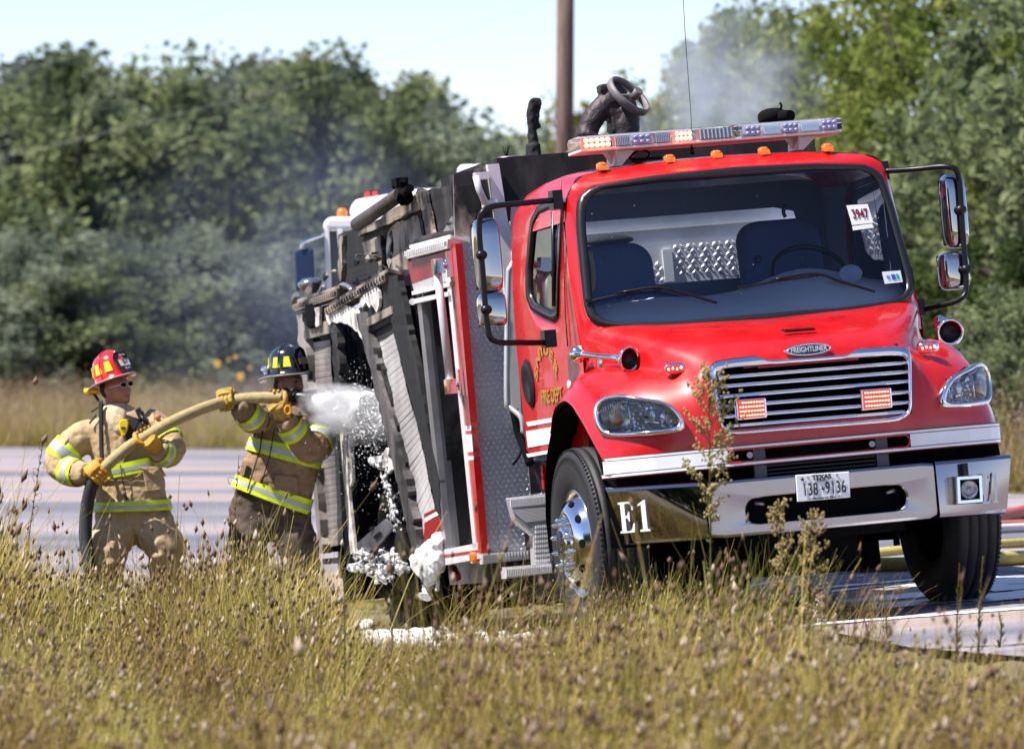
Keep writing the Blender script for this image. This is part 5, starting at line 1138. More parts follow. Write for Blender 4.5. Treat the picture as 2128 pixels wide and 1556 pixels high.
def leaf_mesh(name, seed, nclump, per, leaf, m, low=.05, shape=1.0, hang=.0):
    """crown one unit high and wide: leaf-sized faces gathered in clumps, gaps between"""
    r = np.random.default_rng(seed); C_ = []
    while len(C_) < nclump:
        p = r.uniform(-1, 1, 3); rad = sqrt(p[0] ** 2 + p[1] ** 2)
        z = (p[2] + 1) / 2; w = (1 - abs(z - .47) ** 4.0 * 10.5 * shape)
        if z < low or w <= .1 or rad > w or (rad < .25 * w and z < .6): continue
        C_.append((p[0] * .5, p[1] * .5, z, r.uniform(.06, .12)))
    C_ = np.array(C_); idx = np.repeat(np.arange(nclump), per); n = len(idx)
    d = r.normal(size=(n, 3)); d /= np.linalg.norm(d, axis=1)[:, None]; rr = r.random(n) ** .45
    pos = C_[idx, :3] + d * rr[:, None] * C_[idx, 3][:, None] * np.array([1.15, 1.15, .8])
    pos[:, 2] -= hang * r.random(n) ** 2
    a = r.normal(size=(n, 3)); a /= np.linalg.norm(a, axis=1)[:, None]; a[:, 2] *= .6; b = np.cross(a, r.normal(size=(n, 3))); b /= np.linalg.norm(b, axis=1)[:, None]
    s = leaf * r.uniform(.6, 1.5, n)[:, None]
    v = np.stack([pos - a * s, pos + b * s * .45, pos + a * s, pos - b * s * .45], 1).reshape(-1, 3)
    me = bpy.data.meshes.new(name); me.vertices.add(len(v)); me.vertices.foreach_set('co', v.astype(np.float32).ravel())
    me.loops.add(4 * n); me.loops.foreach_set('vertex_index', np.arange(4 * n, dtype=np.int32)); me.polygons.add(n); me.polygons.foreach_set('loop_start', np.arange(0, 4 * n, 4, dtype=np.int32)); me.polygons.foreach_set('loop_total', np.full(n, 4, np.int32))
    me.update(); me.validate(); me.materials.append(m); me['n'] = nclump
    return me, C_
CR = {}
def crown(kind, seed):
    k = (kind, seed)
    if k not in CR:
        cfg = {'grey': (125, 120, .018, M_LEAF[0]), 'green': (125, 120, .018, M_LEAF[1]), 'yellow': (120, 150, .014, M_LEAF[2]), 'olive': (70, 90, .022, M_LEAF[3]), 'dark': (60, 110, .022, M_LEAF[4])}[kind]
        CR[k] = leaf_mesh('crown', seed + 31, cfg[0], cfg[1], cfg[2], cfg[3], hang=.04)
    return CR[k]
def tree(px, top, D, wid, kind, seed, label, name='tree', cat='tree', zb=None, lean=0.):
    if px < 1050 and D < 118: wid *= 1.32 * (D + 13) / D; D += 13
    x = (px - CXP) / FPX * D; zt = EYE - (top - HYP) / FPX * D; z0 = gz(x, D) if zb is None else zb
    h = zt - z0; e = empty(name, Matrix.Translation((x, D, z0)), label, cat, 'trees and bushes beyond the road')
    me, C_ = crown(kind, seed); o = bpy.data.objects.new('crown', me); COL.objects.link(o); o.parent = e; o.scale = (wid, wid, h / (float(C_[:, 2].max()) + .075)); o.rotation_euler = (0, 0, seed * 1.3 + px * .01)
    mb = MB(); R = Matrix.Rotation(seed * 1.3 + px * .01, 3, 'Z')
    tops = [R @ Vector((c[0] * wid, c[1] * wid, c[2] * h)) for c in C_[::max(1, len(C_) // 14)]]
    fork = Vector((lean * .3, 0, h * .28)); mb.tube(cr([(0, 0, -.1), (lean * .1 + .05, 0, h * .12), fork], 4), [lerp(.030, .020, i / 8) * h * .8 for i in range(9)], 8)
    for t_ in tops:
        m_ = fork.lerp(t_, .5) + Vector((rng.uniform(-.2, .2), rng.uniform(-.2, .2), .15)); mb.tube(cr([fork - Vector((0, 0, .1)), m_, t_], 3), [.014 * h, .012 * h, .010 * h, .008 * h, .006 * h, .004 * h, .003 * h], 5)
    mb.build('trunk', M_BARK, e, weld=False, fix=False)
    return e
TREES = [
 (130, 100, 109, 5.2, 'grey', 1, 'grey tree filling the step left of the pointed tree'),
 (245, 86, 110, 5.2, 'green', 3, 'dark green tree just right of the pointed tree'),
 (470, 88, 111, 4.6, 'grey', 2, 'greyish tree right of the broad flat-topped tree'),
 (662, 86, 109, 4.4, 'green', 2, 'flat green tree right of the one above the rear corner'),
 (755, 118, 109, 4.4, 'grey', 1, 'grey tree on the slope of the tree line left of the wire'),
 (845, 165, 109, 4.4, 'green', 1, 'small green tree on the slope right of the rounded tree'),
 (-60, 215, 110, 6.2, 'grey', 1, 'hazy grey tree cut by the left edge of the photo'),
 (72, 135, 108, 5.2, 'grey', 2, 'dusty tree whose crown steps down at the left end of the tree line'),
 (178, 78, 106, 4.6, 'green', 1, 'tree with a narrow pointed top high above the red-helmeted firefighter'),
 (305, 88, 109, 5.2, 'grey', 3, 'greyish tree between the pointed tree and the broad bright-topped tree'),
 (415, 82, 107, 5.4, 'green', 2, 'broad tree with a bright sunlit flat top in the middle of the left tree line'),
 (530, 84, 110, 4.8, 'grey', 1, 'grey-green tree whose thin tip stands above the middle of the tree line'),
 (610, 78, 108, 4.4, 'green', 3, 'tree rising straight above the burnt truck rear corner'),
 (715, 88, 106, 4.6, 'green', 1, 'rich green tree at the shoulder where the tree line begins to fall'),
 (800, 150, 108, 4.6, 'green', 2, 'rounded green tree below the overhead wire'),
 (880, 178, 107, 4.2, 'grey', 2, 'pale tree one step below the rounded green tree'),
 (965, 205, 105, 3.4, 'grey', 3, 'grey tree ending the left tree line beside the open sky'),
 (1030, 300, 118, 3.2, 'grey', 1, 'small faded tree in the gap behind the burnt truck roof'),
 (1120, 255, 150, 5.5, 'olive', 1, 'yellowing distant tree just left of the utility pole'),
 (1215, 190, 150, 5.5, 'olive', 2, 'distant olive tree just right of the utility pole'),
 (1310, 205, 155, 5.5, 'olive', 3, 'distant tawny tree behind the deck gun wheel'),
 (1395, 175, 145, 4.6, 'olive', 1, 'distant olive tree half lost in the smoke'),
 (1490, 20, 92, 4.2, 'yellow', 1, 'tall light green tree whose crown edge meets the sky behind the antenna'),
 (1600, -60, 96, 5.0, 'yellow', 2, 'tall tree with sky gaps above the light bar'),
 (1740, -110, 86, 5.4, 'yellow', 3, 'tall leafy tree above the driver side of the cab roof'),
 (1900, -150, 78, 5.4, 'yellow', 1, 'large bright green tree behind the driver side mirror'),
 (2060, -170, 72, 5.0, 'yellow', 2, 'large yellow-green tree filling the top corner over the mirror'),
 (2190, -120, 68, 4.6, 'green', 3, 'darker green tree cut by the right edge of the photo'),
]
for t_ in TREES: tree(*t_)
BUSH = [
 (30, 470, 100, 3.6, 'grey', 2, 'low bush under the left edge of the tree line'), (140, 430, 102, 3.8, 'grey', 3, 'leafy grey bush above the red helmet, left of the gap'),
 (250, 520, 100, 3.4, 'green', 1, 'green bush straight behind the red helmet'), (345, 450, 102, 3.6, 'grey', 1, 'dusty bush between the two firefighters, nearest the red helmet'),
 (450, 480, 101, 3.4, 'grey', 2, 'dusty bush behind the hose between the firefighters'), (545, 460, 103, 3.6, 'grey', 3, 'smoky bush behind the black helmet'),
 (650, 430, 102, 3.6, 'grey', 1, 'smoky bush behind the rear shutter of the truck'), (770, 420, 103, 3.8, 'green', 2, 'green bush above the burnt hose bed'), (900, 400, 102, 3.8, 'grey', 3, 'pale bush above the scorched roof panels'),
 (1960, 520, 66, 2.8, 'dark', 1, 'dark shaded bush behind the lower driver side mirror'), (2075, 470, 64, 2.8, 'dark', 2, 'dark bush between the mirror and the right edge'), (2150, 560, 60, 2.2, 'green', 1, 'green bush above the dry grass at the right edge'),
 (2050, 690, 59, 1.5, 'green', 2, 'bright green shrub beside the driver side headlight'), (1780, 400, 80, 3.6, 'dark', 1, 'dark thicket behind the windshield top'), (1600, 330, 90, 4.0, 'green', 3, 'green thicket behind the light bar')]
for t_ in BUSH: tree(*t_, name='bush', cat='bush')
# flowering shrub behind the second firefighter
e = empty('flowering_shrub', Matrix.Translation((W(495, 860, 104).x, 104, gz(-4, 104))), 'pale shrub with yellow flowers behind the black-helmeted firefighter', 'shrub')
me, C_ = leaf_mesh('crown', 91, 26, 70, .03, M_LEAF[0]); o = bpy.data.objects.new('crown', me); COL.objects.link(o); o.parent = e; o.scale = (1.9, 1.9, 2.0)
mb = MB()
for px, py, r in ((452, 757, .06), (500, 783, .06), (490, 742, .035), (520, 765, .028), (476, 748, .03)):
    p = W(px, py, 102.9) - e.location
    for k in range(6): a = k * pi / 3; mb.ball(p + Vector((r * .8 * cos(a), 0, r * .8 * sin(a))), (r * .55, .02, r * .55), 6, 4)
mb.build('blossom', mat('yellow_petal', (.75, .45, .02), .7), e)
# trees on the camera side of the road, seen only mirrored in the chrome
for i, (x, y, h, w, k) in enumerate([(.4 - 32 * sin(radians(a_)), 29 - 32 * cos(radians(a_)), 9.5 + sin(a_), 9.5, 'dark') for a_ in (14, 19, 24, 29, 34, 39, 45)]):
    e = empty('tree', Matrix.Translation((x, y, gz(x, y))), ('roadside tree out of frame nearest the photographer', 'second roadside tree out of frame on the near verge', 'third roadside tree out of frame on the near verge', 'roadside tree out of frame farthest up the verge', 'fifth roadside tree out of frame on the near verge', 'sixth roadside tree out of frame on the near verge', 'last roadside tree out of frame toward the left')[i], 'tree', 'trees on the near side of the road')
    me, C_ = crown('green', 2); o = bpy.data.objects.new('crown', me); COL.objects.link(o); o.parent = e; o.scale = (w, w, h); o.rotation_euler = (0, 0, i)
    mb = MB(); mb.tube([(0, 0, -.1), (.1, 0, h * .5)], [.2, .1], 8); mb.build('trunk', M_BARK, e)

# ================================================================== pole and wires
pd = 82.; xp = W(1174, 0, pd).x
e = empty('utility_pole', Matrix.Translation((xp, pd, gz(xp, pd))), 'tall brown wooden utility pole rising behind the burnt truck', 'pole')
mb = MB(); mb.tube([(-.05, 0, -.2), (0, 0, 6), (.03, 0, 11.)], [.15, .142, .128], 16); mb.build('shaft', mat('weathered_pole', (.15, .092, .078), .85, var=.5, vscale=5, stretch=(4, 4, .4), bump=.4), e)
mb = MB(); mb.box((0, 0, 10.4), (2.4, .12, .12)); mb.build('crossarm', M_BARK, e)
def wire(pts, label):
    mb = MB(); mb.tube(cr([W(*p) for p in pts], 8), .0032, 5); tag(mb.build('power_line', mat('wire_grey', (.25, .25, .27), .6)), label, 'power line', 'overhead wires')
wire([(1400, -105, 82), (1150, -5, 84), (880, 96, 87), (650, 168, 90), (380, 235, 94), (0, 330, 100), (-200, 370, 104)], 'overhead wire crossing in front of the tree tops')
wire([(1100, -190, 82), (760, -75, 86), (480, 15, 92), (250, 88, 97), (0, 160, 103), (-200, 215, 106)], 'upper overhead wire crossing only open sky at the left')

# ================================================================== second emergency truck behind
yd = 43.; sc2 = FPX / yd
e = empty('rescue_truck', Matrix.Translation((W(960, 0, yd).x, yd, roadz(-.4, yd))), 'white-roofed emergency truck standing behind the burnt rear body', 'truck')
z0 = roadz(-.4, yd); L2 = lambda px, py, dy=0.: W(px, py, yd + dy) - Vector((W(960, 0, yd).x, yd, z0))
M_W2 = mat('white_enamel', (.80, .80, .82), .35, coat=.5)
mb = MB(); a, b = L2(672, 452), L2(1250, 476); mb.slab([L2(670, 478), L2(673, 462), L2(682, 451), L2(1240, 440), L2(1250, 478)], (0, 1.5, 0)); cabr = mb.build('cab_roof', M_W2, e, bevel=.03)
mb = MB(); mb.slab([L2(726, 452, .3), L2(728, 426, .3), L2(742, 414, .3), L2(872, 392, .3), L2(1230, 385, .3), L2(1235, 452, .3)], (0, 1.4, 0)); mb.build('roof_cap', M_W2, e, bevel=.04)
mb = MB(); mb.slab([L2(950, 352, 1.9), L2(956, 342, 1.9), L2(1240, 336, 1.9), L2(1240, 620, 1.9), L2(950, 620, 1.9)], (0, 4, 0)); mb.slab([L2(690, 600, 1.9), L2(690, 475, 1.9), L2(1240, 470, 1.9), L2(1240, 1000, 1.9), L2(690, 1000, 1.9)], (0, 4, 0)); mb.build('box_body', M_W2, e, bevel=.03)
mb = MB(); mb.slab([L2(754, 415, .5), L2(757, 397, .5), L2(870, 388, .5), L2(870, 410, .5)], (0, .3, 0)); lb2 = mb.build('light_bar', mat('smoke_lens', (.04, .04, .07), .2), e)
mb = MB(); mb.slab([L2(756, 414, .48), L2(758, 400, .48), L2(768, 399, .48), L2(768, 413, .48)], (0, .02, 0)); mb.slab([L2(774, 412, .48), L2(774, 399, .48), L2(784, 398, .48), L2(784, 411, .48)], (0, .02, 0)); mb.build('bar_lens', mat('bar_red', (.6, .03, .04), .2, emit=(1, .05, .05), estr=.5), lb2)
mb = MB(); c = L2(711, 450, .3); mb.lathe([(.04, -.02), (.042, .04), (.03, .065), (.0, .07)], Matrix.Translation(c), 14); mb.build('beacon', mat('beacon_orange', (.80, .12, .01), .25, emit=(1, .2, .02), estr=.3), e)
for xa, xb, w in ((674, 679, 9), (700, 711, 11)):
    mb = MB(); mb.slab([L2(xa, 476), L2(xa + w, 476), L2(xb + w, 610), L2(xb, 610)], (0, .12, 0)); mb.build('pillar', M_W2, e)
mb = MB(); mb.slab([L2(684, 480, .05), L2(1240, 470, .05), L2(1245, 610, .05), L2(690, 612, .05)], (0, .02, 0)); mb.build('windshield', mat('dark_screen', (.06, .07, .10), .08), e)
mb = MB(); mb.slab([L2(668, 610), L2(1250, 600), L2(1250, 960), L2(668, 960)], (0, 1.6, 0)); mb.build('cab_body', M_W2, e, bevel=.05)
mb = MB(); mb.slab([L2(610, 520, -.1), L2(652, 514, -.1), L2(656, 600, -.1), L2(614, 606, -.1)], (0, .1, 0)); mir = mb.build('side_mirror', mat('mirror_back', (.02, .035, .09), .35), e, bevel=.02)
mb = MB(); mb.tube(cr([L2(626, 518, -.1), L2(630, 504, -.1), L2(648, 496, -.05), L2(672, 488, 0)], 5), .014, 8); mb.tube([L2(650, 590, -.1), L2(674, 592, 0)], .014, 8); mb.build('mirror_bracket', M_CHROME, mir)
for px in (740, 1180):
    mb = MB(); c = L2(px, 745, .6); c.z = .5; mb.lathe([(.3, -.15), (.48, -.14), (.5, -.1), (.5, .1), (.48, .14), (.3, .15), (.0, .12)], Matrix.Translation(c) @ Matrix.Rotation(radians(90), 4, 'Y'), 28); mb.build('wheel', M_RUB, e)

# ================================================================== smoke
def smoke(name, px, py, D, size, dens, seed, label, col=(.95, .96, 1.)):
    c = W(px, py, D); mb = MB(); mb.ball((0, 0, 0), (1, 1, 1), 20, 12); o = mb.build(name, None)
    o.data.materials.clear(); o.location = c; o.scale = size
    m = bpy.data.materials.new(name + '_vapour'); m.use_nodes = True; n = m.node_tree; n.nodes.clear()
    out = n.nodes.new('ShaderNodeOutputMaterial'); v = n.nodes.new('ShaderNodeVolumePrincipled'); v.inputs['Color'].default_value = (*col, 1); v.inputs['Anisotropy'].default_value = .2
    tc = n.nodes.new('ShaderNodeTexCoord'); gr = n.nodes.new('ShaderNodeTexGradient'); gr.gradient_type = 'SPHERICAL'
    ns = n.nodes.new('ShaderNodeTexNoise'); ns.inputs['Scale'].default_value = 2.2; ns.inputs['Detail'].default_value = 5; ns.inputs['Distortion'].default_value = .6
    mp = n.nodes.new('ShaderNodeMapping'); mp.inputs['Location'].default_value = (seed, seed * 2, 0); n.links.new(tc.outputs['Object'], mp.inputs[0]); n.links.new(mp.outputs[0], ns.inputs['Vector']); n.links.new(tc.outputs['Object'], gr.inputs['Vector'])
    mr = n.nodes.new('ShaderNodeMapRange'); mr.inputs['From Min'].default_value = .40; mr.inputs['From Max'].default_value = .70; n.links.new(ns.outputs['Fac'], mr.inputs['Value'])
    a = n.nodes.new('ShaderNodeMath'); a.operation = 'MULTIPLY'; n.links.new(mr.outputs[0], a.inputs[0]); n.links.new(gr.outputs['Fac'], a.inputs[1])
    b = n.nodes.new('ShaderNodeMath'); b.operation = 'MULTIPLY'; n.links.new(a.outputs[0], b.inputs[0]); b.inputs[1].default_value = dens; n.links.new(b.outputs[0], v.inputs['Density']); n.links.new(v.outputs[0], out.inputs['Volume'])
    o.data.materials.append(m); tag(o, label, 'smoke', None, 'stuff'); return o
smoke('smoke', 1490, 205, 38, (.85, .9, .85), 2.0, 1.3, 'thin blue-white smoke drifting above the cab roof', (.80, .87, 1.))
smoke('smoke', 610, 560, 46, (2.1, 1.6, 1.9), .17, 4.1, 'faint blue smoke hanging behind the burnt truck and firefighters', (.55, .65, .95))
# ================================================================== firefighters
M_COAT = mat('tan_turnout', (.40, .285, .155), .85, var=.24, vscale=7, bump=.55, bscale=22)
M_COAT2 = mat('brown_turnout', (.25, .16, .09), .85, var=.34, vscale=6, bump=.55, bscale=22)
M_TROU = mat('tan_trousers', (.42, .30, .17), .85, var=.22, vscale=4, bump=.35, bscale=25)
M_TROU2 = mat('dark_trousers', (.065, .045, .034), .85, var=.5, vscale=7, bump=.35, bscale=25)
M_LIME = mat('lime_tape', (.58, .74, .015), .5, var=.22, vscale=12)
M_SILV = mat('silver_tape', (.42, .44, .48), .4, .2)
M_GLOVE = mat('tan_leather', (.56, .27, .025), .7, var=.25, vscale=14, bump=.4, bscale=60)
M_GLOVE2 = mat('worn_leather', (.40, .24, .04), .7, var=.45, vscale=18, bump=.4, bscale=60)
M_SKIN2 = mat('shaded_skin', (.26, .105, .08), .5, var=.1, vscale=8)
M_SKIN = mat('skin', (.42, .175, .12), .5, var=.1, vscale=8)
M_HOOD = mat('cream_hood', (.50, .41, .27), .9, bump=.3)
M_NAVY = mat('black_cloth', (.015, .015, .018), .9)
M_HRED = mat('red_helmet', (.62, .012, .010), .2, coat=1.)
M_HBLK = mat('black_helmet', (.010, .011, .016), .16, coat=1.)
M_YEL = mat('yellow_plastic', (.80, .58, .01), .4)
M_TRAP = mat('yellow_reflector', (.85, .80, .03), .35)
class Fig:
    def __init__(s, D, feet, label, parts_name='person'):
        s.D = D; s.k = FPX / D; p = W(feet, 1300, D); s.o = Vector((p.x, D, gz(p.x, D)))
        s.e = empty(parts_name, Matrix.Translation(s.o), label, 'person', 'firefighters holding the hose')
    def V(s, px, py, dy=0.):
        return W(px, py, s.D + dy) - s.o
    def st(s, st_, n):
        """stations px, py, dy, half-width px, half-depth m -> smooth list"""
        a = cr([x[:3] for x in st_], n); b = cr([(x[3], x[4], 0) for x in st_], n); return [(*p, q.x, q.y) for p, q in zip(a, b)]
    def loft(s, mb, S, grow=0., n=26, cap=True, sq=.8):
        rings = []
        for i, (px, py, dy, rw, rd) in enumerate(S):
            a, b = S[max(0, i - 1)], S[min(len(S) - 1, i + 1)]; ax = Vector((b[0] - a[0], b[1] - a[1])); ax.normalize(); wd = Vector((ax.y, -ax.x))
            if wd.x < 0: wd = -wd
            c = s.V(px, py, dy); w3 = Vector((wd.x, 0, -wd.y)); rw_ = rw / s.k + grow; rd_ = rd + grow
            rings.append([c + w3 * (rw_ * math.copysign(abs(cos(2 * pi * j / n)) ** sq, cos(2 * pi * j / n))) + Vector((0, 1, 0)) * (rd_ * math.copysign(abs(sin(2 * pi * j / n)) ** sq, sin(2 * pi * j / n))) for j in range(n)])
        mb.grid(rings, 0, True, closed=True)
        if cap: mb.add(rings[0], [tuple(range(n))]); mb.add(rings[-1], [tuple(range(n))[::-1]])
    def limb(s, mb, pts, grow=0., n=14, steps=5, sel=None, cap=True):
        P = cr([s.V(*p[:3]) for p in pts], steps); rr = cr([(p[3] / s.k, 0, 0) for p in pts], steps); R = [q.x + grow for q in rr]
        if sel: a, b = sel; i0, i1 = int(a * (len(P) - 1)), int(b * (len(P) - 1)) + 1; P, R = P[i0:i1 + 1], R[i0:i1 + 1]
        mb.tube(P, R, n, caps=cap)
def seg_st(S, a, b):
    i0, i1 = int(round(a * (len(S) - 1))), int(round(b * (len(S) - 1))); return S[i0:max(i1, i0 + 1) + 1]
def helmet(F, c, f, u, m, shield_m, txt, sub):
    f = f.normalized(); r = f.cross(u).normalized(); u = r.cross(f).normalized(); M = Matrix((f, r * -1, u)).transposed().to_4x4(); M.translation = c
    P = lambda x, y, z: M @ Vector((x, y, z)); n = 40
    mb = MB(); rows = []
    prof = [(1.0, 0), (1.0, .03), (.985, .065), (.93, .10), (.82, .135), (.64, .160), (.40, .176), (.16, .184), (.001, .186)]
    ridge = lambda a, k: 1 + .022 * max(0, cos(4 * a)) ** 6 * k
    # brim outline: longer behind
    def brim(a, out, z):
        x, y = cos(a), sin(a); L = .175 if x > 0 else .235; return P(x * (L - .02 + out) + (.0), y * (.150 + out), z - (.030 * max(0, -x) ** 2) + .008 * y * y * 0)
    rows.append([brim(2 * pi * j / n, .0, -.012) for j in range(n)]); rows.append([brim(2 * pi * j / n, .008, -.004) for j in range(n)]); rows.append([brim(2 * pi * j / n, .0, .004) for j in range(n)])
    for k, z in prof: rows.append([P(.132 * k * cos(2 * pi * j / n) * ridge(2 * pi * j / n, k), .108 * k * sin(2 * pi * j / n) * ridge(2 * pi * j / n, k), z + .012) for j in range(n)])
    rows2 = [[P(.128 * cos(2 * pi * j / n), .104 * sin(2 * pi * j / n), .0) for j in range(n)]]
    mb.grid(rows2 + rows, 0, True, closed=True); h = mb.build('helmet', m, F.e)
    mb = MB(); mb.tube([brim(2 * pi * j / n, .005, -.004) for j in range(n)], .0055, 6, closed=True); mb.build('brim_edge', mat('brim_grey', (.22, .22, .25), .4) if 'brim_grey' not in bpy.data.materials else bpy.data.materials['brim_grey'], h)
    for a in (0, 90, 180, 270):                             # comb ribs over the crown
        mb = MB(); a_ = radians(a); mb.tube([P(.134 * k * cos(a_), .110 * k * sin(a_), z + .014) for k, z in prof], .006, 6); mb.build('crown_rib', m, h)
    # front shield
    sh = [(-.045, .0), (.045, .0), (.058, .06), (.062, .10), (.045, .135), (0, .155), (-.045, .135), (-.062, .10), (-.058, .06)]
    sp = lambda a, b, d=0.: P(.146 + d - b * .22 - 4.5 * a * a, a * 1.25, .010 + b * 1.12)
    mb = MB(); tri_poly(mb, [sp(a, b) for a, b in sh], f * .006); s_ = mb.build('front_shield', shield_m[0], h)
    mb = MB(); mb.slab([sp(a, b, .009) for a, b in ((-.040, .045), (.040, .045), (.040, .085), (-.040, .085))], f * .003); mb.build('shield_panel', shield_m[1], h)
    if txt:
        z_ = (f + u * .25).normalized(); uu = (u - z_ * u.dot(z_)).normalized(); xx = uu.cross(z_); Mt = Matrix((xx, uu, z_)).transposed().to_4x4(); Mt.translation = sp(0, .065, .014)
        text('shield_lettering', txt, .042, Mt, M_NAVY, h, sx=.9, bold=.002)
        Mt2 = Mt.copy(); Mt2.translation = sp(0, .113, .010); text('shield_lettering', 'SNYDER', .020, Mt2, M_SILV, h, sx=.9); Mt3 = Mt.copy(); Mt3.translation = sp(0, .026, .012); text('shield_lettering', 'FIRE DEPT', .016, Mt3, M_SILV, h, sx=.8)
    for a in (-62, -98, 62, 98, 150, -150):                 # yellow trapezoid reflectors
        mb = MB(); ps = []
        for da, k0 in ((-12, 1), (12, 1), (8, 3), (-8, 3)):
            k, z = prof[k0]; a_ = radians(a + da); ps.append(P(.1385 * k * cos(a_), .1135 * k * sin(a_), z + .022))
        mb.slab(ps, (P(0, 0, .05) - ps[0]).normalized() * .004); mb.build('reflector_patch', M_TRAP, h)
    return h, P
def headshape(mb, c, f, u, s=1.):
    f = (f - u * f.dot(u)).normalized(); r = f.cross(u).normalized(); P = lambda x, y, z: c + (f * x + r * y + u * z) * s
    Mr = Matrix((f, r, u)).transposed()
    mb.ball(c, (.098 * s, .076 * s, .112 * s), 18, 12, M=Mr); mb.ball(P(.03, 0, -.055), (.068 * s, .062 * s, .072 * s), 16, 10, M=Mr); mb.ball(P(.072, 0, -.098), (.026 * s, .030 * s, .022 * s), 10, 8, M=Mr)
    mb.ball(P(.100, 0, -.026), (.024 * s, .015 * s, .017 * s), 10, 8, M=Mr); mb.ball(P(.092, 0, -.004), (.018 * s, .011 * s, .032 * s), 10, 8, M=Mr); mb.ball(P(.082, 0, .022), (.016 * s, .052 * s, .014 * s), 10, 8, M=Mr)
    mb.ball(P(.084, 0, -.064), (.018 * s, .028 * s, .008 * s), 10, 6, M=Mr); mb.ball(P(.083, 0, -.078), (.018 * s, .024 * s, .008 * s), 10, 6, M=Mr)
    for q in (-1, 1): mb.ball(P(.062, .045 * q, -.035), (.028 * s, .024 * s, .030 * s), 10, 8, M=Mr); mb.ball(P(-.005, .078 * q, -.015), (.026 * s, .010 * s, .034 * s), 10, 8, M=Mr)
    return P, Mr
def glove(F, c, h, n, m, name='glove', wrist=None, thumb=1, R=.042, curl=200, k=1.12):
    """a gloved hand gripping a round hose: h along the hose, n from the hose axis to the palm"""
    h = h.normalized(); n = (n - h * n.dot(h)).normalized(); t = h.cross(n)
    mb = MB(); A = lambda a, off, rr: c + h * off + (n * cos(a) + t * sin(a)) * rr
    for i in range(4):
        off = (i - 1.5) * .026 * k; Lf = (.92, 1.05, 1.0, .82)[i]; fr = .0113 * k; pts = []; rs = []
        for q in range(7): a = radians(25 + curl * Lf * q / 6); pts.append(A(a, off * (1 - .06 * q / 6), R + fr * (1.25 if q in (2, 4) else 1.05))); rs.append(fr * (1.12 if q in (2, 4) else 1.0) * (1 - .05 * q))
        mb.tube([A(radians(-5), off, R + fr * 1.3)] + pts, [fr * 1.25] + rs, 9)
    tp = [A(radians(-25), thumb * .045 * k, R + .022), A(radians(-60), thumb * .060 * k, R + .020), A(radians(-100), thumb * .058 * k, R + .016), A(radians(-135), thumb * .05 * k, R + .014)]
    mb.tube(cr(tp, 3), [.0185 * k, .0185 * k, .018 * k, .0175 * k, .017 * k, .0165 * k, .016 * k, .015 * k, .014 * k, .012 * k], 9)
    pal = [A(radians(28), 0, R + .018), A(radians(0), 0, R + .024), A(radians(-30), 0, R + .030)]
    w_ = wrist if wrist is not None else A(radians(-60), 0, R + .10)
    path = cr([pal[0], pal[1], pal[2], pal[2].lerp(w_, .5), w_], 3); n_ = len(path)
    # palm: flat across the hose direction
    rings = []
    for i, p in enumerate(path):
        tt = (path[min(i + 1, n_ - 1)] - path[max(i - 1, 0)]).normalized(); hh = (h - tt * h.dot(tt)).normalized(); o_ = tt.cross(hh); u_ = i / (n_ - 1); wv, th_ = itp(u_, [(0, .050), (.5, .056), (.75, .044), (1, .046)]) * k, itp(u_, [(0, .016), (.5, .024), (.75, .032), (1, .042)]) * k
        rings.append([p + hh * wv * cos(2 * pi * j / 14) + o_ * th_ * sin(2 * pi * j / 14) for j in range(14)])
    mb.grid(rings, 0, True, closed=True); mb.add(rings[0], [tuple(range(14))]); mb.add(rings[-1], [tuple(range(14))[::-1]])
    return fused(name, mb, m, .0042, F.e, 1)

# ---------------- the one in the red helmet, feeding the hose
F = Fig(35.0, 275, 'firefighter in a red helmet and tan coat feeding the hose from behind'); V = F.V
f1 = Vector((.80, -.58, .10)).normalized(); u1 = Vector((-.20, .02, .98)).normalized()
hc = V(239, 805, -.02)
coat_st = [(243, 852, .0, 24, .09), (244, 862, .0, 40, .11), (246, 878, .0, 70, .15), (251, 905, -.0, 74, .165), (260, 950, -.01, 68, .165), (270, 1000, -.01, 70, .17), (273, 1035, -.01, 75, .18), (274, 1062, -.01, 80, .185)]
cs_ = F.st(coat_st, 6)
armR = [(198, 897, .0, 30), (170, 910, -.02, 34), (140, 935, -.05, 33), (122, 962, -.06, 31), (142, 978, -.14, 28), (166, 983, -.22, 26), (183, 984, -.27, 23)]
armL = [(302, 880, -.0, 34), (326, 890, -.03, 33), (347, 912, -.08, 31), (358, 935, -.14, 29), (349, 944, -.20, 27), (336, 940, -.26, 25), (326, 934, -.30, 22)]
legR = [(250, 1045, .0, 48), (244, 1090, -.03, 48), (222, 1150, -.14, 42), (220, 1200, -.10, 36), (224, 1250, -.04, 34), (226, 1290, .0, 32)]
legL = [(300, 1045, .0, 48), (312, 1090, -.02, 48), (345, 1140, -.10, 41), (345, 1200, -.05, 36), (340, 1250, .0, 34), (336, 1290, .0, 32)]
mb = MB(); Ph, Mh = headshape(mb, hc, f1, u1, 1.03); mb.tube([hc + Vector((-.01, .01, -.05)), V(241, 860, .01)], [.062, .068], 14)
F.loft(mb, [(a, b, c, d * .7, e * .7) for a, b, c, d, e in coat_st])
for L_ in (armR, armL, legR, legL): F.limb(mb, [(a, b, c, d * .62) for a, b, c, d in L_])
fused('body', mb, M_SKIN, .009, F.e, 2)
mb = MB(); F.loft(mb, cs_)
for L_ in (armR, armL): F.limb(mb, L_)
mb.tube([V(243, 850, -.01), V(244, 868, 0)], [.088, .12], 16)
coat = fused('coat', mb, M_COAT, .013, F.e, 3, .022, .085)
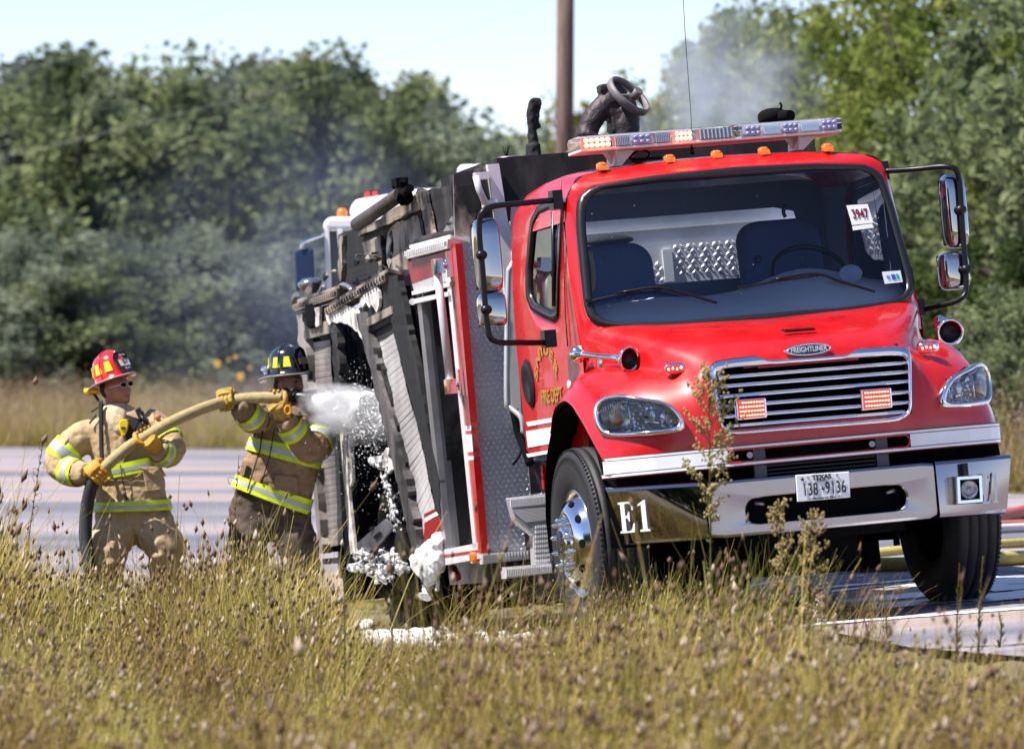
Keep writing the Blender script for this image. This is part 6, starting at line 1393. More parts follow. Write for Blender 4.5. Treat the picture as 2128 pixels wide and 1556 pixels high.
t_ = bpy.data.textures.new('fine_folds', 'CLOUDS'); t_.noise_scale = .032; t_.noise_depth = 1; d_ = coat.modifiers.new('fine folds', 'DISPLACE'); d_.texture = t_; d_.strength = .012; d_.texture_coords = 'LOCAL'
mb = MB(); 
for L_ in (legR, legL): F.limb(mb, L_)
F.loft(mb, [(274, 1035, 0, 70, .16), (276, 1060, 0, 74, .17), (278, 1095, 0, 66, .16)])
for (x, y, dy, r) in ((205, 1140, -.2, .06), (228, 1172, -.22, .07), (375, 1130, -.1, .05), (330, 1155, -.2, .06), (212, 1110, -.1, .05)): mb.ball(V(x, y, dy), (r, r * .8, r * .6))
fused('trousers', mb, M_TROU, .013, F.e, 2, .045, .09)
for L_, s_ in ((legR, 0), (legL, 1)):
    mb = MB(); x, y, dy, r_ = L_[-1]; b = V(x, y, dy); mb.tube([b + Vector((0, 0, .1)), Vector((b.x, b.y, .12)), Vector((b.x, b.y, .05))], [.085, .075, .07], 12); mb.ball((b.x + .03, b.y - .08, .045), (.055, .14, .05)); fused('boot', mb, M_BLACK, .012, F.e, 2)
def bands(F, L_, coat, specs, g=.010):
    for a, b in specs:
        d = (b - a) / 3
        for q, mm in enumerate((M_LIME, M_SILV, M_LIME)):
            mb = MB(); F.limb(mb, L_, g + (.002 if q == 1 else 0), 18, 10, (a + d * q, a + d * (q + 1)), cap=False); mb.build('silver_stripe' if q == 1 else 'lime_band', mm, coat)
bands(F, armR, coat, [(.30, .44), (.66, .80)]); bands(F, armL, coat, [(.24, .36), (.76, .90)])
def tband(F, st_, coat, a, b, g=.012):
    S = F.st(st_, 20); d = (b - a) / 3
    for q, mm in enumerate((M_LIME, M_SILV, M_LIME)):
        mb = MB(); F.loft(mb, seg_st(S, a + d * q, a + d * (q + 1)), g + (.002 if q == 1 else 0), 30, False); mb.build('silver_stripe' if q == 1 else 'lime_band', mm, coat)
tband(F, coat_st, coat, .60, .675, .020); tband(F, coat_st, coat, .88, .995, .018)
# coat details: fly, pocket, collar, patch
mb = MB(); mb.tube([V(250, 965, -.205), V(255, 1000, -.21), V(262, 1032, -.215)], .004, 5); mb.tube([V(262, 1032, -.215), V(263, 1038, -.22)], .008, 6); mb.build('zip_pull', M_NAVY, coat)
mb = MB(); mb.slab([V(296, 975, -.195), V(330, 972, -.17), V(342, 995, -.16), V(338, 1018, -.17), V(304, 1022, -.20)], (0, .03, 0)); mb.build('pocket', M_COAT, coat, bevel=.008)
mb = MB(); mb.slab([V(292, 972, -.205), V(334, 968, -.18), V(346, 990, -.165), V(318, 985, -.2)], (0, .015, 0)); mb.build('pocket_flap', M_COAT, coat, bevel=.004)
mb = MB(); mb.slab([V(318, 856, -.12), V(334, 856, -.10), V(338, 868, -.10), V(330, 878, -.11), V(320, 872, -.125)], (0, .02, 0)); pa = mb.build('sleeve_patch', mat('patch_white', (.75, .72, .72), .7), coat); mb = MB(); mb.ball(V(328, 866, -.125), (.022, .008, .022)); mb.build('patch_emblem', mat('patch_orange', (.6, .22, .05), .7), coat)
mb = MB()
for (a, b, c, d) in (((222, 842), (206, 862), (216, 885), (236, 862)), ((262, 838), (284, 850), (292, 872), (262, 862))): mb.slab([V(*a, -.10), V(*b, -.13), V(*c, -.16), V(*d, -.13)], (0, .02, 0))
mb.build('collar', M_COAT, coat, bevel=.006)
mb = MB(); mb.slab([V(256, 880, -.155), V(290, 848, -.12), V(300, 858, -.13), V(278, 930, -.19), V(252, 958, -.20), V(247, 950, -.20), V(262, 915, -.18)], (0, .015, 0)); mb.build('storm_flap', M_NAVY, coat)
mb = MB(); F.loft(mb, [(240, 838, -.02, 24, .085), (242, 856, -.04, 29, .105), (243, 872, -.05, 30, .115), (245, 888, -.07, 22, .10), (248, 900, -.09, 8, .08)]); fused('hood_collar', mb, M_HOOD, .011, F.e, 2, .02, .05)
# face details
mb = MB()
for q in (-1, 1): mb.ball(Ph(.084, .031 * q, .003), (.012, .014, .008), 10, 8, M=Mh)
mb.build('eye', mat('eye_dark', (.03, .02, .02), .2), F.e); mb = MB(); mb.tube([Ph(.0985, -.022, -.0708), Ph(.104, 0, -.0705), Ph(.0985, .022, -.0708)], .0032, 6); mb.build('mouth', mat('lip', (.25, .07, .06), .5), F.e)
mb = MB()
for q in (-1, 1): mb.tube([Ph(.108, .032 * q, .004) + Mh @ Vector((-.012 * (cos(a * pi / 8) * q > .5), .026 * cos(a * pi / 8), .018 * sin(a * pi / 8))) for a in range(16)], .0014, 5, closed=True); mb.tube([Ph(.095, .058 * q, .006), Ph(0, .082 * q, .004)], .003, 5)
mb.tube([Ph(.110, -.006, .008), Ph(.110, .006, .008)], .003, 5); sg = mb.build('safety_glasses', mat('clear_frame', (.75, .75, .76), .1), F.e)
mb = MB()
for q in (-1, 1): mb.slab([Ph(.109, .032 * q, .004) + Mh @ Vector((0, .025 * cos(a * pi / 6), .017 * sin(a * pi / 6))) for a in range(12)], f1 * -.002)
mb.build('spectacle_lens', M_LENS, sg)
mb = MB(); F_ = lambda z: None
for z, k in ((.045, 1.0), ): mb.ball(Ph(-.035, 0, .0), (.075, .082, .085), 14, 10, M=Mh)
mb.build('hair', mat('dark_hair', (.03, .02, .015), .8), F.e)
hm1, HP = helmet(F, Ph(.0, 0, .050), (f1 + Vector((0, 0, .22))), u1, M_HRED, (M_HBLK, mat('shield_white', (.78, .78, .78), .5)), 'E-1', None)
mb = MB(); mb.tube([V(176, 813, .0), V(203, 812, -.02)], [.020, .017], 12); mb.build('helmet_torch', M_YEL, hm1); mb = MB(); mb.tube(cr([V(190, 805, .02), V(200, 825, -.02), V(214, 842, -.06), V(236, 848, -.08)], 4), .010, 6); mb.tube([V(190, 808, 0), V(190, 818, 0)], .026, 8); mb.build('chin_strap', M_NAVY, hm1)
mb = MB(); mb.tube(cr([V(209, 832, -.12), V(210, 880, -.17), V(211, 930, -.19), V(212, 968, -.22)], 5), .012, 6, squash=(1.3, .5)); mb.tube([V(200, 862, -.13), V(186, 880, -.14)], .007, 5); mb.tube([V(206, 845, -.12), V(190, 856, -.13)], .006, 5); rs_ = mb.build('radio_strap', M_NAVY, F.e); mb = MB(); mb.box(V(212, 976, -.23), (.035, .02, .035)); mb.build('strap_buckle', M_YEL, rs_)
mb = MB(); mb.slab([V(*p, -.19) for p in ((247, 878), (252, 871), (263, 871), (267, 878), (265, 893), (259, 906), (253, 906), (248, 893))], (0, .03, 0)); gd = mb.build('gas_detector', M_YEL, F.e, bevel=.006); mb = MB(); mb.box(V(256, 889, -.194), (.03, .006, .014)); mb.build('detector_screen', M_NAVY, gd)
mb = MB(); mb.slab([V(280, 852, -.14), V(291, 846, -.14), V(299, 866, -.16), V(289, 872, -.16)], (0, .05, 0)); mb.tube([V(291, 862, -.18), V(308, 882, -.20)], .012, 8); mb.tube(cr([V(296, 876, -.2), V(300, 900, -.22), V(285, 915, -.22), V(278, 905, -.2)], 4), .008, 6); mb.build('radio_mic', M_BLACK, F.e)
# hose axis at the two grips
hd1 = (V(240, 950, -.30) - V(205, 985, -.30)); glove(F, V(205, 984, -.30), hd1, V(185, 970, -.36) - V(205, 984, -.30), M_GLOVE, wrist=V(186, 984, -.27), thumb=1, k=1.13)
hd2 = (V(340, 885, -.30) - V(300, 908, -.30)); glove(F, V(305, 906, -.31), hd2, V(318, 930, -.36) - V(305, 906, -.31), M_GLOVE, wrist=V(330, 934, -.28), thumb=-1, k=1.13)

# ---------------- the one in the black helmet, aiming the nozzle
F = Fig(35.4, 570, 'firefighter in a black helmet and brown coat aiming the nozzle at the truck'); V = F.V
f2 = Vector((.86, -.50, -.02)).normalized(); u2 = Vector((-.09, .0, 1)).normalized(); hc = V(598, 795, -.02)
coat_st = [(600, 826, .02, 26, .09), (601, 838, .02, 44, .12), (602, 855, .02, 62, .15), (601, 885, .02, 70, .17), (594, 930, .0, 74, .18), (582, 975, .0, 78, .18), (572, 1010, .0, 80, .19), (561, 1040, .0, 82, .195)]
armR = [(556, 862, .0, 34), (538, 868, -.10, 32), (526, 872, -.20, 30), (518, 862, -.28, 28), (507, 852, -.33, 26), (492, 842, -.36, 22)]
armL = [(648, 866, .03, 36), (660, 895, .0, 36), (655, 925, -.08, 34), (640, 930, -.18, 31), (620, 905, -.28, 29), (602, 885, -.34, 26), (592, 868, -.37, 22)]
legR = [(530, 1040, .0, 50), (524, 1085, -.02, 48), (516, 1140, -.08, 42), (520, 1200, -.04, 37), (524, 1250, .0, 34), (525, 1295, .0, 32)]
legL = [(592, 1045, .0, 50), (602, 1090, .0, 48), (620, 1145, -.05, 42), (626, 1200, .0, 37), (628, 1250, .0, 34), (628, 1295, .0, 32)]
mb = MB(); Ph, Mh = headshape(mb, hc, f2, u2, 1.03); mb.tube([hc + Vector((-.01, .01, -.05)), V(600, 850, .01)], [.062, .068], 14)
F.loft(mb, [(a, b, c, d * .7, e * .7) for a, b, c, d, e in coat_st])
for L_ in (armR, armL, legR, legL): F.limb(mb, [(a, b, c, d * .62) for a, b, c, d in L_])
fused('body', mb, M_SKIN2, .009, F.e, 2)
mb = MB(); F.loft(mb, F.st(coat_st, 6))
for L_ in (armR, armL): F.limb(mb, L_)
mb.tube([V(600, 824, .0), V(601, 842, .02)], [.095, .13], 16)
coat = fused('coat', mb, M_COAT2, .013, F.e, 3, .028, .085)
d_ = coat.modifiers.new('fine folds', 'DISPLACE'); d_.texture = t_; d_.strength = .014; d_.texture_coords = 'LOCAL'
mb = MB()
for L_ in (legR, legL): F.limb(mb, L_)
F.loft(mb, [(560, 1015, 0, 70, .16), (560, 1050, 0, 74, .17), (564, 1095, 0, 66, .16)])
for (x, y, dy, r) in ((496, 1120, -.1, .06), (522, 1110, -.18, .05), (640, 1110, -.05, .06)): mb.ball(V(x, y, dy), (r, r * .8, r * .6))
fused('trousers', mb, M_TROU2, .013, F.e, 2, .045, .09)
for L_ in (legR, legL):
    mb = MB(); x, y, dy, r_ = L_[-1]; b = V(x, y, dy); mb.tube([b + Vector((0, 0, .1)), Vector((b.x, b.y, .12)), Vector((b.x, b.y, .05))], [.085, .075, .07], 12); mb.ball((b.x + .03, b.y - .08, .045), (.055, .14, .05)); fused('boot', mb, M_BLACK, .012, F.e, 2)
bands(F, armR, coat, [(.52, .74)]); bands(F, armL, coat, [(.22, .34), (.72, .86)])
tband(F, coat_st, coat, .545, .645, .018); tband(F, coat_st, coat, .865, .995, .018)
mb = MB(); mb.tube([V(548, 880, -.19), V(540, 935, -.205), V(524, 985, -.205), V(514, 1020, -.2)], .005, 5); mb.tube([V(570, 890, -.2), V(560, 950, -.21), V(543, 1005, -.21)], .004, 5); mb.build('coat_fly', M_NAVY, coat)
mb = MB(); mb.slab([V(572, 985, -.205), V(618, 990, -.18), V(622, 1026, -.18), V(604, 1032, -.2), V(566, 1016, -.215)], (0, .03, 0)); mb.build('pocket', M_COAT2, coat, bevel=.008)
mb = MB(); mb.slab([V(504, 955, -.13), V(514, 958, -.17), V(506, 990, -.17), V(497, 986, -.13)], (0, .02, 0)); mb.build('pocket', M_COAT2, coat, bevel=.006)
mb = MB(); mb.slab([V(622, 862, -.14), V(642, 862, -.12), V(642, 878, -.12), V(632, 884, -.13), V(623, 878, -.14)], (0, .02, 0)); mb.build('sleeve_patch', mat('patch_black', (.02, .02, .025), .7), coat); mb = MB(); mb.ball(V(632, 871, -.145), (.016, .006, .016)); mb.build('patch_emblem', mat('patch_red', (.4, .08, .03), .7), coat)
mb = MB(); mb.slab([V(553, 862, -.17), V(566, 850, -.17), V(558, 885, -.2), V(528, 905, -.2), V(526, 896, -.2), V(545, 880, -.19)], (0, .02, 0)); mb.build('chest_strap', M_NAVY, coat)
mb = MB(); F.loft(mb, [(592, 792, .02, 20, .10), (594, 812, .01, 25, .115), (597, 828, .0, 31, .125), (600, 840, .0, 34, .12)]); mb.ball(Ph(-.02, 0, -.03), (.085, .088, .10), 14, 10, M=Mh); fused('hood_collar', mb, M_NAVY, .011, F.e, 2)
mb = MB(); mb.ball(Ph(.045, 0, -.085), (.068, .068, .050), 14, 10, M=Mh); fused('beard', mb, mat('black_beard', (.012, .010, .010), .9), .009, F.e, 1, .015, .03)
mb = MB()
for q in (-1, 1): mb.ball(Ph(.084, .031 * q, .003), (.012, .014, .008), 10, 8, M=Mh)
mb.build('eye', bpy.data.materials['eye_dark'], F.e)
hm2, HP = helmet(F, Ph(.005, 0, .055), (f2 + Vector((0, 0, .10))), u2, M_HBLK, (M_HBLK, mat('shield_brown', (.20, .13, .09), .6)), None, None)
mb = MB(); mb.tube([V(548, 770, .02), V(560, 767, -.01)], [.030, .024], 10); mb.tube([V(552, 770, .0), V(556, 783, .0)], .02, 8); mb.build('helmet_torch', M_CHROME, hm2); mb = MB(); mb.box(V(646, 780, -.05), (.03, .04, .06)); mb.build('visor_hinge', M_BLACK, hm2)
hd3 = V(500, 830, -.36) - V(440, 842, -.34); glove(F, V(470, 835, -.36), hd3, V(476, 808, -.38) - V(470, 835, -.36), M_GLOVE2, wrist=V(490, 842, -.34), thumb=1, k=1.1)
hd4 = V(620, 827, -.38) - V(560, 826, -.37); glove(F, V(574, 828, -.375), hd4, V(570, 862, -.40) - V(574, 828, -.375), M_GLOVE2, wrist=V(590, 868, -.37), thumb=1, k=1.13)

# ---------------- hose and nozzle they hold
hp_ = lambda px, py, d: W(px, py, d)
e = empty('attack_hose', Matrix.Translation((0, 0, 0)), 'tan fire hose held by both firefighters with a black nozzle', 'fire hose')
hpts = [(205, 984, 34.70), (235, 955, 34.69), (268, 928, 34.69), (305, 906, 34.69), (350, 880, 34.75), (400, 857, 34.85), (440, 842, 34.95), (470, 835, 35.03), (510, 828, 35.04), (550, 826, 35.03), (588, 826, 35.02)]
mb = MB(); mb.tube(cr([hp_(*p) for p in hpts], 8), .039, 16); mb.build('hose_jacket', mat('tan_hose', (.36, .28, .13), .8, var=.12, vscale=30, bump=.3, bscale=80), e)
mb = MB(); gnd = W(205, 1290, 34.6); gp = Vector((gnd.x, 34.6, gz(gnd.x, 34.6) + .04)); mb.tube(cr([hp_(205, 984, 34.70), hp_(190, 1012, 34.72), hp_(180, 1060, 34.74), hp_(178, 1120, 34.72), hp_(186, 1180, 34.68), gp, gp + Vector((.5, .5, 0)), gp + Vector((1.4, 1.2, 0))], 8), .044, 14); mb.build('hose_tail', mat('black_hose', (.018, .018, .022), .6), e)
mb = MB(); nz = [hp_(586, 826, 35.02), hp_(594, 826, 35.02), hp_(600, 826, 35.015), hp_(612, 826, 35.01), hp_(618, 826, 35.01), hp_(634, 827, 35.0), hp_(640, 827, 35.0), hp_(646, 828, 35.0)]
mb.tube(nz, [.044, .050, .036, .034, .046, .042, .052, .050], 18); mb.tube(cr([hp_(604, 826, 34.97), hp_(606, 812, 34.97), hp_(614, 808, 34.98), hp_(622, 812, 35.0)], 4), .010, 8); nzz = mb.build('nozzle', M_BLACK, e)
mb = MB(); mb.tube(cr([hp_(598, 836, 35.0), hp_(600, 850, 35.0), hp_(597, 868, 35.0)], 4), .020, 10); mb.tube([hp_(598 + 6 * cos(a), 852 + 9 * sin(a), 34.95) for a in [i * pi / 8 for i in range(16)]], .007, 6, closed=True); mb.build('pistol_grip', mat('orange_grip', (.70, .30, .02), .5), nzz)
# ---------------- the stream
S0, S1 = W(648, 828, 35.0), W(806, 872, 34.6); ax = (S1 - S0); Ln = ax.length; axn = ax.normalized(); uu = axn.orthogonal().normalized(); vv = axn.cross(uu)
M_SPRAY = bpy.data.materials.new('white_spray'); M_SPRAY.use_nodes = True; n = M_SPRAY.node_tree; n.nodes.clear(); o_ = n.nodes.new('ShaderNodeOutputMaterial'); d_ = n.nodes.new('ShaderNodeBsdfDiffuse'); t_ = n.nodes.new('ShaderNodeBsdfTranslucent'); mx = n.nodes.new('ShaderNodeMixShader'); mx.inputs[0].default_value = .45; d_.inputs[0].default_value = t_.inputs[0].default_value = (.97, .97, .98, 1)
n.links.new(d_.outputs[0], mx.inputs[1]); n.links.new(t_.outputs[0], mx.inputs[2]); n.links.new(mx.outputs[0], o_.inputs[0])
mb = MB(); r = random.Random(77)
rows = []
for i in range(22):
    t = i / 21; rad = .022 + .12 * t ** .8; rows.append([S0 + ax * t * .74 + (uu * cos(a) + vv * sin(a)) * rad * (1 + .35 * noise.noise(Vector((t * 7, cos(a) * 1.6, sin(a) * 1.6)))) for a in [2 * pi * j / 18 for j in range(18)]])
mb.grid(rows, 0, True, closed=True)
for _ in range(9000):
    t = r.random() ** .75; sp = .02 + .20 * t; a = r.random() * 6.283; q = sp * min(1.6, abs(r.gauss(0, .55))); g_ = .10 * t * t * r.random()
    p = S0 + ax * t * r.uniform(.9, 1.06) + (uu * cos(a) + vv * sin(a)) * q - Vector((0, 0, g_)); s_ = (.0014 + .0062 * r.random() ** 3)
    d = (axn + Vector((r.gauss(0, .25), r.gauss(0, .25), r.gauss(0, .25)))).normalized(); w1 = d.orthogonal().normalized(); w2 = d.cross(w1)
    mb.add([p + d * s_ * 1.8, p - d * s_ * 1.4, p + w1 * s_, p - w1 * s_, p + w2 * s_, p - w2 * s_], [(0, 2, 4), (0, 4, 3), (0, 3, 5), (0, 5, 2), (1, 4, 2), (1, 3, 4), (1, 5, 3), (1, 2, 5)])
for _ in range(700):                                        # stray drops above and falling below
    p = W(r.gauss(745, 42), r.gauss(880, 75), 34.7 + r.gauss(0, .25)); s_ = .0012 + .0032 * r.random() ** 4
    mb.add([p + Vector((0, 0, s_ * 1.6)), p + Vector((s_, 0, 0)), p + Vector((0, s_, 0)), p - Vector((s_, 0, 0)), p - Vector((0, s_, 0)), p - Vector((0, 0, s_ * 1.6))], [(0, 1, 2), (0, 2, 3), (0, 3, 4), (0, 4, 1), (5, 2, 1), (5, 3, 2), (5, 4, 3), (5, 1, 4)])
tag(mb.build('water_spray', M_SPRAY, weld=False, fix=False), 'white jet of water and foam spraying from the nozzle into the truck', 'water spray', None, 'stuff')

mist = smoke('water_mist', 735, 858, 34.75, (.40, .24, .20), 70., 2.2, 'fine white mist around the water jet', (.98, .98, 1)); mist.rotation_euler = (0, radians(14), 0); mist['category'] = 'mist'
# ================================================================== grass
def gmat(name, c, tr=.25):
    m = bpy.data.materials.new(name); m.use_nodes = True; n = m.node_tree; n.nodes.clear(); o = n.nodes.new('ShaderNodeOutputMaterial'); d = n.nodes.new('ShaderNodeBsdfDiffuse'); t = n.nodes.new('ShaderNodeBsdfTranslucent'); mx = n.nodes.new('ShaderNodeMixShader'); mx.inputs[0].default_value = tr
    oi = n.nodes.new('ShaderNodeObjectInfo'); hs = n.nodes.new('ShaderNodeHueSaturation'); mr = n.nodes.new('ShaderNodeMapRange'); mr.inputs['To Min'].default_value = .50; mr.inputs['To Max'].default_value = 1.5
    ge = n.nodes.new('ShaderNodeNewGeometry'); ns = n.nodes.new('ShaderNodeTexNoise'); ns.inputs['Scale'].default_value = .9; ns.inputs['Detail'].default_value = 3; n.links.new(ge.outputs['Position'], ns.inputs['Vector']); ad = n.nodes.new('ShaderNodeMath'); ad.operation = 'MULTIPLY_ADD'; ad.inputs[1].default_value = .5; n.links.new(oi.outputs['Random'], ad.inputs[0]); sc_n = n.nodes.new('ShaderNodeMapRange'); sc_n.inputs['From Min'].default_value = .32; sc_n.inputs['From Max'].default_value = .68; sc_n.inputs['To Max'].default_value = .5; n.links.new(ns.outputs['Fac'], sc_n.inputs['Value']); n.links.new(sc_n.outputs[0], ad.inputs[2]); hr = n.nodes.new('ShaderNodeMapRange'); hr.inputs['From Min'].default_value = .3; hr.inputs['From Max'].default_value = .7; hr.inputs['To Min'].default_value = .47; hr.inputs['To Max'].default_value = .53; n.links.new(ns.outputs['Fac'], hr.inputs['Value']); n.links.new(hr.outputs[0], hs.inputs['Hue'])
    n.links.new(ad.outputs[0], mr.inputs['Value']); n.links.new(mr.outputs[0], hs.inputs['Value']); hs.inputs['Color'].default_value = (*c, 1)
    n.links.new(hs.outputs[0], d.inputs[0]); n.links.new(hs.outputs[0], t.inputs[0]); n.links.new(d.outputs[0], mx.inputs[1]); n.links.new(t.outputs[0], mx.inputs[2]); n.links.new(mx.outputs[0], o.inputs[0]); return m
G_STRAW, G_OLIVE, G_GREEN, G_HEAD, G_BROWN, G_PALE = gmat('straw', (.52, .41, .14)), gmat('olive_blade', (.255, .21, .055)), gmat('green_blade', (.145, .155, .036)), gmat('seed_head', (.19, .125, .085), .1), gmat('dead_stem', (.22, .13, .05)), gmat('pale_head', (.42, .33, .26), .1)
GM = [G_STRAW, G_OLIVE, G_GREEN, G_HEAD, G_BROWN, G_PALE]
def blade(mb, p, h, w, lean, ang, mi, seg=3, curl=1.6):
    d = Vector((cos(ang), sin(ang), 0)); s_ = Vector((-sin(ang + .6), cos(ang + .6), 0)) * w; pts = []
    for i in range(seg + 1):
        t = i / seg; c = Vector(p) + d * lean * (t ** curl) * h + Vector((0, 0, h * (t - .25 * lean * t * t))); k = (1 - t * .75)
        pts.append((c - s_ * k, c + s_ * k))
    vs = [q for pr in pts for q in pr]; mb.add(vs, [(2 * i, 2 * i + 1, 2 * i + 3, 2 * i + 2) for i in range(seg)], mi)
    return (pts[-1][0] + pts[-1][1]) / 2, (Vector((0, 0, 1)) + d * lean).normalized()
def head(mb, c, ax, L, r, mi):
    u = ax.orthogonal().normalized(); v = ax.cross(u); vs = [c - ax * L * .4] + [c + (u * cos(k * pi / 2.5) + v * sin(k * pi / 2.5)) * r for k in range(5)] + [c + ax * L * .6]
    mb.add(vs, [(0, 1 + (k + 1) % 5, 1 + k) for k in range(5)] + [(6, 1 + k, 1 + (k + 1) % 5) for k in range(5)], mi, True)
gcol = bpy.data.collections.new('grass_parts'); wcol = bpy.data.collections.new('dry_parts')
def clump(name, seed, col, nst, nbl, hmin, hmax, rad, heads, greens):
    r = random.Random(seed); mb = MB()
    for _ in range(nst):
        a = r.random() * 6.283; q = rad * sqrt(r.random()); p = (q * cos(a), q * sin(a), 0); h = r.uniform(hmin, hmax) * (1.0 if r.random() < .85 else 1.25)
        mi = r.choices((0, 1, 4, 2), (9, 4, 2, greens * .6))[0] if not name.startswith('dry') else r.choice((0, 5, 0, 5, 1)); tip, ax = blade(mb, p, h, r.uniform(.0018, .0036), r.uniform(.03, .55), r.random() * 6.283, mi, 3)
        if r.random() < heads: head(mb, tip, ax, r.uniform(.028, .052), r.uniform(.006, .012), 3 if r.random() < .72 else 5)
    for _ in range(nbl):
        a = r.random() * 6.283; q = rad * sqrt(r.random()); p = (q * cos(a), q * sin(a), 0)
        blade(mb, p, r.uniform(.4, .8) * hmin, r.uniform(.0035, .0075), r.uniform(.2, 1.2), r.random() * 6.283, r.choices((1, 2, 0, 4), (5, 1 + greens, 3, 1))[0], 3)
    o = mb.build(name, GM, None, weld=False, fix=False); COL.objects.unlink(o); col.objects.link(o); return o
for i in range(9): clump('grass_clump', i, gcol, 44, 60, .30, .60, .125, (.01, .09, .18, .03, .14, .01, .06, .24, .03)[i], (2, 1, 1, 3, 2, 4, 1, 1, 2)[i])
scol = bpy.data.collections.new('stalk_parts')
for i in range(5): clump('stalk_clump', 80 + i, scol, 9, 2, .55, .95, .22, .6, .5)
for i in range(5): clump('dry_clump', 50 + i, wcol, 60, 60, .5, 1.0, .45, .5, .3)
def scatter(name, pts, col, label, seed):
    me = bpy.data.meshes.new(name); me.from_pydata([p[:3] for p in pts], [], []); at = me.attributes.new('sc', 'FLOAT', 'POINT'); at.data.foreach_set('value', [p[3] for p in pts])
    o = bpy.data.objects.new(name, me); COL.objects.link(o); ng = bpy.data.node_groups.new(name + '_nodes', 'GeometryNodeTree')
    ng.interface.new_socket('Geometry', in_out='INPUT', socket_type='NodeSocketGeometry'); ng.interface.new_socket('Geometry', in_out='OUTPUT', socket_type='NodeSocketGeometry')
    N = ng.nodes; gi_ = N.new('NodeGroupInput'); go_ = N.new('NodeGroupOutput'); ip = N.new('GeometryNodeInstanceOnPoints'); ci = N.new('GeometryNodeCollectionInfo'); ci.inputs['Collection'].default_value = col; ci.inputs['Separate Children'].default_value = True; ci.inputs['Reset Children'].default_value = True
    ip.inputs['Pick Instance'].default_value = True; rv = N.new('FunctionNodeRandomValue'); rv.data_type = 'FLOAT_VECTOR'; rv.inputs[0].default_value = (-.22, -.22, 0); rv.inputs[1].default_value = (.22, .22, 6.283); rv.inputs['Seed'].default_value = seed
    na = N.new('GeometryNodeInputNamedAttribute'); na.data_type = 'FLOAT'; na.inputs['Name'].default_value = 'sc'
    ng.links.new(gi_.outputs[0], ip.inputs['Points']); ng.links.new(ci.outputs[0], ip.inputs['Instance']); ng.links.new(rv.outputs[0], ip.inputs['Rotation']); ng.links.new(na.outputs[0], ip.inputs['Scale']); ng.links.new(ip.outputs[0], go_.inputs[0])
    md = o.modifiers.new('scatter', 'NODES'); md.node_group = ng
    return tag(o, label, 'grass', None, 'stuff')
pts = []; r = random.Random(5)
truck_i = M_T.inverted()
while len(pts) < 5600:
    y = 15.5 + 27 * r.random() ** 1.05; hw = .112 * y + .4; x = r.uniform(-hw, hw); y0 = itp(x, NEAR)
    if y > y0 + .1: continue
    edge = y0 - y
    if edge < .9 and r.random() < .72 and x > -.2: continue
    if x > 1.1 and edge < 2.2 and r.random() < .45: continue
    v = truck_i @ Vector((x, y, gz(x, y)))
    if -1.30 < v.x < 1.3 and -1.0 < v.y < 7: 
        if not (v.x < -1.0 and r.random() < .3): continue
    bare = noise.noise(Vector((x * 1.1, y * .7, 2.)))
    if bare < -.08 and r.random() < .8: continue
    if ((x + .62) / .42) ** 2 + ((y - 22.6) / 3.2) ** 2 < 1 and r.random() < .86: continue
    ftop = .92 + .52 * noise.noise(Vector((x * .7, y * .4, 7.))) + .34 * noise.noise(Vector((x * 2.3, y * 1.5, 1.)))
    # shorter along the truck and the pavement, taller at the left end of the verge
    k = ftop * (1 - .42 * sstep(2.6, .4, edge) * (1 if x > -1.2 else .0)) * (1 + .30 * sstep(-2.9, -3.6, x))
    if v.x > -3.2 and v.y > -.3 and v.y < 5.6 and v.x < -.9: k *= .62
    if -1.75 < v.x < -1.0 and v.y > .9 and r.random() < .55: continue
    if -2.2 < v.x < 1.5 and -2.0 < v.y < -.8: k *= .8
    px = CXP + FPX * x / y; lim = itp(px, [(-100, 1090), (60, 1198), (180, 1226), (390, 1214), (440, 1180), (640, 1192), (690, 1290), (760, 1312), (1120, 1326), (1175, 1290), (1210, 1262), (1290, 1225), (1400, 1235), (1600, 1262), (1700, 1340), (2200, 1388)])
    hz_ = EYE - (lim - HYP) / FPX * y - gz(x, y); k = (min(k, max(.16, hz_ / .56)) if (x > -1.15 or y < 28.5) else max(.3, min(2.0, hz_ / .54))) * (1 if r.random() < .9 else 1.22)
    pts.append((x, y, gz(x, y) - .01, k * r.uniform(.8, 1.1)))
p2 = [(p[0] + r.gauss(0, .1), p[1] + r.gauss(0, .1), p[2], p[3] * r.uniform(.75, 1.1)) for p in pts if r.random() < (.30 if p[0] > -1.15 or p[1] < 28.5 else .06) and not (-1.15 < p[0] < .25 and p[1] > 26 and r.random() < .85)]
scatter('grass', p2, scol, 'taller thin seed stalks rising out of the roadside grass', 4)
scatter('grass', pts, gcol, 'tall seeding dry grass covering the roadside verge', 3)
pts = []
while len(pts) < 2600:
    x = r.uniform(-16, 14); y1 = itp(x, FAR); y = y1 + .3 + 14 * r.random() ** 1.4; pts.append((x, y, gz(x, y) - .02, r.uniform(.7, 1.35)))
scatter('grass', pts, wcol, 'band of tall straw-colored grass beyond the road', 9)

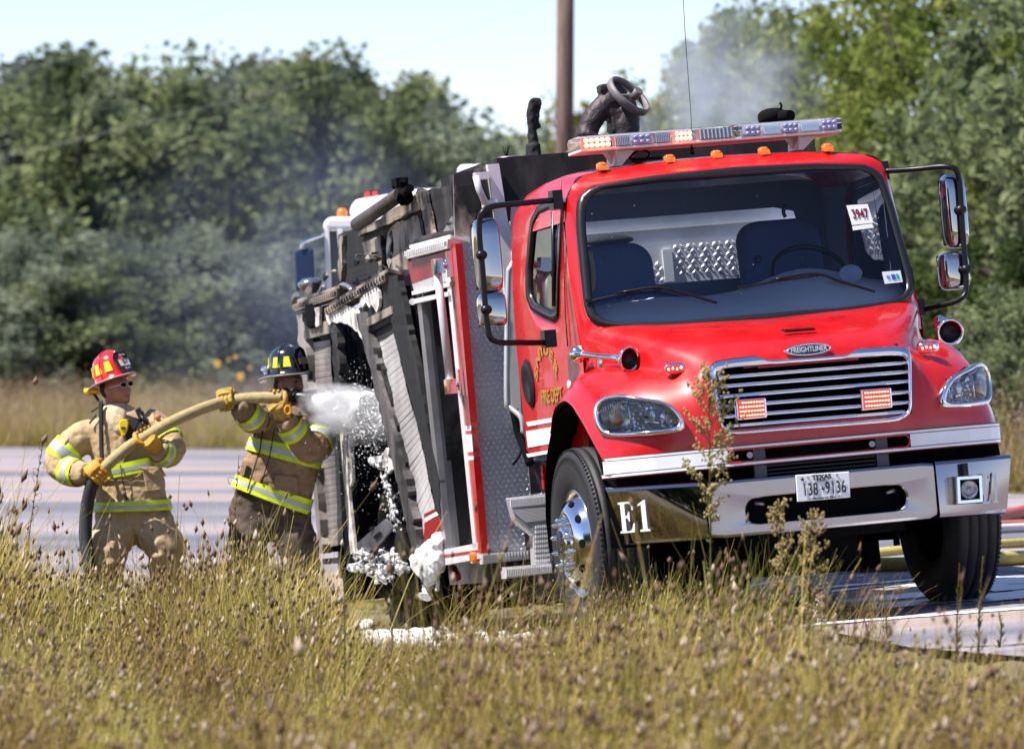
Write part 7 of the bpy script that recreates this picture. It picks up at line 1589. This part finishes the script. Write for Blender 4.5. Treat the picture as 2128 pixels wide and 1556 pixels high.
# ================================================================== single weeds
M_WSTEM, M_WLEAF, M_WSEED = gmat('weed_stem', (.13, .11, .045)), gmat('weed_leaf', (.085, .115, .035)), gmat('weed_seed', (.38, .29, .13))
def weed(px, top, D, label, kind='seedy', w=1., name='weed', base=None, leanx=0.):
    p0 = W(px, 1300, D); x = p0.x; zb = gz(x, D) if base is None else base; zt = EYE - (top - HYP) / FPX * D; h = zt - zb
    e = empty(name, Matrix.Translation((x, D, zb)), label, 'weed', 'single weeds standing in the grass'); r = random.Random(int(px + top)); K = h
    mid = Vector((leanx * h * .3 + r.uniform(-.02, .02), 0, h * .5)); top_ = Vector((leanx * h, 0, h)); sp = cr([(0, 0, -.03), mid, top_], 6)
    mb = MB(); mb.tube(sp, [lerp(.007, .002, i / 12) * (1.2 if kind == 'seedy' else .9) for i in range(13)], 6)
    at_ = lambda t: sp[min(11, int(t * 12))].lerp(sp[min(12, int(t * 12) + 1)], t * 12 - int(t * 12))
    sb = MB(); lb = MB()
    if kind == 'seedy':
        nb = 54 if w > 1 else 30
        for i in range(nb):
            t = .60 + .38 * i / nb; a = r.random() * 6.283; L_ = w * (.13 * (1 - (abs(t - .80) / .24) ** 1.6) + .02) * r.uniform(.6, 1.1); b = at_(t); tip = b + Vector((cos(a) * L_, sin(a) * L_, L_ * .9)); mb.tube([b, tip], [.0018, .001], 4)
            for k in range(14): c = b.lerp(tip, r.uniform(.35, 1.05)) + Vector((r.gauss(0, .009), r.gauss(0, .009), r.gauss(0, .009))); sb.ball(c, ((.0065, .0065, .009) if w > 1 else (.0055, .0055, .008)), 5, 3)
    if kind in ('seedy', 'leafy', 'green'):
        for i in range(40 if kind != 'green' else 60):
            t = r.uniform(.08, .62 if kind == 'seedy' else .98); a = r.random() * 6.283; L_ = (.045 if kind != 'green' else .05) * (1.15 - t) * r.uniform(.6, 1.3) + .01; b = at_(t)
            d = Vector((cos(a), sin(a), .5 if kind != 'green' else 1.1)); d.normalize(); s_ = d.cross(Vector((0, 0, 1))).normalized() * L_ * (.28 if kind != 'green' else .10)
            lb.add([b, b + d * L_ * .5 - s_, b + d * L_, b + d * L_ * .5 + s_], [(0, 1, 2, 3)])
    if kind == 'curly':
        for i in range(26):
            t = .25 + .72 * i / 26; a = r.random() * 6.283; b = at_(t); d = Vector((cos(a), sin(a) * .5, 0)); L_ = .055 * r.uniform(.5, 1.2)
            mb.tube(cr([b, b + d * L_ + Vector((0, 0, .01)), b + d * L_ * .9 + Vector((0, 0, -.03)), b + d * L_ * .5 + Vector((0, 0, -.035))], 3), .0016, 4); sb.ball(b + d * .008, (.006, .006, .009), 5, 3)
    if kind == 'flower':
        for i in range(26):
            t = r.uniform(.35, 1.0); a = r.random() * 6.283; b = at_(t); c = b + Vector((cos(a), sin(a), .3)) * .03; 
            for k in range(4): a2 = k * 1.57 + a; sb.ball(c + Vector((cos(a2) * .008, -.004, sin(a2) * .008)), (.007, .004, .007), 5, 3)
        for i in range(24): t = r.uniform(.1, .9); a = r.random() * 6.283; b = at_(t); d = Vector((cos(a), sin(a), .3)); s_ = Vector((-sin(a), cos(a), 0)) * .008; lb.add([b, b + d * .02 - s_, b + d * .04, b + d * .02 + s_], [(0, 1, 2, 3)])
    if kind == 'straw':
        for i in range(5): a = r.uniform(-.5, .5); mb.tube(cr([at_(.1 * i), at_(.1 * i) + Vector((a * .12, 0, .15)), at_(.1 * i) + Vector((a * .3, 0, .34))], 4), [.006 - .0005 * k for k in range(9)], 5)
    mb.build('stem', gmat('straw_stem', (.48, .30, .06)) if kind == 'straw' else G_BROWN if kind == 'curly' else M_WSTEM, e, weld=False)
    if sb.v: o = sb.build('seed_cluster' if kind != 'flower' else 'petals', gmat('pale_petal', (.62, .52, .45)) if kind == 'flower' else G_BROWN if kind == 'curly' else M_WSEED, e, weld=False); o['kind'] = 'stuff'
    if lb.v: o = lb.build('foliage', M_WLEAF, e, weld=False, fix=False); o['kind'] = 'stuff'
weed(1472, 762, 25.0, 'tall brown seed-topped weed in front of the grille and headlight', w=1.1)
weed(1607, 1036, 24.5, 'shorter seed-topped weed in front of the bumper slot', w=.6, leanx=.04)
weed(1688, 1062, 24.2, 'seed-topped weed just below the license plate', w=.7)
weed(1988, 1170, 25.5, 'thin green weed with a bare tip in front of the driver side tire', 'green', leanx=.03)
weed(2032, 1155, 25.2, 'thin green forked weed in front of the driver side tire edge', 'green', leanx=.05)
weed(2075, 1270, 25.6, 'shortest green sprig right of the two tire-front weeds', 'green')
weed(470, 945, 33.0, 'curled dry weed standing between the two firefighters', 'curly', leanx=.06)
weed(108, 1240, 22.5, 'dark blurred weed stem in the grass below the red-helmeted firefighter', 'leafy')
weed(265, 1225, 23.2, 'blurred leafy weed below the red-helmeted firefighter legs', 'leafy', leanx=-.05)
weed(716, 1185, 24.5, 'leafy blue-green weed in front of the foam heap', 'leafy')
weed(820, 1150, 28.5, 'green upright weed beside the melted white fender', 'green')
weed(1705, 1235, 26.6, 'pale flowering weed on the pavement edge in front of the truck', 'flower')
weed(1835, 1205, 25.5, 'leafy weed on the pavement edge right of the pale flowers', 'leafy')
weed(1170, 1120, 29.0, 'small green vine against the lug nuts of the front wheel', 'leafy')
weed(1505, 1335, 19.5, 'blurred golden straw stems in the foreground below the bumper', 'straw', leanx=.1)
weed(1555, 1365, 19.2, 'blurred golden straw stem right of the larger golden stems', 'straw', leanx=.05)
weed(505, 1090, 33.4, 'thin pale stem in front of the black-helmeted firefighter trousers', 'green', leanx=.04)
weed(35, 895, 34.5, 'dry twig leaning at the left edge of the photo', 'curly', leanx=.12)
# loose tufts of wispy grass before the dark underside
def tuft(px, D, n, hh, label, mats_, spread=.2, leanx=.3):
    x = W(px, 1300, D).x; e_ = MB(); r = random.Random(int(px))
    for _ in range(n):
        a = r.uniform(-1.2, 1.2) + (0 if r.random() < .75 else pi); tip, ax = blade(e_, (r.gauss(0, spread * .4), r.gauss(0, .1), 0), hh * r.uniform(.5, 1.1), .0022, r.uniform(.05, leanx * 2.4), a, r.randrange(len(mats_)), 5, 1.5)
    o = e_.build('grass_tuft', mats_, None, weld=False, fix=False); o.location = (x, D, gz(x, D) - .01); return tag(o, label, 'grass tuft', 'wispy grass tufts at the pavement edge')
tuft(1560, 28.2, 110, .62, 'wispy green grass tuft under the middle of the bumper', [gmat('wisp_green', (.13, .18, .045)), G_GREEN, G_STRAW], .35)
tuft(1600, 28.4, 90, .55, 'second green wisp tuft under the license plate', [bpy.data.materials['wisp_green'], G_GREEN], .25)
tuft(1440, 28.3, 110, .42, 'reddish dry tuft between the front wheel and the green wisps', [G_BROWN, G_STRAW, G_HEAD], .4)
tuft(1340, 28.2, 120, .46, 'straw tuft right beside the front wheel', [G_STRAW, G_OLIVE], .4)
tuft(1800, 27.2, 70, .40, 'fan of straw blades leaning on the pavement before the dark shadow', [G_STRAW, G_BROWN], .2, .5)
tuft(1050, 29.2, 160, .5, 'matted reddish dry grass under the cab steps', [G_BROWN, G_STRAW], .6, .6)
